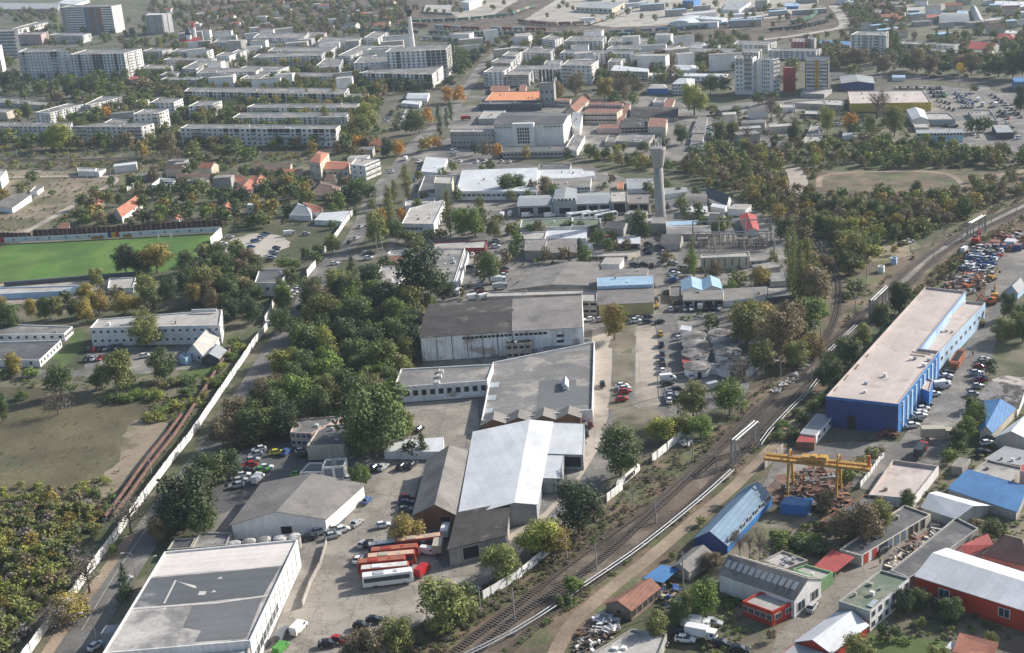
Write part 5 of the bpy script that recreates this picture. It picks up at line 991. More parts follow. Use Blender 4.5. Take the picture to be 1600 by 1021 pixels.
B('rooftop_shed', 'small rusty machine shed at the front foot of the factory hall', 'shed', '790,538 829,536 830,531 792,533', 24, 'cn', 'dcs', vents=3, win=[(0, 2, 4, 1.6, DW)])
r, P, h = B('grey_flat_hall', 'wide low hall with a grey flat roof and dark roof patch', 'hall', '752,657 926,640 929,534 770,566', 15, 'wh', 'bit', vents=0, par=.7, key='gfh')
roofpatch(r, '838,640 843,595 900,593 901,604 920,604 920,632', h - .66, surf('patch_dark', (.135, .145, .15), .1, .1, 1, seam=1.1, sax='Y'))
roofpatch(r, '848,556 851,533 921,530 921,547', h - .665, surf('patch_mid', (.22, .22, .215), .12, .1, 1, seam=1.1, sax='Y'))
for x, y in ((772, 602), (767, 622), (762, 642)): roofpatch(r, '%d,%d %d,%d %d,%d %d,%d' % (x - 8, y + 4, x + 7, y + 3, x + 9, y - 5, x - 5, y - 4), h - .60, surf('skylight_glass', (.36, .40, .42), .1, .5, 2, .4), 'skylight', .1)
B('roof_hatch', 'small white ridge-shaped hatch on the grey flat roof', 'hatch', '879,603 887,604 887,594 881,592', 8, 'wh', 'wm', 'gable', .8, ax=0, h=h + .6)
for k in range(4): x = 752 + k * 39; B('sawtooth_shed', '%s brown sawtooth roof between the grey flat roof and the white roof' % ordn(k), 'shed', '%f,%f %f,%f %f,%f %f,%f' % (x, 665 - k * 3, x + 38, 662 - k * 3, x + 40, 650 - k * 3, x + 2, 653 - k * 3), 12, 'br', 'cs', 'gable', 1.6, ax=0, vents=0)
# white metal hall
r, P, h = B('white_metal_hall', 'large hall with a broad white metal gable roof', 'hall', '718,808 838,788 862,661 741,676', 26, 'gl', 'wm', 'gable', 1.5, ax=0, rf=.72, over=.5, key='wmh')
B('white_metal_wing', 'stepped white metal side roof sloping right from the white hall', 'hall', '843,747 874,748 882,710 850,709', 26, 'gl', 'wm', h=h - .5, vents=0, par=.1); B('white_metal_wing', 'open-sided white metal roof at the right corner of the white hall', 'hall', '852,709 911,711 913,662 861,660', 26, 'gl', 'wm', h=h - .3, vents=0, par=.1, win=[(0, 1, 1, 9, dict(style='door', hh=5, t0=.45, t1=1.0))])
B('asbestos_shed', 'grey corrugated shed joined to the front of the white hall', 'shed', '701,858 790,837 796,792 716,808', 26, 'cn', 'dcs', 'shed', 1, ax=1, win=[(0, 1, 1, 4.5, dict(style='door', hh=3.8, t0=.2, t1=.55, z0=0, z1=4.4))])
r, P, h = B('brown_gable_hall', 'brown-fronted hall with a grey gable roof left of the white hall', 'hall', '647,804 716,806 737,707 669,719', 22, 'br', 'cs', 'gable', 3, ax=0, over=.5); panel(r, P, 0, .6, .8, 0, 3.5, DARK, 'gate', .1)
tile(1, 2)
B('pink_house', 'two-storey pink house with grey roof beside the car yard', 'house', '212,662 345,668 560,557 250,579', 86, 'pk', 'bit', win=[(0, 2, 4, 1.4), (3, 2, 3, 1.3)], vents=2); B('pink_house', 'dark-roofed beige front block joined to the pink house', 'house', '316,747 600,737 622,602 400,622', 86, 'be', 'dk', vents=2)
B('garages', 'white low garages with two steel doors', 'garage', '272,912 410,907 430,852 330,852', 50, 'wh', 'bit', vents=0, win=[(0, 1, 2, 2.4, dict(style='steel_door', hh=2.2))]); B('garages', 'white taller garages with two steel doors and transom windows', 'garage', '411,882 550,872 567,822 431,832', 88, 'wh', 'bit', vents=0, win=[(0, 1, 2, 2.4, dict(style='steel_door', hh=3.2))])
B('white_roof_shed', 'low shed with a sagging white roof beside the big green tree', 'shed', '800,782 1165,784 1172,692 862,712', 16, 'wh', 'wm', vents=0)
full()
r, P, h = B('grey_gable_hall', 'grey-roofed pale hall beside the white tanks', 'hall', '362,820 508,811 568,758 410,756', 22, 'wh', 'cs', 'gable', 3, ax=0, over=.5, win=[(0, 1, 1, 3, dict(style='door', hh=2.4, t0=.45, t1=.7, z0=0, z1=3))])
# big lower left building
r, P, h = B('big_flat_hall', 'large flat-roofed hall with patched roof in the lower left corner', 'hall', '160,1021 391,1001 465,843 257,862', 46, 'wh', 'asp', vents=0, par=.5, key='big')
zt = h - .45
roofpatch(r, '234,902 257,865 463,846 440,884 380,890 330,893', zt + .006, surf('membrane_pale', (.66, .61, .57), .12, .06, .7, seam=1.2, sax='Y', patch=.12, patchcol=(.4, .36, .33)))
roofpatch(r, '205,951 233,904 330,895 437,886 412,930 340,938', zt + .012, surf('membrane_dark', (.11, .12, .13), .12, .06, .7, seam=1.2, sax='Y', patch=.05, patchcol=(.3, .3, .29)))
roofpatch(r, '286,980 303,944 411,932 385,997 305,1003 315,985', zt + .018, surf('membrane_mid', (.15, .155, .16), .12, .06, .7, seam=1.2, sax='Y'))
pale = surf('sealant_pale', (.55, .52, .48), .1, .5, 3)
roofpatch(r, '204,953 206,950 340,940.5 440,927 440,929 340,943', zt + .03, pale, 'roof_joint'); roofpatch(r, '255,943 258,943 276,907 273,907', zt + .03, pale, 'roof_joint'); roofpatch(r, '274,908 305,915 308,919 303,919 280,910', zt + .03, pale, 'roof_joint'); roofpatch(r, '309,930 320,930 323,924 312,924', zt + .04, pale, 'roof_hatch')
for x, y in ((256, 952), (343, 904), (333, 925)): roofpatch(r, '%d,%d %d,%d %d,%d' % (x - 4, y + 1, x + 5, y, x + 2, y - 3), zt + .04, pale, 'roof_patch')
for k in range(1, 11): panel(r, P, 1, k / 11, k / 11 + .004, 0, h - .6, METAL, 'downpipe', .12)
facade(r, P, 1, h, 1, 8, 2.4, 2.2, 'window', z0=.5, z1=4, t0=.0, t1=.5)
B('front_annex', 'lower grey annex at the front of the big patched-roof hall', 'building', '120,1085 382,1060 391,1003 161,1023', 40, 'gy', 'lg', h=h - 1.6, vents=0)
tile(0, 3)
B('annex', 'flat dark-roofed annex behind the big hall, right one', 'building', '1190,363 1405,345 1445,265 1245,268', 14, 'cn', 'bit', vents=0); B('annex', 'flat dark-roofed annex behind the big hall, left one', 'building', '1040,375 1185,363 1220,300 1085,305', 14, 'cn', 'dk', vents=0)
for k, (x, y) in enumerate(((1468, 330), (1562, 318), (1655, 305), (1755, 300), (1840, 285))):
    c = G((x, y + 78)); r = thing('tank', '%s white-topped upright tank behind the big patched-roof hall' % ordn(k), 'tank', c, 0, 'white-topped tanks'); m = MB(); m.lathe([(1.7, 0), (1.7, 3.1)], 20); m.obj('shell', W_['cn'], r); m = MB(); m.lathe([(1.8, 3.1), (1.8, 3.3), (1.0, 3.6), (.3, 3.7)], 20); m.obj('lid', surf('tank_lid', (.50, .49, .47), .3, .5, 3, patch=.5, patchcol=(.2, .2, .19)), r)
full()
# glass shelter by the road
B('bus_shelter', 'grey framed shelter between road and the big patched-roof hall', 'shelter', '157,990 178,988 190,976 166,977', 22, 'gl', 'gm', vents=0)
# ---------------- right side
tile(2, 3)
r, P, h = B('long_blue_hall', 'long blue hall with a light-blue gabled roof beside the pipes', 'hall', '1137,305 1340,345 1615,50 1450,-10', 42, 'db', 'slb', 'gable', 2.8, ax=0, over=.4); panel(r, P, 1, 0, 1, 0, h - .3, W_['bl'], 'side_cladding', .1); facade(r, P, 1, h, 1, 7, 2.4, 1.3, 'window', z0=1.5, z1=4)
B('brown_shed', 'old shed with a rusty brown gabled roof and patched boards', 'shed', '585,712 742,752 916,612 800,580', 62, 'rb', 'rust', 'gable', 1.6, ax=0, win=[(1, 1, 5, 1.6, dict(style='dark_window', hh=1.6)), (0, 1, 1, 1, DW)])
B('blue_canopy', 'blue sheet canopy on posts behind the rusty brown shed', 'canopy', '812,553 942,582 1042,492 932,467', 30, 'gl', 'bm', posts=True); B('grey_shed', 'low grey gabled shed behind the blue canopy', 'shed', '1000,482 1102,512 1247,402 1132,366', 34, 'cn', 'cs', 'gable', 1.4, ax=0)
B('flat_shed', 'dark flat-roofed shed at the bottom edge below the rusty shed', 'shed', '480,1030 890,1090 965,900 745,867', 25, 'cn', 'asp', vents=3)
full()
r, P, h = B('skylight_hall', 'grey gabled hall with rows of pale skylights and a white end wall', 'hall', '1124,897 1241,938 1283,906 1155,870', 26, 'wh', 'cs', 'gable', 2.6, ax=1, over=.2, win=[(1, 1, 2, 3.2, dict(hh=2.6, z0=0, z1=3.4))])
a, b, c, d = P
for side, t0 in ((0, .25), (0, .0), (1, .3)):
    for k in range(12):
        u = (k + .6) / 12.6; e = a.lerp(b, u); f_ = d.lerp(c, u)
        if side == 0: s0, s1, = (.17, .36) if t0 else (.1, .1)
        else: s0, s1 = .66, .80
        if s0 == s1: continue
        def rz_(s_): return h + 2.6 * (s_ / .5 if s_ < .5 else (1 - s_) / .5) + .34
        w_ = (b - a).normalized() * .55; m = MB(); q0, q1 = e.lerp(f_, s0), e.lerp(f_, s1); m.face([(*(q0 - w_), rz_(s0)), (*(q0 + w_), rz_(s0)), (*(q1 + w_), rz_(s1)), (*(q1 - w_), rz_(s1))]); m.obj('skylight', plain('skylight_pale', (.42, .43, .42), .4), r)
B('red_shop', 'small red-walled shop with a pale flat roof beside the alley', 'shop', '1160,939 1207,956 1240,939 1190,924', 22, 'rd', 'lg', vents=0, win=[(0, 1, 5, 1.4), (1, 1, 2, 2)])
tile(3, 3)
B('green_wall_house', 'flat white-roofed house with a green right wall on the alley', 'house', '155,494 327,563 407,514 237,466', 72, 'gn', 'lg', vents=1); B('grey_roof_house', 'mottled grey flat roof with a skylight behind the skylight hall', 'house', '-30,440 110,492 250,440 90,380', 20, 'cn', 'asp', vents=5)
B('red_canopy', 'red sheet canopy roof at the corner of the alley', 'canopy', '282,482 422,517 542,422 402,372', 26, 'rd', 'rm', posts=True)
r, P, h = B('garage_row', 'long dark-roofed row of garages along the alley', 'garage', '445,372 584,413 1015,155 850,95', 62, 'be', 'dk', vents=3); L = (P[2] - P[1]).length
for t, k in ((.06, 'red_door'), (.18, 'red_door'), (.27, 'door'), (.33, 'door'), (.40, 'steel_door'), (.50, 'steel_door'), (.60, 'steel_door'), (.70, 'door'), (.78, 'door'), (.88, 'door')):
    p = P[1].lerp(P[2], t); d = (P[2] - P[1]); put(r, k, p.x + .03, p.y, 1.4, L * .065, 2.6, math.atan2(d.y, d.x))
panel(r, P, 1, 0, .24, 0, h, W_['wh'], 'white_front', .02)
B('dark_roof_hall', 'large dark flat-roofed hall behind the vine-covered thicket', 'hall', '320,198 430,206 722,52 600,30', 44, 'br', 'dk', vents=0)
full()
B('pink_roof_block', 'block with a pinkish flat roof and white parapet below the truck', 'building', '1357,773 1427,779 1467,728 1395,718.5', 14, 'wh', 'pk', vents=1, par=.9)
tile(3, 3)
B('ribbed_white_hall', 'white ribbed metal roof hall at the top of the alley', 'hall', '965,112 1167,182 1372,102 1052,17', 18, 'gl', 'wm', 'gable', 1.6, ax=1)
B('dark_long_roof', 'very long dark flat roof running up the right side of the alley', 'building', '762,502 882,552 1312,242 1172,172', 28, 'gy', 'dk', vents=0)
r, P, h = B('green_roof_house', 'tall house with a green flat roof and white window wall', 'house', '440,695 636,758 882,552 702,500', 125, 'gy', 'grn', vents=4, win=[(1, 2, 6, 1.5, dict(hh=1.5))]); roofpatch(r, '615,722 650,735 690,692 660,682', h - .2, surf('skylight_glass', (.36, .40, .42)), 'skylight'); panel(r, P, 1, 0, 1, 0, h - .1, W_['wh'], 'white_side', .015); panel(r, P, 0, .3, .7, h * .38, h * .62, W_['gl'], 'bay_window', .8)
B('white_gable_hall', 'hall with a white gabled metal roof and red side at the bottom', 'hall', '175,950 392,1018 617,848 420,772', 48, 'rd', 'wm', 'gable', 1.8, ax=0); B('grey_front_hall', 'grey metal roof at the bottom edge in front of the white gable', 'hall', '60,1040 300,1120 400,1030 175,955', 20, 'rd', 'gm', vents=0)
r, P, h = B('red_hall', 'large red-walled hall with a white ribbed arched roof', 'hall', '920,540 1780,812 1780,580 1120,372', 122, 'rd', 'wm', 'gable', 1.8, ax=1, rf=.55)
L = (P[1] - P[0]).length
for t in (.22, .66):
    p = P[0].lerp(P[1], t); put(r, 'window', p.x, p.y - .03, h * .58, 2.6, 2.2, 0)
put(r, 'window', P[0].x + L * .07, P[0].y - .03, h * .5, 1, .8, 0)
B('red_house', 'small house with a red metal gable beside the red hall', 'house', '1175,380 1240,397 1392,342 1330,297', 18, 'wh', 'rm', 'gable', 1.6, ax=0); B('brown_hip_house', 'house with a brown hipped roof behind the red hall', 'house', '1332,402 1640,482 1650,330 1482,282', 20, 'be', 'bt', 'hip', 3)
B('tile_roof_house', 'small pink tiled house at the bottom right edge', 'house', '1160,1012 1400,1042 1422,992 1202,932', 20, 'wh', 'tile', 'shed', 1, ax=1); B('garden_hut', 'small white hut beside the pink tiled house', 'hut', '1105,990 1165,1000 1195,965 1140,945', 16, 'wh', 'wm', vents=0); B('corner_house', 'dark tiled house in the bottom right corner', 'house', '1480,1000 1620,1030 1640,950 1560,920', 20, 'be', 'bt', 'hip', 2)
tile(3, 2)
for lab, q, hp, wl, rf_, kd, kw in (
 ('long shed with a dark spotted roof near the right edge', '1310,452 1560,515 1645,330 1482,312', 26, 'wh', 'spot', 'gable', dict(ax=1, rh=2)),
 ('blue-roofed house with cream wall below the spotted roof', '1325,655 1398,662 1542,517 1360,467', 54, 'be', 'bm', 'gable', dict(ax=0, rh=1.6)),
 ('hall with white gabled roof at the right edge', '1420,694 1620,704 1660,602 1560,592', 58, 'gy', 'wm', 'gable', dict(ax=0, rh=2)),
 ('mottled pale grey roof block near the right edge', '1245,928 1500,1003 1602,884 1370,832', 20, 'cn', 'asp', 'flat', dict(vents=2)),
 ('blue-grey roof block behind the mottled pale roof', '1347,830 1602,874 1642,782 1482,747', 22, 'cn', 'gm', 'flat', dict(vents=3)),
 ('small grey-roofed hut left of the mottled roof', '1145,872 1215,882 1267,827 1195,817', 38, 'cn', 'cs', 'flat', {}),
 ('tall pinkish tower house cut by the right edge', '1575,905 1680,915 1680,880 1582,862', 130, 'pk', 'rm', 'flat', {}),
 ('white-fronted shed with a grey metal roof at the gantry crane', '200,668 300,682 402,562 302,547', 54, 'wh', 'gm', 'flat', dict(win=[(1, 1, 3, 1.6, DW)])),
 ('small red-roofed lean-to in front of the grey metal shed', '175,722 290,727 298,682 205,672', 10, 'rust' if 0 else 'br', 'rm', 'flat', {})):
    B('side_building', lab, 'building', q, hp, wl, rf_, kd, **kw)
full()
B('blue_roof_hall', 'hall with a broad bright blue sloping roof near the right edge', 'hall', '1482,764 1588,800 1604,768 1512,742', 12, 'gy', 'bm', 'shed', 1.2, ax=1)
B('blue_container', 'bright blue cabin with a blue roof below the gantry crane', 'cabin', '1219,787 1261,791 1271,779 1228,776', 15, 'bl', 'bm', vents=0)
# round huts
tile(2, 2)
for k, (x, y, rr) in enumerate(((1160, 255, 74), (1148, 172, 74), (1150, 118, 70), (1140, 62, 66), (1362, 250, 74), (1348, 165, 74), (1335, 108, 72), (1305, 45, 66))):
    c = G((x, y + 42)); R1 = rr * 1.1 * OS / spx(c); r = thing('round_hut', '%s round white hut with a %s conical roof' % (['nearest left', 'second left', 'third left', 'farthest left', 'nearest right', 'second right', 'third right', 'farthest right'][k], 'dark' if k % 3 == 1 else 'mottled grey'), 'round hut', c, 0, 'cluster of round huts'); m = MB(); m.lathe([(R1, 0), (R1, 2.8)], 28); m.obj('wall', W_['wh'], r)
    m = MB(); m.lathe([(R1 + .5, 2.7), (R1 + .45, 2.9), (R1 * .5, 3.6), (.3, 4.0)], 28); m.obj('roof', R_['spot'] if k % 3 == 1 else R_['hut'], r); m = MB(); m.box(-.6, .6, -R1 - .12, -R1 + .3, 0, 2.1); m.obj('door', DARK, r)
B('red_porch', 'small red-roofed porch at the left of the round huts', 'porch', '1062,228 1095,232 1112,190 1065,180', 40, 'rd', 'rm', vents=0); B('shop_front', 'low flat link with a dark blue door between the round huts', 'link', '1235,255 1280,258 1285,235 1240,232', 28, 'wh', 'lg', vents=0)
B('ruddy_house', 'low house with grey hipped roof and red front right of the round huts', 'house', '1475,105 1560,112 1620,40 1540,25', 50, 'br', 'cs', 'hip', 1.6); B('white_kiosk', 'white flat kiosk left behind the round huts', 'kiosk', '1050,20 1110,28 1125,0 1060,-8', 26, 'wh', 'wm', vents=0)
for lab, q, hh in (('white concrete wall with dark painted letters beside the railway', '650,1020 700,985 800,902', 2.4), ('plain pale concrete wall piece beside the railway', '875,850 940,800 1000,752 1060,698', 2.4), ('white wall right of the round huts', '1462,330 1510,295 1560,245', 2.6)):
    fence('concrete_wall', lab, 'wall', q, hh, surf('wall_slab_white', (.7, .68, .62)), 2.6, wob=.08, thick=.16)
def lettering(text, a, b, z, size, parent_label):
    a, b = G(a), G(b); t = bpy.data.curves.new('lettering', 'FONT'); t.body = text; t.size = size; t.extrude = .03; t.offset = .06; o = bpy.data.objects.new('lettering', t); COL.objects.link(o); return o, a, b, t
r = [o for o in bpy.data.objects if o.get('label') == 'white concrete wall with dark painted letters beside the railway'][0]
a, b = G((704, 982)), G((800, 902)); o, _, _, t = lettering('ASHPO', (0, 0), (1, 1), 0, 1.75, ''); t.materials.append(BLACK); t.align_x = 'LEFT'; ang = math.atan2(b.y - a.y, b.x - a.x); o.parent = r; nrm = Vector((math.sin(ang), -math.cos(ang), 0)) * .2
o.matrix_local = Matrix.Translation(a - r.location + nrm + Vector((0, 0, .4))) @ Matrix.Rotation(ang, 4, 'Z') @ Matrix.Rotation(math.pi / 2, 4, 'X')
tile(2, 3)
fence('concrete_wall', 'pale wall with graffiti along the railway near the bushes', 'wall', '-180,690 -30,600 30,565 130,485 220,410 315,335', 2.3, surf('wall_slab_white', (.7, .68, .62)), 2.6, wob=.08, thick=.16)
fence('concrete_wall', 'pale wall below the dark round tree beside the railway', 'wall', '590,80 640,40 690,0', 2.3, surf('wall_slab_white', (.7, .68, .62)), 2.6, wob=.08, thick=.16)
tile(3, 2)
fence('concrete_wall', 'leaning pale wall left of the gantry crane', 'wall', '-20,890 30,850 95,785', 2.6, W_['cn'], 2.6, wob=.1); fence('concrete_wall', 'low pale wall along the green strip by the pinkish roof', 'wall', '575,1010 640,930 700,840 725,822', 1.6, W_['wh'], 2.6)
tile(1, 3)
fence('wire_fence', 'thin green posts fence along the right side of the big white wall', 'fence', '290,730 340,590 400,480 440,340', 1.3, W_['cn'], 2.5, thick=.3)

tile(2, 3)
wl_ = [o for o in bpy.data.objects if o.get('label') == 'pale wall with graffiti along the railway near the bushes'][0]; m = MB(); a, b = G((30, 568)), G((215, 414)); d = b - a; ang = math.atan2(d.y, d.x); L = d.length
for i in range(34):
    x = (i + random.random()) / 34 * L
    if .42 < x / L < .55: continue
    T_ = Matrix.Translation(a - wl_.location) @ Matrix.Rotation(ang, 4, 'Z'); z = random.uniform(.5, 1.3); p = T_ @ Vector((x, -.12, z)); q = T_ @ Vector((x + random.uniform(-.5, .6), -.12, z + random.uniform(.3, .8))); m.tube(p, q, .07, None, 4)
m.obj('graffiti', plain('graffiti_paint', (.08, .12, .22)), wl_)
# ================================================================ pipes, crane, substation, scrap, trains
def pipeline(pts, label, z, sup=6, r_=.16, gap=.95, mat=WPIPE):
    full(); pp = spline([G(p, z) for p in PT(pts)], 6); r = thing('pipeline', label, 'pipeline', (pp[0].x, pp[0].y, 0)); o = Vector((pp[0].x, pp[0].y, 0))
    for d in (-gap / 2, gap / 2):
        q = offs(pp, d); m = MB()
        for a, b in zip(q, q[1:]): m.tube(a - o, b - o, r_, None, 8, 0, True)
        m.obj('pipe', mat, r)
    m = MB()
    for a in pp[::sup // 3 or 1]: q = a - o; m.box(q.x - .8, q.x + .8, q.y - .15, q.y + .15, 0, z - r_)
    m.obj('support', W_['cn'], r)
pipeline('590,1085 700,1035 800,987 875,940 918,910 985,865 1050,815 1110,765 1144,734', 'twin silver pipes along the dirt track, the long lower run', .9)
pipeline('1187,694 1202,673 1235,638 1267,607 1290,578', 'twin silver pipes climbing beyond the crossing arch', .9)
pipeline('1296,548 1322,523 1338,508', 'short twin silver pipe piece behind the trees', .9)
def arch(p0, p1, h, label):
    full(); a, b = G(p0), G(p1); r = thing('pipe_arch', label, 'pipe bridge', a); d = b - a; n = Vector((-d.y, d.x, 0)).normalized() * .5
    for s_ in (-1, 1):
        m = MB(); q = [n * s_ + Vector((0, 0, .9)), n * s_ + Vector((0, 0, h)), d + n * s_ + Vector((0, 0, h)), d + n * s_ + Vector((0, 0, .9))]
        for u, v in zip(q, q[1:]): m.tube(u, v, .26, None, 10)
        m.obj('pipe', WPIPE, r)
    for t in (.06, .94):
        for s_ in (-1, 1): m = MB(); q = d * t + n * 2.6 * s_; m.box(q.x - .18, q.x + .18, q.y - .18, q.y + .18, 0, h + .1); m.obj('column', W_['cn'], r)
        m = MB(); q = d * t; m.tube(q + n * 2.8 + Vector((0, 0, h - .5)), q - n * 2.8 + Vector((0, 0, h - .5)), .16, None, 6); m.obj('beam', W_['cn'], r)
arch((1147, 728), (1182, 697), 7.5, 'silver pipe arch on concrete columns beside the tracks'); arch((1362, 500), (1386, 476), 7, 'second silver pipe arch farther along the tracks'); arch((1514, 375), (1536, 362), 7, 'dark-legged pipe arch at the top end of the tracks')
# gantry crane
def gantry():
    full(); A = G((1235, 770)); Bc = G((1310, 757 + 22)); r = thing('gantry_crane', 'yellow gantry crane standing over the scrap heap', 'gantry crane', A); d = (Bc - A); L = d.length; ang = math.atan2(d.y, d.x); r.rotation_euler = (0, 0, ang); H = 9.6; w2 = 3.4
    for y in (-1.15, 1.15):
        m = MB(); m.box(-6.5, L + 8, y - .3, y + .3, H - .6, H + .15); m.box(-6.5, L + 8, y - .5, y + .5, H + .2, H + .28); m.obj('girder', CRANE, r)
    for x in (0, L):
        for s_ in (-1, 1):
            m = MB(); m.tube((x, s_ * w2, .4), (x, s_ * 1.7, H - .8), .34, .5, 4); m.obj('leg', CRANE, r)
        m = MB(); m.box(x - .3, x + .3, -w2 - .9, w2 + .9, .15, .75)
        for s_ in (-1, 1): m.tube((x - .45, s_ * w2, .3), (x + .45, s_ * w2, .3), .3, None, 10)
        m.obj('bogie_beam', CRANE, r)
        m = MB()
        for i in range(10):
            a0, a1 = math.pi * i / 10, math.pi * (i + 1) / 10; m.tube((x, 1.9 * math.cos(a0), H - .5 + 3.0 * math.sin(a0)), (x, 1.9 * math.cos(a1), H - .5 + 3.0 * math.sin(a1)), .28, None, 6)
        m.obj('portal_arch', CRANE, r)
    m = MB(); m.box(L * .5 - 1.2, L * .5 + 1.2, -1.5, 1.5, H + .3, H + .9); m.box(L * .5 - .6, L * .5 + .6, -.8, .8, H + .9, H + 1.8); m.tube((L * .5, 0, H), (L * .5, 0, H - 3), .08); m.obj('trolley', CRANE, r)
    for y in (-1.9, 1.9):
        m = MB()
        for i in range(int((L + 14) / 1.5)): m.box(-6.4 + i * 1.5 - .04, -6.4 + i * 1.5 + .04, y - .04, y + .04, H + .2, H + 1.3)
        m.box(-6.4, L + 7.8, y - .04, y + .04, H + 1.25, H + 1.32); m.box(-6.4, L + 7.8, y - .04, y + .04, H + .75, H + .8); m.box(-6.5, L + 8, y - .45 if y > 0 else y, y if y > 0 else y + .45, H + .1, H + .18); m.obj('railing', plain('railing_brown', (.4, .2, .09)), r)
    m = MB(); m.box(3, 7, -1, 1, H + .3, H + 1.4); m.box(7.5, 9.5, -1, 1, H + .3, H + 1.8); m.obj('machinery', CRANE, r); m = MB(); m.tube((L + 7.5, 0, H - .5), (L + 7.5, 0, H + 3.2), .4, .4, 10); m.obj('cable_reel', ORANGE, r)
gantry()
def heap(name, label, poly, n, mats, s0, s1, hmax, cat='scrap heap'):
    U = PT(poly); P = [G(p) for p in U]; PP = [(p.x, p.y) for p in P]; xs = [p[0] for p in PP]; ys = [p[1] for p in PP]; m = MB(); c = sum(P, Vector()) / len(P); k = 0
    R_ = max((p - c).length for p in P)
    while k < n:
        x, y = random.uniform(min(xs), max(xs)), random.uniform(min(ys), max(ys))
        if not inpoly(x, y, PP): continue
        k += 1; e = 1 - min(1, math.hypot(x - c.x, y - c.y) / R_); z = random.random() * hmax * e
        T = Matrix.Translation((x, y, z + .2)) @ Matrix.Rotation(random.uniform(0, 6.28), 4, 'Z') @ Matrix.Rotation(random.uniform(-.35, .35), 4, 'X') @ Matrix.Rotation(random.uniform(-.35, .35), 4, 'Y'); l = random.uniform(s0, s1); q = random.choice([.08, .15, .3, .6]); m.box(-l, l, -q * l * .6 - .08, q * l * .6 + .08, -.1, random.uniform(.05, .5), random.randrange(len(mats)), T)
    o = m.obj(name, mats, None); tag(o, label, cat); o['kind'] = 'stuff'
SC = [RUST, RUST, W_['br'], surf('scrap_dark', (.05, .04, .035), .4, .5, 3), surf('scrap_dark2', (.09, .06, .045), .4, .5, 3), surf('scrap_mid', (.18, .15, .13), .3, .5, 3), surf('scrap_brown', (.15, .08, .05), .3, .5, 3), METAL]
full()
heap('scrap_heap', 'heap of dark rusty steel scrap under the yellow gantry crane', '1225,795 1240,755 1260,735 1308,742 1318,790 1290,800', 520, SC, .5, 3.0, 2.0)
heap('scrap_heap', 'jumbled scrap machinery at the edge of the wrecked cars', '1470,462 1490,430 1530,425 1545,440 1530,455 1510,462', 380, SC + [ORANGE, PAINT['w'], PAINT['e'], SC[5], SC[5], METAL], .4, 1.6, 2.2)
heap('scrap_heap', 'pale and red scrap piles behind the wrecked cars', '1545,385 1560,372 1615,355 1620,385 1560,392', 170, SC + [PAINT['w'], PAINT['r'], PAINT['w']], .5, 2.2, 2.2)
heap('rubble', 'pile of light rubbish beside the dirt track at the bottom', '890,1040 905,985 945,975 965,1000 930,1035', 110, [SC[5], W_['cn'], SC[3], W_['wh'], SC[6], SC[5]], .2, 1.0, .5, 'rubbish')
heap('rubble', 'white rubbish scattered beside the concrete wall', '1058,690 1075,683 1086,692 1070,702', 30, [PAINT['w'], W_['wh'], W_['cn']], .3, .8, .4, 'rubbish')
heap('rubble', 'yard clutter between rusty shed and blue canopy', '1030,925 1055,905 1070,920 1062,945 1035,950', 40, [W_['cn'], PAINT['b'], PAINT['e'], SC[5], SC[3], SC[6]], .3, 1.2, .6, 'rubbish')
heap('rubble', 'tarpaulin-covered white debris in front of the rusty shed', '925,965 955,958 970,985 940,995', 50, [PAINT['w'], W_['wh'], METAL, W_['cn']], .4, 1.6, .7, 'rubbish')
heap('rubble', 'timber and sheet stacks along the right side of the alley', '1392,890 1440,855 1475,822 1466,818 1425,845 1388,880', 90, [W_['be'], W_['cn'], SC[5], W_['br']], .4, 1.6, .5, 'timber')
heap('rubble', 'debris around the pit beside the tracks', '1205,612 1232,590 1262,568 1266,572 1240,602 1212,618', 40, [W_['wh'], W_['cn'], PAINT['w']], .3, 1.3, .3, 'rubbish')
heap('rubble', 'stacked pallets against the front of the blue hall', '1372,672 1402,676 1404,684 1374,682', 60, [RUST, W_['br'], SC[6]], .4, 1.0, 1.2, 'pallets')
# substation
tile(2, 1)
def portal(x0, y0, x1, y1, hp, label):
    a, b = G((x0, y0)), G((x1, y1)); h = hp * OS / (spx(a) * .95); r = thing('substation_portal', label, 'steel portal', a); d = b - a; n = max(2, round(d.length / 12))
    for i in range(n + 1):
        m = MB(); q = d * (i / n); m.tube(q, q + Vector((0, 0, h)), .42, .3, 8); m.obj('column', W_['cn'], r)
    m = MB(); m.tube(Vector((0, 0, h)), d + Vector((0, 0, h)), .18, .18, 6); m.tube(Vector((0, .8, h)), d + Vector((0, .8, h)), .1, .1, 5)
    for i in range(n * 4): q = d * (i / (n * 4)) + Vector((0, 0, h)); m.tube(q, q + Vector((0, .8, 0)) + d / (n * 4), .05, None, 4)
    m.obj('beam', METAL, r); m = MB()
    for i in range(n * 3): q = d * ((i + .5) / (n * 3)) + Vector((0, 0, h)); m.tube(q, q - Vector((0, 0, 1.8)), .14, .14, 6)
    m.obj('insulator_string', plain('insulator_brown', (.2, .09, .05)), r)
portal(1133, 475, 1620, 460, 105, 'farthest steel portal of the substation'); portal(1140, 505, 1620, 500, 70, 'middle steel portal of the substation'); portal(1265, 560, 1640, 555, 110, 'nearest tall steel portal of the substation')
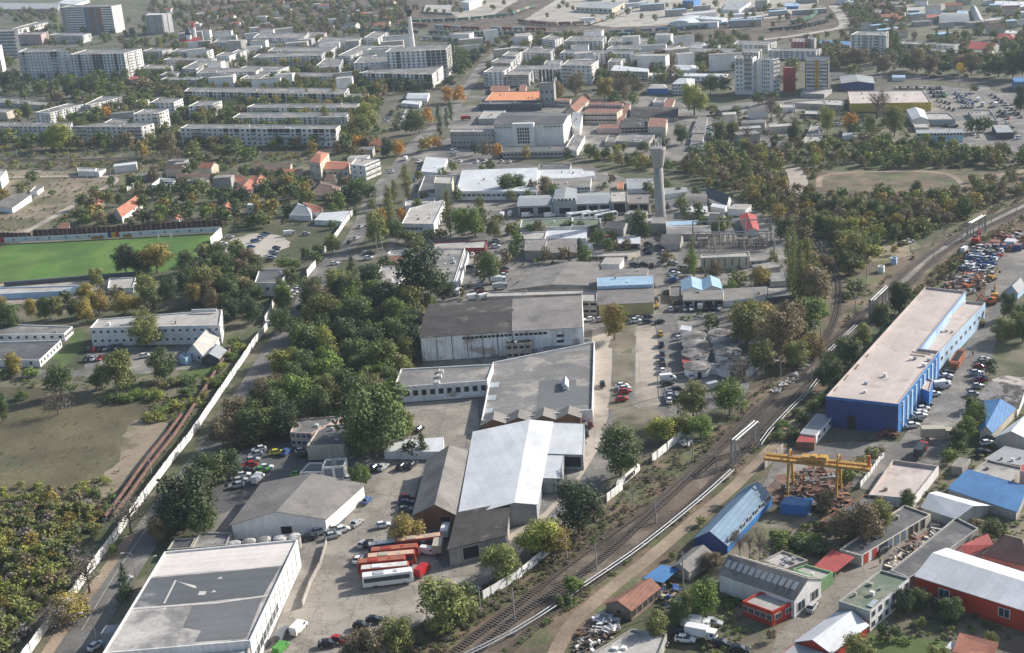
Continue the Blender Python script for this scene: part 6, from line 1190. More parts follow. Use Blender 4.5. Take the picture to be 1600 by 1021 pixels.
for row, (y, x0, x1, n) in enumerate(((500, 1180, 1590, 13), (525, 1180, 1590, 13), (545, 1180, 1580, 12))):
    for i in range(n):
        c = G((x0 + (x1 - x0) * i / (n - 1), y)); r = bpy.data.objects.new('switchgear', None); COL.objects.link(r); r.location = c
        if row == 0 and i == 0:
            m = MB(); m.box(-.6, -.4, -.3, .3, 0, 1.9); m.box(.4, .6, -.3, .3, 0, 1.9); m.box(-.8, .8, -.4, .4, 1.9, 2.05); bm0 = m.mesh('stand', [W_['cn']]); m = MB()
            for q in (-.5, 0, .5): m.tube((q, 0, 2.0), (q, 0, 3.8), .16, .12, 8)
            bm1 = m.mesh('insulator', [surf('insulator_grey', (.24, .20, .17), .2, .5, 2)])
        link('stand', bm0, r); link('insulator', bm1, r)
        pend(r, 'brown switchgear with insulators', 'in the %s row of the substation' % ['farthest', 'middle', 'nearest'][row], 'switchgear', 'substation switchgear')
for x in (1195, 1440, 1540):
    c = G((x, 512)); r = thing('transformer', 'grey-brown transformer in the substation, %s' % {1195: 'left', 1440: 'centre', 1540: 'right'}[x], 'transformer', c); m = MB(); m.box(-2.2, 2.2, -1.3, 1.3, .3, 3.1); m.obj('tank', W_['cn'], r); m = MB()
    for i in range(7): m.box(-2 + i * .6, -1.8 + i * .6, -1.9, -1.3, .6, 2.7)
    m.obj('radiator', METAL, r); m = MB()
    for q in (-1.2, 0, 1.2): m.tube((q, 0, 3.1), (q, 0, 4.4), .15, .1, 8)
    m.obj('bushing', W_['br'], r)
# wagons
def wagonmesh(kind):
    m = MB()
    if kind == 'tank': m.tube((-6, 0, 2.4), (6, 0, 2.4), 1.5, None, 14); m.box(-6.6, 6.6, -1.2, 1.2, .8, 1.1)
    elif kind == 'hopper': m.loft([(-6.5, 1.3, 1.5, 1.0, 3.4), (6.5, 1.3, 1.5, 1.0, 3.4)])
    else: m.box(-6.5, 6.5, -1.45, 1.45, 1.0, 3.6)
    w = MB()
    for x in (-4.6, -3, 3, 4.6): w.tube((x, -1, .45), (x, 1, .45), .45, None, 8)
    return m.mesh('wagon_body', [PAINT['g']]), w.mesh('wheelset', [TYRE])
WM = {k: wagonmesh(k) for k in ('tank', 'hopper', 'box')}
WPAINT = [surf('wagon_green', (.10, .20, .15), .2, .5, 2), surf('wagon_grey', (.30, .33, .35), .2, .5, 2), surf('wagon_brown', (.20, .09, .07), .2, .5, 2), surf('wagon_blue', (.16, .24, .32), .2, .5, 2), surf('wagon_dark', (.06, .09, .09), .2, .5, 2), surf('wagon_sand', (.42, .33, .25), .2, .5, 2)]
WN = ['green', 'grey', 'brown', 'blue-grey', 'dark', 'sand-coloured']
def train(pts, cols, place, kind='box', gap=14.6):
    path = spline([G(p) for p in PT(pts)], 2); acc = gap / 2; i = 0
    for a, b in zip(path, path[1:]):
        L = (b - a).length
        while acc < L:
            q = a.lerp(b, acc / L); k = cols[i % len(cols)]; acc += gap; i += 1
            if k < 0: continue
            r = bpy.data.objects.new('freight_wagon', None); COL.objects.link(r); r.location = q; r.rotation_euler = (0, 0, math.atan2(b.y - a.y, b.x - a.x)); bo = link('wagon_body', WM[kind][0], r); bo.material_slots[0].link = 'OBJECT'; bo.material_slots[0].material = WPAINT[k]; link('wheelset', WM[kind][1], r)
            pend(r, '%s freight wagon' % WN[k], place, 'wagon', 'freight wagons ' + place)
        acc -= L
full()
train('340,8 480,4 640,40 860,49', [1, 2, 2, -1, 1, 2], 'in the string behind the far left estate')
train('552,50 700,54 800,56 950,57 1060,58', [4, 4, 0, 4, 0, 4, 4, -1, 4, 0], 'in the long dark string behind the chimney')
train('640,36 720,33 800,25', [0, 0, 0, 4, 0, 0, 0], 'in the green string right of the chimney top'); train('800,24 815,18 838,11', [0, 5, 0, 5, 0], 'in the short green and sand string', 'hopper')
train('950,54 1050,48 1120,42 1196,31', [3, 3, 1, 3, 3, 0, 3, 3], 'in the curving blue-grey string', 'tank'); train('920,40 950,30 985,16 1010,2', [1, 5, 1, 4, 1, 5], 'in the string along the freight road', 'hopper')
train('1235,38 1260,33 1272,26 1280,16', [0, 0, 0, 0, 0, 0, 2], 'in the curved green string in the rail loop', 'hopper'); train('1200,50 1240,46 1290,36', [4, 4, 4, 4, 4, 4], 'in the dark string on the rail loop', 'hopper')
train('660,62 720,64 800,62', [1, 4, 1, 3, 1], 'on the siding right of the chimney', 'box'); train('810,35 860,40 920,38', [2, 5, 2, 2, 5, 2, 5], 'on the reddish siding', 'box')
# ================================================================ vehicles
tile(1, 3)
V(825, 588, 'w', 4, '', 'bus', 'white coach nearest the camera in the row of parked coaches', box='s', group='coaches parked side by side')
for x, y, c, bx, lab in ((810, 545, 'o', 'w', 'orange coach with a white roof just behind the white coach'), (790, 505, 'o', 'o', 'shorter orange coach with an orange roof in the coach row'), (850, 470, 'o', 'e', 'orange coach with a pale front roof half in the coach row'), (870, 430, 'o', 'o', 'orange coach farthest back with an orange-brown roof'), (830, 385, 'd', 'w', 'dark blue coach with a dirty white roof at the rear of the row'), (1020, 365, 'o', 'e', 'orange coach behind the autumn tree')):
    b = V(x, y, c, 4, '', 'bus', lab, box=bx, sc=.98 if c != 'd' else .85, group='coaches parked side by side')
    m = MB(); m.box(-5.7, 5.5, -1.05, 1.05, 3.2, 3.24); m.obj('roof_panel', surf('coach_roof_' + bx, dict(w=(.62, .60, .56), o=(.36, .12, .07), e=(.55, .38, .27))[bx], .2, .4, 2), b)
V(1140, 375, 'e', 84, '', 'truck', 'beige box trailer parked beside the coaches', box='e', sc=.9); V(1185, 280, 'w', 82, '', 'truck', 'white box truck in the shade of the asbestos shed', box='w', sc=.8)
V(1042, 520, 'r', 62, '', 'van', 'red and white minibus in front of the coaches'); V(1080, 400, 'w', -20, '', 'van', 'white van between orange coach and beige trailer', sc=.85)
V(270, 880, 'w', 68, '', 'van', 'white panel van beside the big white wall'); V(165, 925, 'g', 72, '', 'truck', 'small green-grey flatbed truck beside the big white wall', box='g', sc=.6); V(160, 1005, 'n', 70, '', 'van', 'green-trimmed van at the bottom edge', sc=.9)
cy = 'in the coach yard'
for x, y, c, a in ((692, 78, 'b', 72), (940, 62, 'm', 5), (935, 92, 'd', 5), (930, 135, 'g', 5), (790, 232, 'w', 10), (630, 220, 's', 60), (540, 262, 'w', 20), (480, 298, 's', 20), (395, 275, 's', 15), (340, 308, 'k', 10), (665, 350, 's', 72), (700, 345, 'k', 72), (640, 445, 'w', 72), (520, 948, 'r', -25), (450, 972, 'k', 5), (740, 825, 'k', 0), (660, 860, 'k', -10), (500, 252, 'w', 15)): V(x, y, c, a, cy)
tile(1, 2)
cr_ = 'in the car yard by the pink house'
for x, y, c, a in ((132, 798, 'y', 8), (190, 795, 'b', 70), (290, 788, 's', 20), (298, 812, 'k', 10), (65, 890, 'w', 0), (40, 908, 'n', 10), (260, 932, 'n', 20), (590, 966, 'w', 5), (740, 893, 'k', 60), (797, 890, 's', 60), (910, 885, 'k', 65), (975, 877, 'k', 65)): V(x, y, c, a, cr_)
V(15, 965, 'w', 70, '', 'van', 'white van in the car yard left of the pink house'); V(1022, 652, 'k', 60, 'in the courtyard')
tile(0, 2)
ROW(1620, 780, 1480, 1005, 12, 'wssrkwss', 'in the row under the trees left of the car yard'); ROW(555, 152, 740, 140, 78, 'krkskg', 'in the back row of the clinic car park'); ROW(542, 212, 632, 206, 75, 'kwr', 'in the front row of the clinic car park'); V(905, 192, 'w', 20, 'near the clinic garden'); V(15, 195, 'w', 60, 'at the low clinic wing')
tile(0, 1)
for x, y, c, a in ((1435, 468, 's', 0), (1395, 510, 'w', 5), (1335, 568, 's', 0), (1352, 558, 'k', 0), (1570, 530, 'b', 10), (1592, 492, 'b', 10)): V(x, y, c, a, 'on the gravel lot by the pitch')
tile(1, 1)
ROW(65, 448, 5, 490, 8, 'kbss', 'in the upper row of the gravel car park'); ROW(128, 535, 88, 612, 8, 'dksdsk', 'in the lower row of the gravel car park'); V(210, 450, 's', 5, '', 'truck', 'grey flatbed truck beside the gravel car park', sc=.7); V(312, 447, 's', 0, 'beside the gravel car park')
for x, y, c, a in ((490, 634, 'w', 5), (630, 475, 's', 62), (656, 402, 's', 62), (588, 497, 'k', 62), (285, 905, 'k', 50), (990, 108, 'b', 80), (838, 50, 's', 5), (842, 62, 'w', 5)): V(x, y, c, a, 'on the main road')
for x, y, c, a in ((717, 572, 'k', 10), (702, 600, 'w', 5), (692, 568, 's', 5), (695, 712, 'g', 5), (1335, 657, 'k', 5), (1395, 692, 'k', 60), (1500, 492, 's', 0), (1497, 527, 'w', 0), (1355, 580, 'w', 85), (1405, 762, 's', 5), (1395, 792, 'k', 5), (1412, 812, 'm', 5)): V(x, y, c, a, 'in the small yards by the big dark tree')
ROW(270, 785, 200, 848, 10, 'swwsw', 'in the street row by the white house'); ROW(145, 942, 85, 1010, 10, 'wnskdw', 'in the lower street row beside the short wall'); ROW(1552, 668, 1540, 712, 5, 'dmw', 'beside the round tree')
V(1515, 745, 'w', 0, '', 'truck', 'white box truck beside the round tree', box='w', sc=.8); V(1525, 785, 's', 10, '', 'truck', 'silver truck just in front of the white box truck', box='s', sc=.75); V(1360, 852, 'w', 20, 'beside the dark factory roof', 'van'); V(1432, 848, 'w', 25, 'beside the dark factory roof', 'van'); V(1270, 815, 'w', 75, 'beside the dark factory roof', 'van')
V(1540, 335, 'w', 80, 'on the lane behind the white office', 'van'); V(1590, 328, 'w', 80, 'on the lane behind the white office', 'van')
tile(2, 1)
for k, (x, y) in enumerate(((425, 345), (508, 342), (545, 338), (590, 350))): V(x, y, 'w', 22, '', 'bus', 'white bus in front of the garage row, %s' % ordn(k), box='w', group='white buses at the garage row', sc=.95)
for k, x in enumerate((95, 235, 375)): V(x, 336, 'w', 10, 'behind the greenish roof', 'van')
ws = 'along the works street'
ROW(935, 512, 950, 612, 88, 'kkswd', ws); ROW(850, 512, 850, 568, 5, 'kkgkd', 'in the stacked row beside the works street')
for x, y, c, a in ((1005, 632, 's', 5), (1015, 682, 'd', 8), (1018, 698, 'w', 8), (1010, 728, 's', 5), (1010, 738, 'b', 5), (1075, 664, 'e', 8), (880, 772, 'k', 85), (872, 645, 'm', 85), (765, 642, 'd', 5), (822, 642, 'k', 5), (610, 372, 'd', 5), (615, 388, 'w', 5), (645, 384, 'm', 60), (602, 432, 'w', 5), (595, 447, 's', 5), (540, 452, 's', 5), (1000, 472, 'w', 5), (965, 472, 'b', 5), (980, 265, 'd', 80), (985, 275, 's', 80), (900, 860, 'k', 88), (970, 815, 'g', 5), (1035, 878, 'g', 10)): V(x, y, c, a, ws)
V(612, 482, 'r', 5, ws, 'van'); V(600, 503, 'w', 5, ws, 'van'); V(605, 520, 'w', 5, ws, 'van'); V(492, 542, 'w', 80, ws, 'van'); V(650, 640, 's', 5, ws, 'van')
ROW(992, 920, 1296, 912, 86, 'sksw.kks', 'in the row before the open garages'); V(1172, 905, 'w', 87, 'before the open garages', 'van'); ROW(480, 985, 920, 1000, 8, 'ws.kwdk', 'in the yard below the yellow-fronted hall'); V(850, 968, 'k', 25, 'in the yard below the yellow-fronted hall'); V(795, 978, 's', 15, 'in the yard below the yellow-fronted hall')
tile(2, 2)
ln = 'in the lane left of the round huts'
for x, y, c in ((930, 55, 'a'), (935, 122, 'd'), (940, 180, 'd'), (940, 218, 'd'), (945, 250, 'k'), (942, 285, 'w'), (1120, 322, 'w'), (565, 372, 'k'), (490, 622, 'm'), (463, 682, 'k')): V(x, y, c, 86, ln)
V(975, 338, 'w', 5, ln, 'van'); ROW(975, 365, 1015, 405, 4, 'kk', ln); ROW(995, 430, 1005, 475, 4, 'gskk', ln); V(985, 472, 'w', 80, ln)
for x, y, c in ((690, 382, 'w'), (705, 395, 'w'), (705, 416, 'r'), (685, 464, 'r')): V(x, y, c, 6, 'on the strip right of the grey flat roof')
V(1045, 82, 'w', 20, 'beside the round huts'); V(1265, 388, 's', 25, 'at the green tree below the round huts', 'van'); V(1545, 188, 'w', 70, 'beside the round huts')
tile(3, 2)
bh = 'in front of the blue hall wall'
for x, y, c, a in ((905, 628, 'w', 8), (922, 602, 'k', 8), (950, 568, 'w', 8), (955, 548, 'w', 8), (968, 528, 'w', 8), (985, 500, 'k', 8), (1040, 432, 'w', 5), (1060, 405, 'k', 5), (1102, 362, 'w', 8), (1105, 342, 'd', 8), (1115, 322, 'w', 8), (1125, 300, 'k', 8)): V(x, y, c, a, bh)
V(1090, 382, 'w', 5, bh, 'van')
for x, y, c, a in ((1350, 215, 's', 8), (1345, 232, 'g', 8), (1320, 262, 'm', 5), (1300, 300, 's', 5), (1330, 345, 'm', 5), (1310, 382, 's', 5), (1280, 432, 's', -12), (1330, 332, 'b', 5), (1370, 738, 'w', 5), (1392, 712, 'd', 5), (1340, 800, 'k', 5)): V(x, y, c, a, 'along the right side of the blue hall yard')
V(1058, 705, 'e', -6, '', 'truck', 'long pale box truck parked below the blue hall', box='e', sc=1.1); V(955, 800, 'r', 60, '', 'truck', 'red-cabbed flatbed truck by the pinkish roof', box='k', sc=.9)
c = G((1185, 235)); r = thing('tank_trailer', 'rust-orange open steel hull standing beside the blue hall', 'steel hull', c, math.radians(60)); m = MB(); m.loft([(-6, .9, 1.0, .6, 2.2), (-5, 1.4, 1.6, .4, 2.6), (4, 1.4, 1.6, .4, 2.6), (6, .7, .9, .9, 2.9)]); m.obj('hull', surf('hull_orange', (.34, .11, .05), .25, .3, 1.5), r); m = MB()
for i in range(5): m.box(-4 + i * 1.8, -2.8 + i * 1.8, -.9, .9, 2.6, 2.9)
m.obj('hatch', DARK, r)
tile(2, 3)
V(1145, 862, 'w', -15, '', 'truck', 'white box truck behind the other white truck at the bottom', box='w', sc=.8); V(1180, 925, 'w', -28, '', 'truck', 'white box truck with cab facing the bottom alley', box='w', sc=.85)
for x, y, c, a in ((1078, 945, 'w', -20), (1252, 842, 's', -20), (1308, 972, 'k', -18), (1420, 1008, 'k', -15), (915, 972, 'k', -20), (1060, 905, 'k', -10)): V(x, y, c, a, 'in the yard by the two white box trucks')
tile(3, 3)
V(275, 748, 's', 55, '', 'car', 'silver car alone in the alley beside the white wall'); V(705, 395, 'k', 40, 'by the red garage doors'); V(735, 372, 'k', 45, 'by the red garage doors')
tile(0, 3)
V(600, 985, 'w', 62, '', 'car', 'white car with sunroof in the shade at the bottom left'); V(780, 575, 's', 55, 'on the road at the bottom left'); V(1292, 220, 'r', 75, '', 'car', 'red car beside the flat annexes')
tile(1, 0)
ROW(838, 720, 812, 762, 10, 'kkssw', 'in the left row of the lot by the boulevard'); ROW(935, 695, 905, 765, 75, 'ssbsks', 'in the right row of the lot by the boulevard'); ROW(1265, 285, 1490, 290, 80, 'wswkwsrwswkws', 'in the far lot right of the tall slab'); ROW(1235, 935, 1230, 975, 15, 'wws', 'below the boulevard poplars'); V(937, 1000, 'w', 80, 'on the street by the theatre works', 'van'); V(1312, 750, 'r', 10, '', 'truck', 'red box truck with a white cab on the theatre street', box='r', sc=.85)
ROW(1020, 1015, 1590, 1015, 70, 'ws.wsw.ww.sw', 'behind the white-roofed halls')
tile(3, 0)
dl = 'in the dealer car park'
for q, cs in (((800, 553, 980, 553), 'wksgskws'), ((1012, 556, 1092, 556), 'ksbkw'), ((1020, 580, 1100, 584), 'kgkks'), ((1035, 603, 1110, 606), 'ksnkn'), ((1060, 630, 1135, 650), 'gsgg'), ((1080, 665, 1160, 690), 'wwkk'), ((1170, 588, 1240, 600), 'bswb'), ((1182, 610, 1262, 632), 'bbswb'), ((1192, 632, 1278, 655), 'wbswb'), ((1212, 672, 1282, 672), 'wsws'), ((1400, 596, 1585, 735), 'skskssgsks'), ((1450, 700, 1500, 745), 'gkgr'), ((1330, 590, 1480, 700), '...s..s')): ROW(*q, 70, cs, dl)
V(1312, 632, 'w', 70, dl, 'van'); V(1345, 662, 's', 60, dl, 'van'); V(1420, 665, 'w', 80, '', 'truck', 'white truck at the edge of the dealer car park', box='w', sc=.8)
ROW(930, 483, 1130, 483, 2, 's.k.s', 'on the avenue'); ROW(1290, 845, 1320, 855, 60, 'sw', 'beside the dark glass showroom'); ROW(1110, 790, 1180, 792, 80, 'kgsk', 'behind the blue and white hall'); ROW(545, 855, 650, 868, 80, 'w.w.', 'on the dusty lot by the huts'); ROW(420, 780, 440, 785, 5, 'sw', 'on the dusty lot by the huts'); V(372, 860, 'w', 10, 'on the dusty lot by the huts'); ROW(1490, 775, 1560, 870, 20, 'wkrw', 'at the right end of the showroom')
tile(2, 0); ROW(1225, 800, 1225, 850, 10, 'wswn', 'beside the line of grey sheds'); ROW(480, 575, 520, 600, 20, 'ss', 'behind the theatre works')
# wrecked cars
tile(3, 1)
wc = 'wswdkgwsrbsdwskwbe'
for j in range(9):
    for i in range(10):
        x = 1300 + i * 17.5 - j * 9 + random.uniform(-3, 3) - (0 if j < 5 else 14); y = 545 + j * 17 + random.uniform(-3, 3) + i * 1.0
        if not inpoly(x, y, [(1290, 535), (1475, 545), (1440, 630), (1400, 705), (1180, 715), (1180, 650)]): continue
        v = V(x, y, random.choice(wc), random.choice([5, 60, -20, 80, 30]), 'among the wrecks', z=random.choice([0, 0, .9]), word='wrecked car', group='wrecked cars'); v.rotation_euler[0] = random.uniform(-.12, .12)
heap_ = None
def machine(x, y, ang, label, mat=CRANE, sc=1.0, arm=1):
    c = G((x, y)); r = thing('excavator', label, 'excavator', c, math.radians(ang)); r.scale = (sc,) * 3
    for y_ in (-1, 1): m = MB(); m.loft([(-1.9, .25, .25, .2, .6), (-1.6, .25, .25, 0, .85), (1.6, .25, .25, 0, .85), (1.9, .25, .25, .2, .6)]); m.v = [(a, b + y_, c_) for a, b, c_ in m.v]; m.obj('track', BLACK, r)
    m = MB(); m.box(-2.1, 1.0, -1.2, 1.2, 1.0, 2.0); m.box(-2.2, -.8, -1.1, 1.1, 2.0, 2.4); m.obj('body', mat, r); m = MB(); m.box(-.1, 1.2, .2, 1.15, 2.0, 2.9); m.obj('cab', GLASS, r)
    m = MB(); m.tube((.8, -.2, 1.8), (3.6, -.2, 4.4), .3, .25, 6); m.tube((3.6, -.2, 4.4), (5.6, -.2, 2.4), .22, .16, 6); m.obj('arm', mat, r); m = MB(); m.box(5.2, 6.0, -.6, .2, 1.6, 2.5); m.obj('bucket', RUST, r)
machine(1300, 505, 60, 'red excavator with raised arm by the far pipe arch', PAINT['r'], 1.2); machine(1255, 790, 30, 'orange loader at the edge of the scrapyard', ORANGE, 1.0); machine(1415, 850, 70, 'yellow excavator beside the blue annex', CRANE, 1.1); machine(1385, 885, 200, 'orange-red machine beside the yellow excavator', ORANGE, 1.0); machine(1400, 730, 40, 'dusty yellow excavator in front of the wrecked cars', CRANE, .9); machine(1330, 1010, 60, 'small yellow crane machine at the blue annex wall', CRANE, .9)
tile(2, 1); machine(905, 905, 90, 'small yellow forklift in front of the yellow hall', CRANE, .55)
tile(3, 1)
for x, y, hp, c, lab in ((705, 680, 0, 'wh', 'white site hut beside the track clearing'), (785, 628, 0, 'lb', 'pale blue site hut near the track clearing')): B('site_hut', lab, 'hut', '%d,%d %d,%d %d,%d %d,%d' % (x - 20, y - 32, x + 18, y - 30, x + 24, y - 42, x - 12, y - 44), 30, c, 'lg', vents=0)
for k, (x, w_) in enumerate(((1375, 44), (1425, 44), (1475, 30), (1560, 50))): B('skip', 'blue skip container by the scrapyard, %s' % ordn(k), 'container', '%d,%d %d,%d %d,%d %d,%d' % (x - w_ // 2, 512, x + w_ // 2, 514, x + w_ // 2 + 4, 500, x - w_ // 2 + 4, 498), 18, 'db', 'rust', vents=0, group='skips by the scrapyard')
B('container', 'white container box at the scrapyard', 'container', '1475,490 1540,492 1560,472 1495,468', 16, 'wh', 'wm', vents=0); B('container', 'rust-red container behind the blue skips', 'container', '1380,492 1440,494 1452,478 1395,476', 14, 'br', 'rust', vents=0); V(1230, 555, 'w', 50, 'beside the scrapyard verge', 'van'); V(860, 505, 'w', 5, 'on the clearing by the woods'); V(885, 495, 's', 5, 'on the clearing by the woods')
# poles and lamps
full()
rt = 'along the railway'
for x, y, hp in ((804, 968, 52), (886, 875, 38), (932, 890, 42), (990, 798, 34), (1025, 817, 34), (1083, 722, 36), (1120, 738, 34), (1155, 657, 36), (1193, 672, 30), (1220, 592, 34), (1268, 597, 32), (1282, 540, 34)): POLE(x, y, hp, '', 'mast', 1 if x % 2 else -1, place=rt)
tile(3, 1)
for x, y, hp in ((545, 915, 80), (615, 730, 90), (395, 840, 150), (335, 580, 80), (890, 560, 60), (1035, 600, 60), (1100, 480, 80), (1210, 490, 60), (1275, 370, 60), (1395, 385, 55), (1550, 320, 50)): POLE(x, y, hp, '', 'mast', 1, place='on the upper stretch of the railway')
full()
POLE(213, 905, 44, 'curved street lamp beside the tree in front of the patched-roof hall', 'lamp'); POLE(152, 1008, 55, 'curved street lamp nearest the bottom left, beside the road', 'lamp'); POLE(233, 892, 22, 'short lamp on the pavement beside the big hall', 'lamp', -1); POLE(237, 742, 34, 'leaning grey pole on the white boundary wall', 'pole'); POLE(751, 957, 42, 'grey pole right of the round tree below the coaches', 'pole'); POLE(1069, 945, 86, 'tall utility pole beside the blue canopy', 'pole')
for x, y, hp in ((1271, 560, 60), (1400, 372, 20), (598, 395, 28), (590, 395, 30), (1030, 300, 0), (547, 430, 30), (104, 150, 14), (860, 145, 16), (1106, 150, 14), (616, 150, 15), (51, 302, 30), (81, 298, 26), (176, 290, 24), (25, 362, 24), (107, 105, 0)):
    if hp: POLE(x, y, hp, '', 'pole', place='in the middle distance')
tile(2, 2)
for x, y, hp in ((915, 440, 470), (1035, 120, 130)): POLE(x, y, hp if hp < 400 else 200, '', 'pole', place='beside the lane of parked cars')
tile(0, 1)
for x, y, hp in ((330, 165, 65), (275, 215, 60), (108, 425, 60), (548, 105, 50), (705, 140, 45)): POLE(x, y, hp, '', 'pole', place='on the empty lot at the left')

full()
for x in (8, 28, 55, 108, 136, 152, 204, 218): POLE(x, 250, 17, '', 'mast', 1, place='below the left estate')
# ================================================================ far small houses and sheds, people
full()
def far_houses(poly, n, place, cols, w0=8, w1=16, hh=(3, 6), yards=True):
    U = PT(poly); us = [p[0] for p in U]; vs = [p[1] for p in U]; k = 0; tr = 0
    while k < n and tr < n * 20:
        tr += 1; u, v = random.uniform(min(us), max(us)), random.uniform(min(vs), max(vs))
        if not inpoly(u, v, U): continue
        c = G((u, v)); a = random.uniform(-.5, .3); L, W2 = random.uniform(w0, w1), random.uniform(6, 11)
        if blocked(c.x, c.y, L * .6, yards): continue
        k += 1; r = bpy.data.objects.new('small_building', None); COL.objects.link(r); r.location = c; r.rotation_euler = (0, 0, a); h = random.uniform(*hh); wc_, rc = random.choice(cols)
        L /= 2; W2 /= 2; m = MB(); m.box(-L, L, -W2, W2, -.2, h)
        if rc in ('tile', 'bt', 'cs', 'rust'): rh = W2 * .5; m.face([(L, -W2, h), (L, W2, h), (L, 0, h + rh)]); m.face([(-L, W2, h), (-L, -W2, h), (-L, 0, h + rh)]); q = MB(); q.face([(-L - .3, -W2 - .3, h - .05), (L + .3, -W2 - .3, h - .05), (L + .3, 0, h + rh + .1), (-L - .3, 0, h + rh + .1)]); q.face([(L + .3, W2 + .3, h - .05), (-L - .3, W2 + .3, h - .05), (-L - .3, 0, h + rh + .1), (L + .3, 0, h + rh + .1)])
        else: q = MB(); q.box(-L - .2, L + .2, -W2 - .2, W2 + .2, h, h + .25)
        m.obj('wall', W_[wc_], r); q.obj('roof', R_[rc], r); foot([c + Vector((x * math.cos(a) - y * math.sin(a), x * math.sin(a) + y * math.cos(a), 0)) for x, y in ((-L, -W2), (L, -W2), (L, W2), (-L, W2))])
        pend(r, 'small %s house, %s roof,' % (dict(wh='white', be='cream', gy='grey', br='brown', pk='pinkish').get(wc_, 'pale'), dict(tile='red', bt='brown', cs='grey gabled', wm='white', bit='flat grey', rust='rusty', lbm='light blue', lg='pale flat').get(rc, 'grey')), place, 'building', 'small buildings ' + place)
CC = [('wh', 'tile'), ('be', 'bt'), ('wh', 'cs'), ('gy', 'bit'), ('wh', 'wm'), ('be', 'tile'), ('wh', 'lg')]
far_houses('250,12 640,0 640,44 430,60 300,56', 46, 'in the far woods above the estate', CC); far_houses('1310,2 1600,2 1620,56 1420,64 1330,50', 40, 'in the far right quarter', CC + [('gy', 'lbm')]); far_houses('860,0 1290,0 1300,30 1150,44 900,44', 16, 'in the freight yard', [('wh', 'wm'), ('gy', 'lg'), ('gy', 'lbm')], 14, 34)
far_houses('1080,172 1250,180 1240,228 1100,232', 9, 'on the dusty lot', [('gy', 'bit'), ('wh', 'cs'), ('be', 'lg')]); far_houses('180,262 300,262 460,280 420,300 240,290', 8, 'in the gardens', CC); far_houses('560,225 640,240 620,262 560,262', 3, 'by the boulevard trees', CC); far_houses('90,110 330,150 560,160 540,215 320,215 60,190', 8, 'between the estate rows', [('wh', 'lg'), ('gy', 'bit')], 10, 18, (3, 4))
far_houses('860,400 870,330 830,320 1000,330 1140,305 1240,380 1230,460 1050,400 1000,480 1000,470 800,450', 10, 'among the workshops', [('gy', 'cs'), ('wh', 'lg'), ('be', 'bit')], 5, 11, (2.5, 3.5), False)
far_houses('290,62 640,62 690,110 560,150 300,150', 34, 'among the estate slabs', [('wh', 'lg'), ('wh', 'bit'), ('gy', 'lg')], 12, 26, (8, 13)); far_houses('720,66 1160,72 1140,122 940,130 730,112', 24, 'right of the chimney', [('wh', 'lg'), ('wh', 'bit'), ('be', 'lg')], 12, 26, (8, 13))
def person(x, y, cloth, leg, label, ang=0):
    c = G((x, y)); r = thing('person', label, 'person', c, ang)
    v = [(0, 0, .95), (0, 0, 1.2), (0, 0, 1.43), (0, 0, 1.53), (0, -.01, 1.66), (.19, 0, 1.40), (.25, .02, 1.13), (.23, -.08, .90), (-.19, 0, 1.40), (-.25, -.02, 1.13), (-.23, .10, .90), (.1, 0, .86), (.11, -.10, .48), (.11, -.06, .07), (-.1, 0, .86), (-.11, .06, .48), (-.11, .16, .07), (.11, -.2, .04), (-.11, .04, .04)]
    e = [(0, 1), (1, 2), (2, 3), (3, 4), (2, 5), (5, 6), (6, 7), (2, 8), (8, 9), (9, 10), (0, 11), (11, 12), (12, 13), (0, 14), (14, 15), (15, 16), (13, 17), (16, 18)]; rad = [.15, .14, .16, .06, .115, .07, .05, .04, .07, .05, .04, .1, .07, .05, .1, .07, .05, .04, .04]
    me = bpy.data.meshes.new('body'); me.from_pydata(v, e, []); o = link('body', me, r); o.modifiers.new('skin', 'SKIN')
    if me.skin_vertices:
        for i, q in enumerate(rad): me.skin_vertices[0].data[i].radius = (q, q)
        me.skin_vertices[0].data[0].use_root = True
    o.modifiers.new('sub', 'SUBSURF').levels = 1; me.materials.append(plain('skin', (.42, .26, .19)))
    for nm, prof, mt in (('jacket', [(.17, .86), (.20, 1.0), (.19, 1.25), (.21, 1.40), (.09, 1.50)], cloth), ('trousers', [(.12, .30), (.17, .55), (.19, .90)], leg), ('hair', [(.118, 1.66), (.122, 1.72), (.09, 1.78), (.02, 1.80)], BLACK)):
        m = MB(); m.lathe(prof, 14); m.obj(nm, mt, r)
person(1520, 556, PAINT['k'], PAINT['d'], 'person in dark clothes walking in the blue hall yard'); person(1375, 882, PAINT['k'], PAINT['g'], 'person in dark clothes standing in the alley', .6); person(916, 695, PAINT['w'], PAINT['g'], 'person in a white top on the lane beside the white hall', 1.0)
# ================================================================ trees one by one
tile(1, 1)
T(950, 235, 215, 95, 'o', 'beside the road left of the white halls', 'pop'); T(865, 240, 130, 70, 'o', 'beside the road left of the white halls', 'pop'); T(850, 460, 300, 105, 'o', 'beside the road left of the white halls', 'pop'); T(1215, 450, 270, 85, 'o', 'beside the white office', 'pop')
T(790, 370, 90, 90, 'y', 'beside the roadside poplars'); T(915, 375, 95, 70, 'y', 'beside the roadside poplars'); T(760, 520, 220, 170, 'o', 'beside the roadside poplars'); T(880, 490, 140, 120, 'g', 'beside the roadside poplars'); T(980, 510, 90, 130, 'o', 'in front of the white office'); T(1080, 495, 90, 100, 'g', 'in front of the white office')
T(1290, 450, 170, 150, 'f', 'right of the white office'); T(1370, 460, 175, 170, 'f', 'right of the white office'); T(1490, 480, 140, 110, 'o', 'right of the white office'); T(1150, 490, 90, 90, 'b', 'in front of the white office'); T(1400, 290, 90, 70, 'o', 'right of the white office')
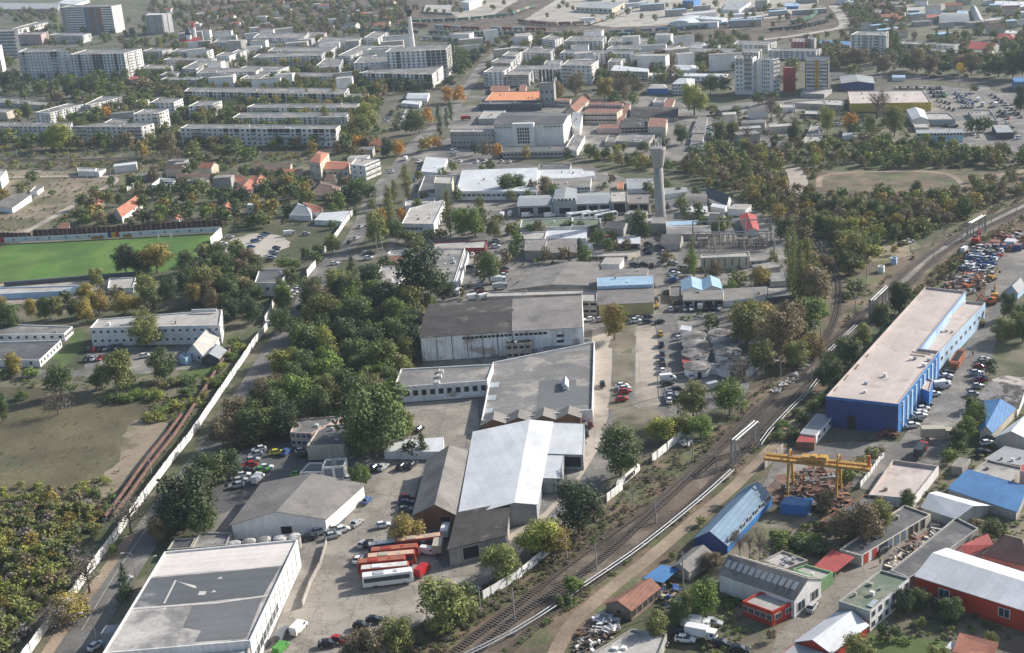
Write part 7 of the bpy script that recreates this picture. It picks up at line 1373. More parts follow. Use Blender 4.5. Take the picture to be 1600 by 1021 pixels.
T(1040, 920, 410, 370, 'd', 'standing over the works sheds, largest of all'); T(940, 960, 180, 200, 'd', 'standing over the works sheds'); T(1170, 860, 160, 150, 'd', 'standing over the works sheds'); T(605, 710, 130, 100, 'g', 'by the road junction', 'con'); T(628, 335, 60, 42, 'g', 'by the road junction')
T(1460, 740, 200, 150, 'g', 'in the small works yard'); T(1580, 200, 130, 150, 'g', 'in front of the very large white roof'); T(1570, 640, 100, 90, 'b', 'in the small works yard')
T(480, 410, 60, 70, 'f', 'along the roadside wall'); T(385, 560, 60, 75, 'f', 'along the roadside wall'); T(480, 560, 120, 110, 'o', 'along the roadside wall'); T(390, 640, 90, 80, 'g', 'along the roadside wall'); T(180, 660, 80, 130, 'f', 'along the roadside wall'); T(250, 660, 60, 80, 'f', 'along the roadside wall'); T(320, 610, 90, 90, 'g', 'along the roadside wall')
for x, y, h, w_, c in ((230, 230, 110, 120, 'g'), (100, 330, 110, 120, 'm'), (120, 180, 90, 90, 'b'), (310, 170, 100, 80, 'g'), (570, 150, 70, 90, 'b'), (650, 220, 130, 150, 'g'), (720, 230, 90, 100, 'g'), (600, 240, 80, 110, 'd'), (480, 270, 70, 90, 'b'), (15, 400, 90, 110, 'g'), (60, 400, 80, 100, 'o'), (730, 300, 80, 80, 'o')): T(x, y, h, w_, c, 'among the houses left of the road')
tile(2, 1)
T(40, 190, 120, 110, 'g', 'in front of the very large white roof'); T(130, 195, 95, 80, 'b', 'in front of the very large white roof'); T(210, 200, 120, 100, 'b', 'in front of the very large white roof')
T(430, 610, 135, 95, 'd', 'between grey flat blocks', 'con'); T(330, 610, 95, 110, 'b', 'between grey flat blocks'); T(790, 470, 170, 150, 'g', 'left of the water tower foot'); T(830, 480, 120, 90, 'g', 'left of the water tower foot'); T(1135, 720, 250, 65, 'f', 'beside the substation', 'pop'); T(640, 545, 70, 60, 'b', 'by the striped-roof block')
for x, y, w_ in ((125, 425, 120), (350, 412, 110), (510, 440, 100), (10, 440, 70), (430, 410, 60)): T(x, y, 50, w_, 'g', 'along the greenish-roofed hall')
T(1195, 380, 50, 80, 'f', 'behind the substation'); T(1290, 440, 95, 110, 'g', 'behind the substation'); T(1350, 400, 70, 70, 'f', 'behind the substation'); T(1420, 760, 90, 140, 'o', 'beside the substation control building'); T(1560, 760, 120, 120, 'm', 'beside the substation control building'); T(660, 1020, 130, 130, 'f', 'in front of the yellow-fronted hall'); T(610, 1020, 110, 90, 'm', 'in front of the yellow-fronted hall')
T(1480, 1040, 180, 240, 'm', 'behind the round huts'); T(1600, 1030, 150, 150, 'o', 'behind the round huts'); T(1250, 1040, 110, 120, 'g', 'behind the round huts'); T(1040, 190, 40, 50, 'g', 'behind the water tower')
tile(2, 0)
T(1140, 720, 190, 190, 'l', 'right of the old works, the large round one'); T(1155, 500, 0.1, .1, 'g', 'x') if 0 else None
for x, y, h, w_, c in ((290, 630, 120, 100, 'b'), (400, 600, 150, 120, 'b'), (580, 620, 130, 130, 'm'), (680, 640, 150, 130, 'b'), (640, 660, 90, 120, 'g'), (780, 580, 90, 110, 'b'), (760, 665, 80, 80, 'f'), (1240, 590, 120, 120, 'g'), (1330, 580, 110, 100, 'g'), (790, 400, 60, 80, 'g'), (900, 400, 90, 160, 'b'), (980, 430, 100, 80, 'b'), (880, 440, 70, 70, 'l'), (1080, 380, 50, 110, 'd'), (1180, 390, 60, 100, 'd'), (1280, 400, 90, 110, 'b'), (540, 110, 0, 0, 'g')):
    if h: T(x, y, h, w_, c, 'behind the old works')
for x, y, h, w_, c in ((90, 995, 90, 60, 'm'), (350, 990, 70, 60, 'g'), (820, 950, 70, 90, 'g'), (950, 910, 60, 80, 'o'), (700, 950, 60, 60, 'o'), (1060, 900, 130, 90, 'g'), (1300, 900, 150, 100, 'o'), (1380, 880, 120, 100, 'o'), (1250, 720, 70, 80, 'o'), (1400, 720, 60, 80, 'g'), (1540, 660, 90, 90, 'g'), (1340, 1000, 110, 120, 'o'), (1150, 1000, 90, 120, 'g')): T(x, y, h, w_, c, 'in front of the old works and sheds')
T(1470, 900, 140, 90, 't', 'on the dusty lot', 'bare')
tile(1, 0)
for x, y, h, w_, c, s_ in ((600, 845, 150, 62, 'm', 'pop'), (440, 780, 115, 75, 'o', 'pop'), (500, 640, 110, 65, 'm', 'pop'), (322, 645, 90, 45, 'm', 'pop'), (1155, 860, 195, 58, 'g', 'pop'), (1195, 800, 120, 50, 'g', 'pop'), (1220, 760, 120, 50, 'g', 'pop')): T(x, y, h, w_, c, 'near the boulevard', s_)
for x, y, h, w_, c in ((700, 800, 165, 165, 'l'), (670, 830, 120, 120, 'o'), (990, 790, 110, 110, 'g'), (1020, 830, 130, 100, 'o'), (1070, 770, 100, 90, 'y'), (960, 840, 100, 100, 'g'), (1200, 640, 100, 100, 'y'), (1270, 640, 105, 100, 'y'), (1210, 545, 70, 90, 'd'), (1060, 950, 100, 100, 'm'), (1125, 930, 80, 90, 'y'), (820, 980, 120, 100, 'd'), (890, 970, 105, 90, 'y'), (570, 950, 110, 100, 'g'), (640, 930, 90, 110, 'y'), (700, 930, 80, 110, 'b'), (640, 1000, 80, 110, 'b'), (900, 560, 60, 100, 'd')): T(x, y, h, w_, c, 'around the boulevard car park')
tile(1, 0)
T(1510, 985, 90, 70, 'y', 'at the theatre front'); T(1440, 985, 100, 90, 'b', 'at the theatre front'); T(1370, 970, 80, 60, 'd', 'at the theatre front')
tile(3, 0)
for x, y, h, w_, c in ((165, 900, 160, 80, 'g'), (370, 830, 170, 90, 'l'), (510, 830, 130, 90, 'y'), (540, 840, 70, 110, 'g'), (640, 850, 140, 80, 'o'), (790, 850, 180, 150, 'o'), (730, 800, 80, 60, 'g'), (1290, 830, 90, 130, 'g'), (1350, 820, 90, 110, 'g'), (1290, 580, 50, 60, 'g'), (1575, 700, 170, 110, 'd'), (1600, 640, 100, 90, 'd'), (30, 640, 70, 90, 'g'), (60, 750, 100, 60, 'o'), (20, 690, 80, 60, 'b')): T(x, y, h, w_, c, 'between the lots at the far right')
for x, y, h, w_ in ((680, 740, 180, 170), (720, 700, 150, 110), (20, 740, 140, 120), (80, 800, 110, 100)): T(x, y, h, w_, 't', 'before the yellow store', 'bare')
for x, y, h, w_, c in ((150, 470, 110, 110, 'o'), (470, 420, 110, 150, 'b'), (570, 420, 120, 150, 'b'), (420, 440, 70, 80, 'b'), (520, 480, 80, 100, 'o'), (720, 460, 120, 110, 'b'), (860, 440, 110, 120, 'g'), (930, 450, 150, 150, 'b'), (1010, 460, 120, 120, 'b'), (1100, 470, 90, 120, 'g'), (1200, 460, 120, 130, 'b'), (1270, 470, 130, 120, 'b'), (1360, 480, 100, 130, 'g'), (1440, 480, 130, 140, 'g'), (1530, 490, 190, 150, 'g'), (1610, 490, 190, 150, 'd')): T(x, y, h, w_, c, 'in the row along the avenue')
for x, y, h, w_ in ((770, 300, 145, 60), (1050, 305, 120, 40), (1118, 310, 125, 45), (800, 330, 120, 70)): T(x, y, h, w_, 'g', 'behind the avenue', 'pop')
tile(0, 0)
for x, y, h, w_, c in ((45, 900, 100, 150, 'o'), (380, 935, 170, 190, 'l'), (300, 930, 110, 100, 'f'), (490, 930, 90, 80, 'g'), (640, 920, 100, 100, 'g'), (800, 930, 110, 120, 'b'), (180, 920, 90, 110, 'g'), (900, 985, 110, 110, 'm'), (1020, 870, 90, 110, 'o'), (1060, 990, 170, 140, 'b'), (1210, 1000, 110, 160, 'o'), (1320, 900, 90, 110, 'd'), (1440, 990, 100, 160, 'g'), (1560, 1000, 90, 140, 'f'), (1200, 880, 70, 110, 'g'), (1100, 850, 60, 80, 'o'), (180, 760, 120, 80, 'g'), (600, 760, 90, 100, 'g'), (480, 760, 60, 80, 'g'), (670, 740, 80, 90, 'y'), (560, 770, 50, 90, 'g'), (1150, 740, 80, 90, 'g'), (1250, 750, 80, 110, 'b'), (370, 640, 80, 90, 'b'), (1040, 690, 70, 70, 'o'), (120, 740, 60, 70, 'l')): T(x, y, h, w_, c, 'along the front of the left estate')
for x, y, h, w_, c in ((450, 610, 150, 140, 'g'), (570, 600, 140, 140, 'g'), (640, 540, 110, 120, 'g'), (250, 590, 90, 90, 'g'), (690, 590, 80, 110, 'g'), (150, 590, 80, 110, 'g'), (340, 590, 100, 90, 'g'), (60, 570, 130, 130, 'd'), (750, 590, 70, 110, 'o'), (900, 590, 110, 140, 'b'), (1030, 590, 60, 150, 'b'), (740, 510, 70, 90, 'd')): T(x, y, h, w_, c, 'in the belt below the grey slab pair')
TS('900,20 1340,20 1460,130 1100,190 920,110', 55, 8, 12, 'gbob', 'on the far side of the church'); TS('20,30 340,60 350,150 0,150', 30, 8, 12, 'gbo', 'in the far left corner')
TS('260,120 900,250 850,310 300,300', 26, 7, 11, 'gogf', 'behind the grey slab pair')
tile(1, 0); TS('-100,0 900,60 900,160 380,200 -100,180', 90, 8, 12, 'gbobo', 'behind the estate near the chimney'); TS('600,520 1120,500 1110,580 720,600', 26, 7, 10, 'ddg', 'in the dark belt below the big slabs', asp=(.9, 1.2)); TS('1220,330 1420,350 1400,470 1240,480', 16, 9, 13, 'dgg', 'right of the big slabs'); TS('980,60 1230,20 1300,90 900,110', 12, 7, 9, 'bo', 'around the far yards')
full()
TS('260,70 600,140 590,225 300,215 230,150', 120, 6, 9, 'gogf', 'in the streets of the left estate', gap=.3)
TS('250,60 580,60 640,130 560,190 280,190 230,120', 300, 7, 11, 'ogbogm', 'between the blocks of the left estate', gap=.3); TS('700,60 1160,60 1150,120 950,140 720,110', 170, 7, 11, 'ogbo', 'between the blocks of the middle estate', gap=.5); TS('0,70 270,110 290,180 60,190 -10,160', 110, 7, 11, 'ogbf', 'between the blocks near the left edge', gap=.5)
TS('1260,60 1600,60 1620,110 1260,110', 110, 7, 11, 'gbo', 'beyond the avenue', gap=.4); TS('250,10 640,0 640,52 420,64 300,60', 260, 7, 11, 'bogbo', 'in the far woods above the estate', gap=.3, avoid=True)
TS('840,60 1190,62 1190,72 840,70', 40, 6, 9, 'bog', 'along the far tracks', gap=.3)
TS('700,8 960,4 1300,4 1330,40 1180,50 760,24', 50, 6, 9, 'bog', 'in the freight yard', gap=.6)
TS('1310,0 1420,0 1410,60 1330,45', 80, 7, 11, 'bog', 'beside the ring road', gap=.6); TS('1540,0 1620,0 1620,60 1500,60', 16, 7, 11, 'bog', 'at the top right corner')
# belts
TS('0,226 100,236 240,232 300,246 470,240 560,246 600,234 590,222 400,225 250,224', 46, 6, 10, 'obgbmo', 'in the belt between field lot and estate'); TS('900,240 1000,236 1100,234 1240,226 1640,228 1640,266 1480,262 1300,262 1230,268 1120,272 1050,268 960,262', 150, 5, 9, 'ggofomlbg', 'in the long belt behind the water tower', gap=.55)
TS('1060,262 1230,268 1240,300 1290,320 1280,345 1320,380 1345,410 1320,460 1270,440 1255,385 1180,330 1110,295', 85, 5, 10, 'obgomb', 'in the wood left of the old race track', gap=.8); TS('1250,318 1400,312 1510,314 1570,304 1500,345 1440,372 1385,380 1340,412 1310,395 1280,345', 105, 5, 10, 'ogmgobfl', 'in the wood between race track and railway', gap=.58)
TS('1480,290 1560,268 1640,262 1640,300 1560,318 1500,330', 40, 4, 7, 'bogt'.replace('t', 'b'), 'at the right end of the race track')
TS('100,345 160,300 215,280 300,262 440,285 530,300 575,320 520,338 480,345 440,340 420,360 340,352 250,358 110,360', 95, 6, 10, 'ggogfmbd', 'in the gardens behind the football pitch', gap=.6)
tile(0, 1)
for x, y, h, w_, c in ((790, 690, 175, 165, 'd'), (865, 690, 155, 130, 'd'), (920, 690, 130, 110, 'g'), (985, 680, 180, 240, 'm'), (600, 350, 90, 150, 'm'), (205, 120, 75, 90, 'g'), (135, 190, 70, 90, 'o'), (330, 205, 40, 55, 'f'), (30, 250, 100, 90, 'm'), (250, 330, 0, 0, 'g')):
    if h: T(x, y, h, w_, c, 'on and around the football pitch')
for x, y, h, w_, c in ((610, 790, 140, 110, 'o'), (540, 870, 120, 120, 'm'), (620, 940, 150, 150, 'y' if 0 else 'm'), (545, 1000, 160, 120, 'm'), (740, 870, 110, 110, 'b'), (780, 950, 140, 150, 'm'), (860, 930, 110, 110, 'y' if 0 else 'm'), (920, 860, 160, 160, 'o'), (960, 930, 160, 150, 'g'), (1060, 900, 200, 130, 'd'), (1220, 890, 145, 120, 'm'), (1310, 830, 200, 200, 'o'), (1180, 780, 140, 110, 'g'), (1130, 800, 60, 60, 'd'), (1400, 700, 150, 150, 'g'), (1500, 650, 160, 140, 'g'), (1450, 880, 170, 150, 'g'), (1540, 850, 150, 130, 'b'), (1300, 880, 80, 80, 'g'), (200, 970, 120, 90, 'm'), (285, 975, 150, 110, 'g'), (365, 965, 145, 110, 'o'), (470, 960, 120, 110, 'g'), (70, 1050, 190, 170, 'g'), (20, 980, 150, 100, 'm'), (420, 900, 110, 90, 'g'), (1480, 960, 130, 140, 'd'), (1580, 1000, 160, 160, 'd'), (1400, 1000, 110, 110, 'd'), (930, 1100, 190, 170, 'o')): T(x, y, h, w_, c, 'between the pitch and the clinic')
TS('1150,600 1600,560 1640,760 1560,1000 1400,980 1120,780', 34, 8, 11, 'gdgob', 'in the grove right of the pitch', gap=.6)
tile(0, 2)
for x, y, h, w_, c in ((95, 310, 150, 110, 'm'), (385, 440, 200, 190, 'g'), (640, 390, 160, 150, 'g'), (760, 400, 270, 220, 'o'), (1030, 330, 200, 170, 'g'), (20, 600, 190, 110, 'g'), (920, 130, 190, 200, 'o')): T(x, y, h, w_, c, 'between the clinic and the dark field')
T(365, 550, 180, 190, 't', 'on the edge of the dark field', 'bare')
for x, y, w_, c in ((960, 570, 130, 'l'), (1000, 540, 110, 'f'), (880, 430, 120, 'f'), (960, 440, 130, 'l'), (720, 450, 110, 'g'), (810, 450, 90, 'f'), (1110, 500, 110, 'l'), (1220, 480, 80, 'l'), (1380, 270, 90, 'l'), (1400, 330, 90, 'f'), (1300, 350, 80, 'l'), (1450, 190, 90, 'f'), (1500, 140, 100, 'l'), (1470, 110, 90, 'f'), (1350, 360, 70, 'f'), (1170, 340, 110, 'g'), (1090, 360, 90, 'o'), (1180, 410, 110, 'g'), (140, 440, 80, 'f'), (70, 300, 60, 'f'), (190, 300, 110, 'f'), (20, 310, 90, 'f'), (990, 370, 60, 'b'), (1270, 440, 60, 'l')): T(x, y + 12, 62, w_, c, 'beside the rusty pipes and field', 'bush')
# belt along the road
full()
br_ = 'in the dense belt right of the main road'
for x, y, h, w_, c in ((505, 520, 62, 62, 'o'), (480, 560, 60, 60, 'g'), (515, 610, 62, 60, 'f'), (445, 590, 50, 55, 'l'), (470, 640, 60, 64, 'f'), (510, 560, 50, 50, 'l'), (560, 520, 60, 52, 'g'), (600, 500, 60, 60, 'd'), (640, 500, 56, 56, 'o'), (560, 580, 58, 58, 'g'), (600, 590, 62, 60, 'f'), (640, 560, 52, 50, 'd'), (590, 640, 50, 46, 'b'), (560, 640, 54, 48, 'd'), (420, 640, 50, 56, 'b'), (400, 690, 60, 66, 'g'), (430, 680, 48, 52, 'o'), (480, 665, 40, 44, 'b'), (510, 660, 40, 40, 'd'), (370, 660, 44, 50, 'b'), (350, 700, 50, 52, 'b'), (530, 470, 50, 56, 'o'), (490, 480, 48, 50, 'g'), (470, 530, 40, 44, 'o'), (580, 450, 40, 44, 'd'), (620, 540, 46, 44, 'g'), (545, 545, 50, 50, 'd'), (440, 520, 40, 36, 'g'), (330, 760, 60, 66, 'g'), (360, 745, 46, 50, 'd')): T(x, y, h, w_, c, br_)
T(300, 822, 92, 104, 'd', 'beside the road above the big patched-roof hall'); T(275, 835, 66, 60, 'd', 'beside the road above the big patched-roof hall'); T(320, 835, 60, 55, 'g', 'beside the road above the big patched-roof hall'); T(250, 845, 44, 40, 'b', 'beside the road above the big patched-roof hall')
T(200, 940, 62, 30, 'd', 'in front of the big patched-roof hall', 'con'); T(177, 868, 22, 17, 'f', 'beside the white boundary wall'); T(112, 968, 46, 62, 'm', 'beside the white boundary wall'); T(205, 832, 60, 80, 't', 'over the white boundary wall', 'bare'); T(140, 925, 66, 76, 't', 'over the white boundary wall', 'bare'); T(95, 985, 56, 70, 't', 'over the white boundary wall', 'bare')
TS('440,440 560,450 650,470 655,570 620,605 560,650 520,680 400,700 330,760 305,790 320,720 380,640 420,580 440,530', 60, 8, 13, 'dgogfgb', br_, gap=.5)
T(585, 712, 118, 108, 'g', 'beside the pink house, the big one'); T(605, 695, 100, 88, 'f', 'beside the pink house'); T(632, 690, 50, 44, 'o', 'beside the pink house'); T(558, 715, 70, 50, 'g', 'beside the pink house'); T(568, 650, 62, 66, 'g', 'beside the pink house'); T(661, 712, 42, 26, 'g', 'beside the white-roofed shed', 'con'); T(640, 712, 26, 34, 'd', 'beside the white-roofed shed')
T(559, 770, 50, 28, 'g', 'at the corner of the grey gabled hall'); T(570, 762, 38, 26, 'f', 'at the corner of the grey gabled hall'); T(635, 848, 48, 58, 'm', 'beside the parked coaches'); T(695, 978, 84, 96, 'o', 'below the parked coaches'); T(720, 972, 66, 60, 'g', 'below the parked coaches'); T(625, 1020, 58, 64, 'o', 'at the bottom of the coach yard'); T(560, 1025, 40, 60, 'b', 'at the bottom of the coach yard'); T(590, 1030, 50, 50, 'b', 'at the bottom of the coach yard')
T(785, 905, 60, 66, 'o', 'along the railway wall'); T(845, 870, 62, 74, 'l', 'along the railway wall'); T(868, 866, 50, 60, 'm', 'along the railway wall'); T(905, 832, 86, 86, 'd', 'along the railway wall'); T(970, 742, 76, 74, 'g', 'right of the white metal hall'); T(896, 928, 36, 36, 'f', 'beside the silver pipes', 'bush'); T(880, 945, 22, 26, 'g', 'beside the silver pipes', 'bush')
T(1083, 655, 60, 54, 'o', 'below the round huts'); T(1140, 648, 58, 56, 'f', 'below the round huts'); T(1155, 610, 58, 50, 't', 'at the corner of the round huts', 'bare'); T(1035, 690, 40, 50, 'l', 'at the end of the slab lane'); T(1095, 682, 34, 50, 'f', 'at the end of the slab lane'); T(1060, 680, 36, 50, 'o', 'at the end of the slab lane'); T(960, 530, 54, 42, 'm', 'beside the weedy strip'); T(1010, 745, 0, 0, 'g', '') if 0 else None
for x, y, h, w_, c in ((1170, 540, 70, 64, 'o'), (1215, 560, 84, 76, 'b'), (1190, 580, 50, 46, 'o'), (1235, 530, 60, 56, 'b'), (1265, 515, 54, 56, 'f'), (1270, 560, 40, 40, 'm'), (1245, 575, 44, 44, 'o'), (1200, 530, 60, 50, 'm'), (1325, 575, 52, 48, 'g'), (1297, 610, 62, 48, 'g'), (1405, 490, 56, 40, 'g'), (1375, 520, 50, 36, 'g'), (1350, 545, 40, 34, 'o'), (1375, 650, 0, 0, 'g')):
    if h: T(x, y, h, w_, c, 'along the railway near the round huts')
for x, y, h, w_ in ((1240, 470, 108, 24), (1250, 480, 98, 26), (1262, 470, 94, 20), (1232, 462, 94, 20), (1258, 455, 60, 24)): T(x, y, h, w_, 'l' if 0 else 'o', 'in the clump right of the substation', 'pop')
T(1275, 480, 70, 54, 'b', 'in the clump right of the substation'); T(1228, 375, 36, 40, 'g', 'right of the substation')
tile(3, 1)
for x, y, h, w_, c in ((540, 620, 200, 150, 'o'), (480, 700, 80, 80, 'm'), (580, 680, 80, 80, 'l'), (660, 600, 100, 130, 'l'), (1150, 700, 90, 80, 'g'), (820, 940, 190, 130, 'g'), (1500, 970, 170, 110, 'g'), (560, 810, 80, 170, 'g'), (490, 860, 60, 70, 'g'), (1560, 1060, 150, 150, 'o'), (1590, 1000, 120, 120, 'g'), (300, 980, 130, 160, 'f'), (100, 1020, 140, 160, 'o'), (790, 570, 60, 60, 'm')): T(x, y, h, w_, c, 'around the upper railway')
tile(3, 2)
for x, y, h, w_, c in ((1290, 640, 170, 150, 'f'), (1240, 720, 160, 150, 'f'), (1190, 760, 130, 130, 'g'), (1130, 850, 90, 110, 'f'), (1210, 800, 90, 90, 'g'), (1390, 310, 110, 100, 'd'), (1270, 520, 90, 110, 'g'), (650, 840, 100, 110, 'o'), (560, 930, 90, 110, 'f'), (500, 980, 100, 110, 'f'), (700, 800, 60, 80, 'b'), (590, 880, 80, 90, 'o'), (1480, 90, 150, 160, 'o'), (1590, 100, 150, 130, 'g')): T(x, y, h, w_, c, 'beside the blue hall yard')
for x, y, w_ in ((150, 690, 110), (60, 700, 90), (220, 600, 90), (290, 520, 110), (340, 480, 100), (100, 640, 90), (180, 560, 70)): T(x, y, 70, w_, random.choice('gof'), 'along the pipes by the blue hall', 'bush')
tile(2, 3)
for x, y, h, w_, c in ((1200, 800, 260, 230, 'f'), (1100, 740, 120, 120, 'o'), (900, 930, 190, 170, 'o'), (1040, 850, 170, 150, 'g'), (1240, 500, 120, 150, 'b'), (1350, 600, 150, 100, 'o'), (1120, 520, 0, 0, 'g'), (1000, 430, 50, 60, 'o'), (1180, 220, 60, 80, 'o')):
    if h: T(x, y, h, w_, c, 'around the rusty brown shed')
for x, y, h, w_ in ((1420, 420, 190, 110), (1480, 430, 200, 100), (1545, 440, 230, 110), (1390, 360, 130, 90)): T(x, y, h, w_, 't', 'in front of the long blue hall', 'bare')
tile(3, 3)
for x, y, h, w_, c in ((600, 330, 270, 260, 'b'), (500, 320, 210, 200, 'b'), (700, 250, 200, 170, 'o'), (420, 300, 150, 150, 'b'), (360, 150, 150, 150, 'b'), (870, 130, 140, 100, 'g'), (1390, 320, 130, 150, 'g'), (1440, 310, 110, 110, 'g'), (850, 770, 170, 140, 'd'), (950, 740, 130, 120, 'g'), (1150, 810, 140, 170, 'g'), (1060, 760, 100, 120, 'd'), (960, 860, 80, 50, 'o'), (1390, 990, 120, 90, 'o'), (720, 930, 110, 90, 'd'), (800, 930, 90, 80, 'g'), (560, 1060, 170, 220, 'o'), (1050, 1080, 130, 160, 'o'), (20, 940, 80, 70, 'b'), (300, 250, 60, 50, 'g')): T(x, y, h, w_, c, 'between the lower right buildings')
for x, y, w_, c in ((100, 340, 140, 'f'), (190, 360, 130, 'g'), (280, 380, 150, 'g'), (330, 400, 120, 'd'), (60, 310, 100, 'f'), (250, 330, 110, 'f'), (400, 400, 120, 'b'), (460, 380, 100, 'b')): T(x, y, 80, w_, c, 'in the hollow behind the red canopy', 'bush')
full()
TS('600,400 660,270 830,265 1000,290 1140,300 1240,380 1240,460 1160,500 1050,400 1000,480 740,450 700,500 600,460', 70, 4, 9, 'gofogb', 'between the workshops', yards=False, gap=1.0)
SCRUB('undergrowth', 'weeds and bushes growing between the workshops', '590,460 660,270 830,265 1000,290 1140,300 1240,380 1240,470 1180,590 1060,640 960,640 950,470 700,470', 420, .3, 1.8, 'gogbf', 1.5, yards=False)
SCRUB('undergrowth', 'weeds in the corners of the right-hand yards', '1190,860 1300,800 1440,740 1600,640 1600,1000 1300,1010', 260, .3, 1.5, 'gogbf', 1.5)
SCRUB('undergrowth', 'dry stubble and low weeds beside the ballast', '700,985 905,835 1040,750 1110,690 1200,600 1230,610 1130,700 1060,765 930,865 760,1000', 500, .15, .6, 'bbobb', 1.8)
TS('100,110 330,120 560,140 570,225 330,200 240,235 60,190', 200, 6, 10, 'gogfol', 'between the front estate rows', gap=.35)
TS('380,120 600,150 590,160 380,150', 26, 6, 9, 'gof', 'between the front estate rows', gap=.4)
SCRUB('undergrowth', 'brush along the railway below the left estate', '-20,224 600,222 620,238 460,262 230,270 -20,262', 520, .6, 3.2, 'obgobm', 1.4)
TS('180,40 310,15 330,110 200,125', 60, 7, 11, 'gobo', 'around the church', gap=.3)
TS('-20,20 90,20 100,60 -10,70', 30, 7, 10, 'gob', 'at the top left', gap=.4)
# shrubs and undergrowth as one mass each
SCRUB('scrub', 'yellow-green and grey scrub filling the lower left corner beyond the wall', '-20,790 60,775 170,762 185,770 170,810 140,850 100,915 60,960 20,1015 -20,1030', 330, .8, 3.2, 'oglomtbtoogt', 1.4)
SCRUB('scrub', 'taller yellow-green thickets rising out of the lower left scrub', '-20,810 70,785 150,780 160,800 120,860 70,930 20,1000 -20,1010', 120, 3.0, 5.8, 'oolgombt', 1.0)
SCRUB('scrub', 'thin scattered bushes where the scrub meets the field', '-20,765 60,755 185,745 190,765 60,790 -20,800', 60, .6, 2.4, 'oolb', 1.5)
SCRUB('undergrowth', 'low weeds and bushes along the railway verge', '600,1050 645,985 800,890 905,815 1010,710 1110,680 1190,590 1240,500 1270,560 1200,625 1110,700 1000,800 880,890 780,965 680,1035', 620, .3, 1.1, 'bbobtg', 1.6)
SCRUB('undergrowth', 'green and brown weeds between tracks and silver pipes', '700,1040 800,975 930,895 1045,812 1120,755 1200,668 1270,598 1275,606 1205,690 1120,778 1050,835 930,925 800,1015 720,1060', 420, .3, 1.0, 'gogbf', 1.6)
SCRUB('undergrowth', 'rust-brown weeds along the upper tracks', '1400,500 1440,440 1500,390 1600,335 1620,345 1530,385 1490,420 1450,460 1420,500', 420, .4, 1.4, 'bbmbo', 1.5)
SCRUB('undergrowth', 'scrub along the left side of the upper tracks', '1290,560 1320,500 1390,430 1430,400 1500,355 1620,285 1620,305 1500,368 1420,430 1350,505 1290,580', 380, .4, 1.5, 'bogbt', 1.5)
SCRUB('undergrowth', 'undergrowth under the dense roadside belt', '440,540 520,440 600,445 655,560 610,610 560,690 400,710 330,790 290,830 250,860 300,760 380,640', 420, .8, 2.5, 'gdobg', 1.4)
SCRUB('undergrowth', 'low bushes in the gardens behind the pitch', '60,360 160,300 215,275 450,285 600,320 500,350 350,355', 420, .8, 2.4, 'gogfb', 1.4)
SCRUB('undergrowth', 'bushes of the woods around the old race track', '900,240 1240,226 1640,228 1640,266 1300,264 1240,300 1520,305 1600,290 1500,350 1340,412 1320,460 1180,330 1060,265', 1100, .8, 3.0, 'gobmob', 1.4)
SCRUB('undergrowth', 'weeds of the yards right of the dirt track', '1090,1040 1110,960 1180,860 1290,800 1340,800 1270,860 1240,900 1180,960 1130,1050', 240, .3, 1.3, 'ogbf', 1.5)
SCRUB('undergrowth', 'weeds and small bushes around the empty lot', '-20,250 250,240 210,290 60,375 -20,380', 260, .4, 1.5, 'ogbo', 1.5)
SCRUB('undergrowth', 'weeds on the strip between the concrete lanes', '960,510 992,505 990,630 1035,650 1010,700 965,690 955,640', 130, .2, .7, 'bombo', 1.6)
SCRUB('undergrowth', 'green weeds along the field, pipes and clinic path', '-20,590 250,590 340,580 380,540 400,530 330,630 290,680 240,640 230,620 60,605 -20,610', 300, .3, 1.2, 'fogfl', 1.5)
SCRUB('undergrowth', 'dry tussocks scattered on the dark field', '-20,640 230,630 200,720 150,780 -20,790', 160, .15, .4, 'bo', 2.2)
SCRUB('undergrowth', 'bushes and saplings among the far lots', '1060,180 1330,160 1430,180 1440,225 1240,228 1060,236', 300, .8, 3, 'obgot', 1.4)
SCRUB('undergrowth', 'greenery around the apartment blocks and streets', '-20,60 640,60 1600,60 1600,120 700,150 600,225 0,225', 900, 1, 3.5, 'gobg', 1.4)
place_trees(300)
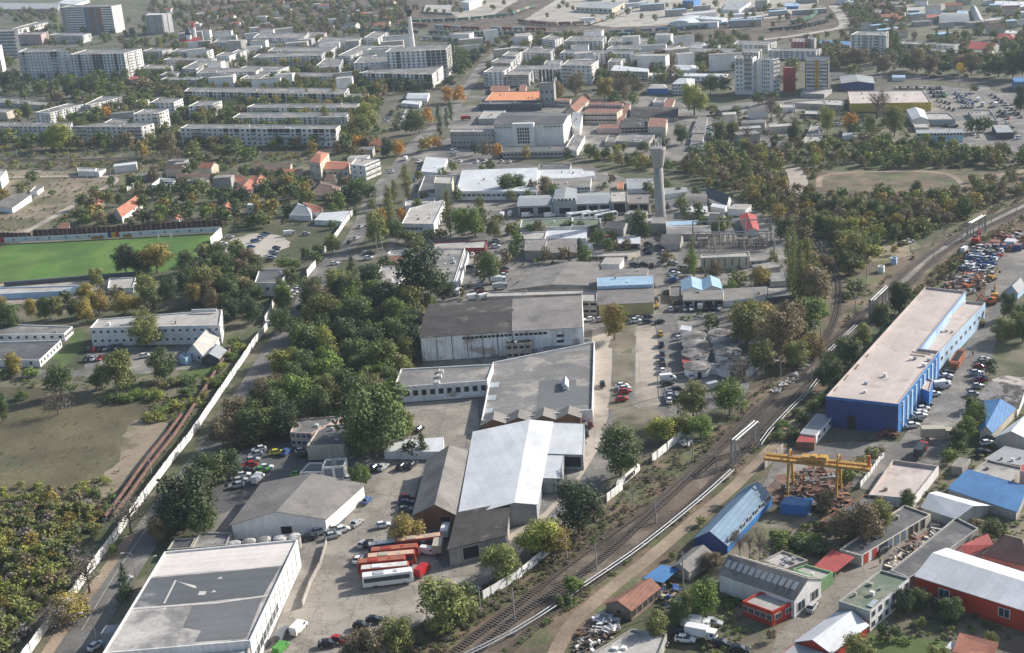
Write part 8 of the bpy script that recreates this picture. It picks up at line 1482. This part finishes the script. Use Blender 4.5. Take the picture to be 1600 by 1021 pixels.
# ================================================================ labels from colour, place and order
def finish_labels():
    grp = {}
    for e in PENDING: grp.setdefault((e[1], e[2]), []).append(e)
    for (what, place), L in grp.items():
        L.sort(key=lambda e: proj(e[0].matrix_basis.translation)[0])
        pl = place if place.split(' ')[0] in ('in', 'on', 'by', 'at', 'behind', 'before', 'beside', 'between', 'along', 'around', 'among', 'below', 'beyond', 'left', 'right', 'near', 'over', 'standing', 'of') else 'in ' + place
        for i, (o, w_, p_, cat, group) in enumerate(L):
            pos = '' if len(L) == 1 else (', ' + ordn(i))
            o['label'] = ('%s %s%s' % (w_, pl, pos))
CARS.sort(key=lambda e: -e[0]); drop = CARS[286:]
if drop:
    V_ = []; F_ = []; I_ = []; keys = list(PAINT)
    for s_, r, c, k in drop:
        M = r.matrix_basis
        for me, mi in ((CM['car'][0], keys.index(c)), (CM['car'][1], len(keys))):
            b0 = len(V_); V_ += [tuple(M @ v.co) for v in me.vertices]; F_ += [tuple(b0 + i for i in p.vertices) for p in me.polygons]; I_ += [mi] * len(me.polygons)
    gone = {e[1] for e in drop}; PENDING[:] = [e for e in PENDING if e[0] not in gone]
    for r in gone:
        for ch in list(r.children): bpy.data.objects.remove(ch)
        bpy.data.objects.remove(r)
    me = bpy.data.meshes.new('distant_cars'); me.from_pydata(V_, [], F_)
    for c in keys: me.materials.append(PAINT[c])
    me.materials.append(GLASS); me.polygons.foreach_set('material_index', I_); o = link('distant_cars', me); tag(o, 'tiny distant cars in the farthest lots and streets', 'cars'); o['kind'] = 'stuff'
finish_labels()
bpy.context.view_layer.update(); dg = bpy.context.evaluated_depsgraph_get()
for o in [o for o in bpy.data.objects if o.type == 'FONT']:
    me = bpy.data.meshes.new_from_object(o.evaluated_get(dg)); q = link('lettering', me, o.parent); q.matrix_local = o.matrix_local; bpy.data.objects.remove(o)
# ================================================================ haze
m = bpy.data.materials.new('haze'); m.use_nodes = True; n = m.node_tree.nodes; n.remove(n['Principled BSDF']); v = n.new('ShaderNodeVolumePrincipled'); v.inputs['Color'].default_value = (.70, .84, 1, 1); v.inputs['Density'].default_value = HAZE; v.inputs['Anisotropy'].default_value = .2
m.node_tree.links.new(v.outputs[0], n['Material Output'].inputs['Volume'])
b = MB(); b.box(-3300, 3300, -300, 7100, -1, CH + 4); o = b.obj('haze', m); o['kind'] = 'stuff'; tag(o, 'thin blue-grey air haze over the whole town', 'haze')
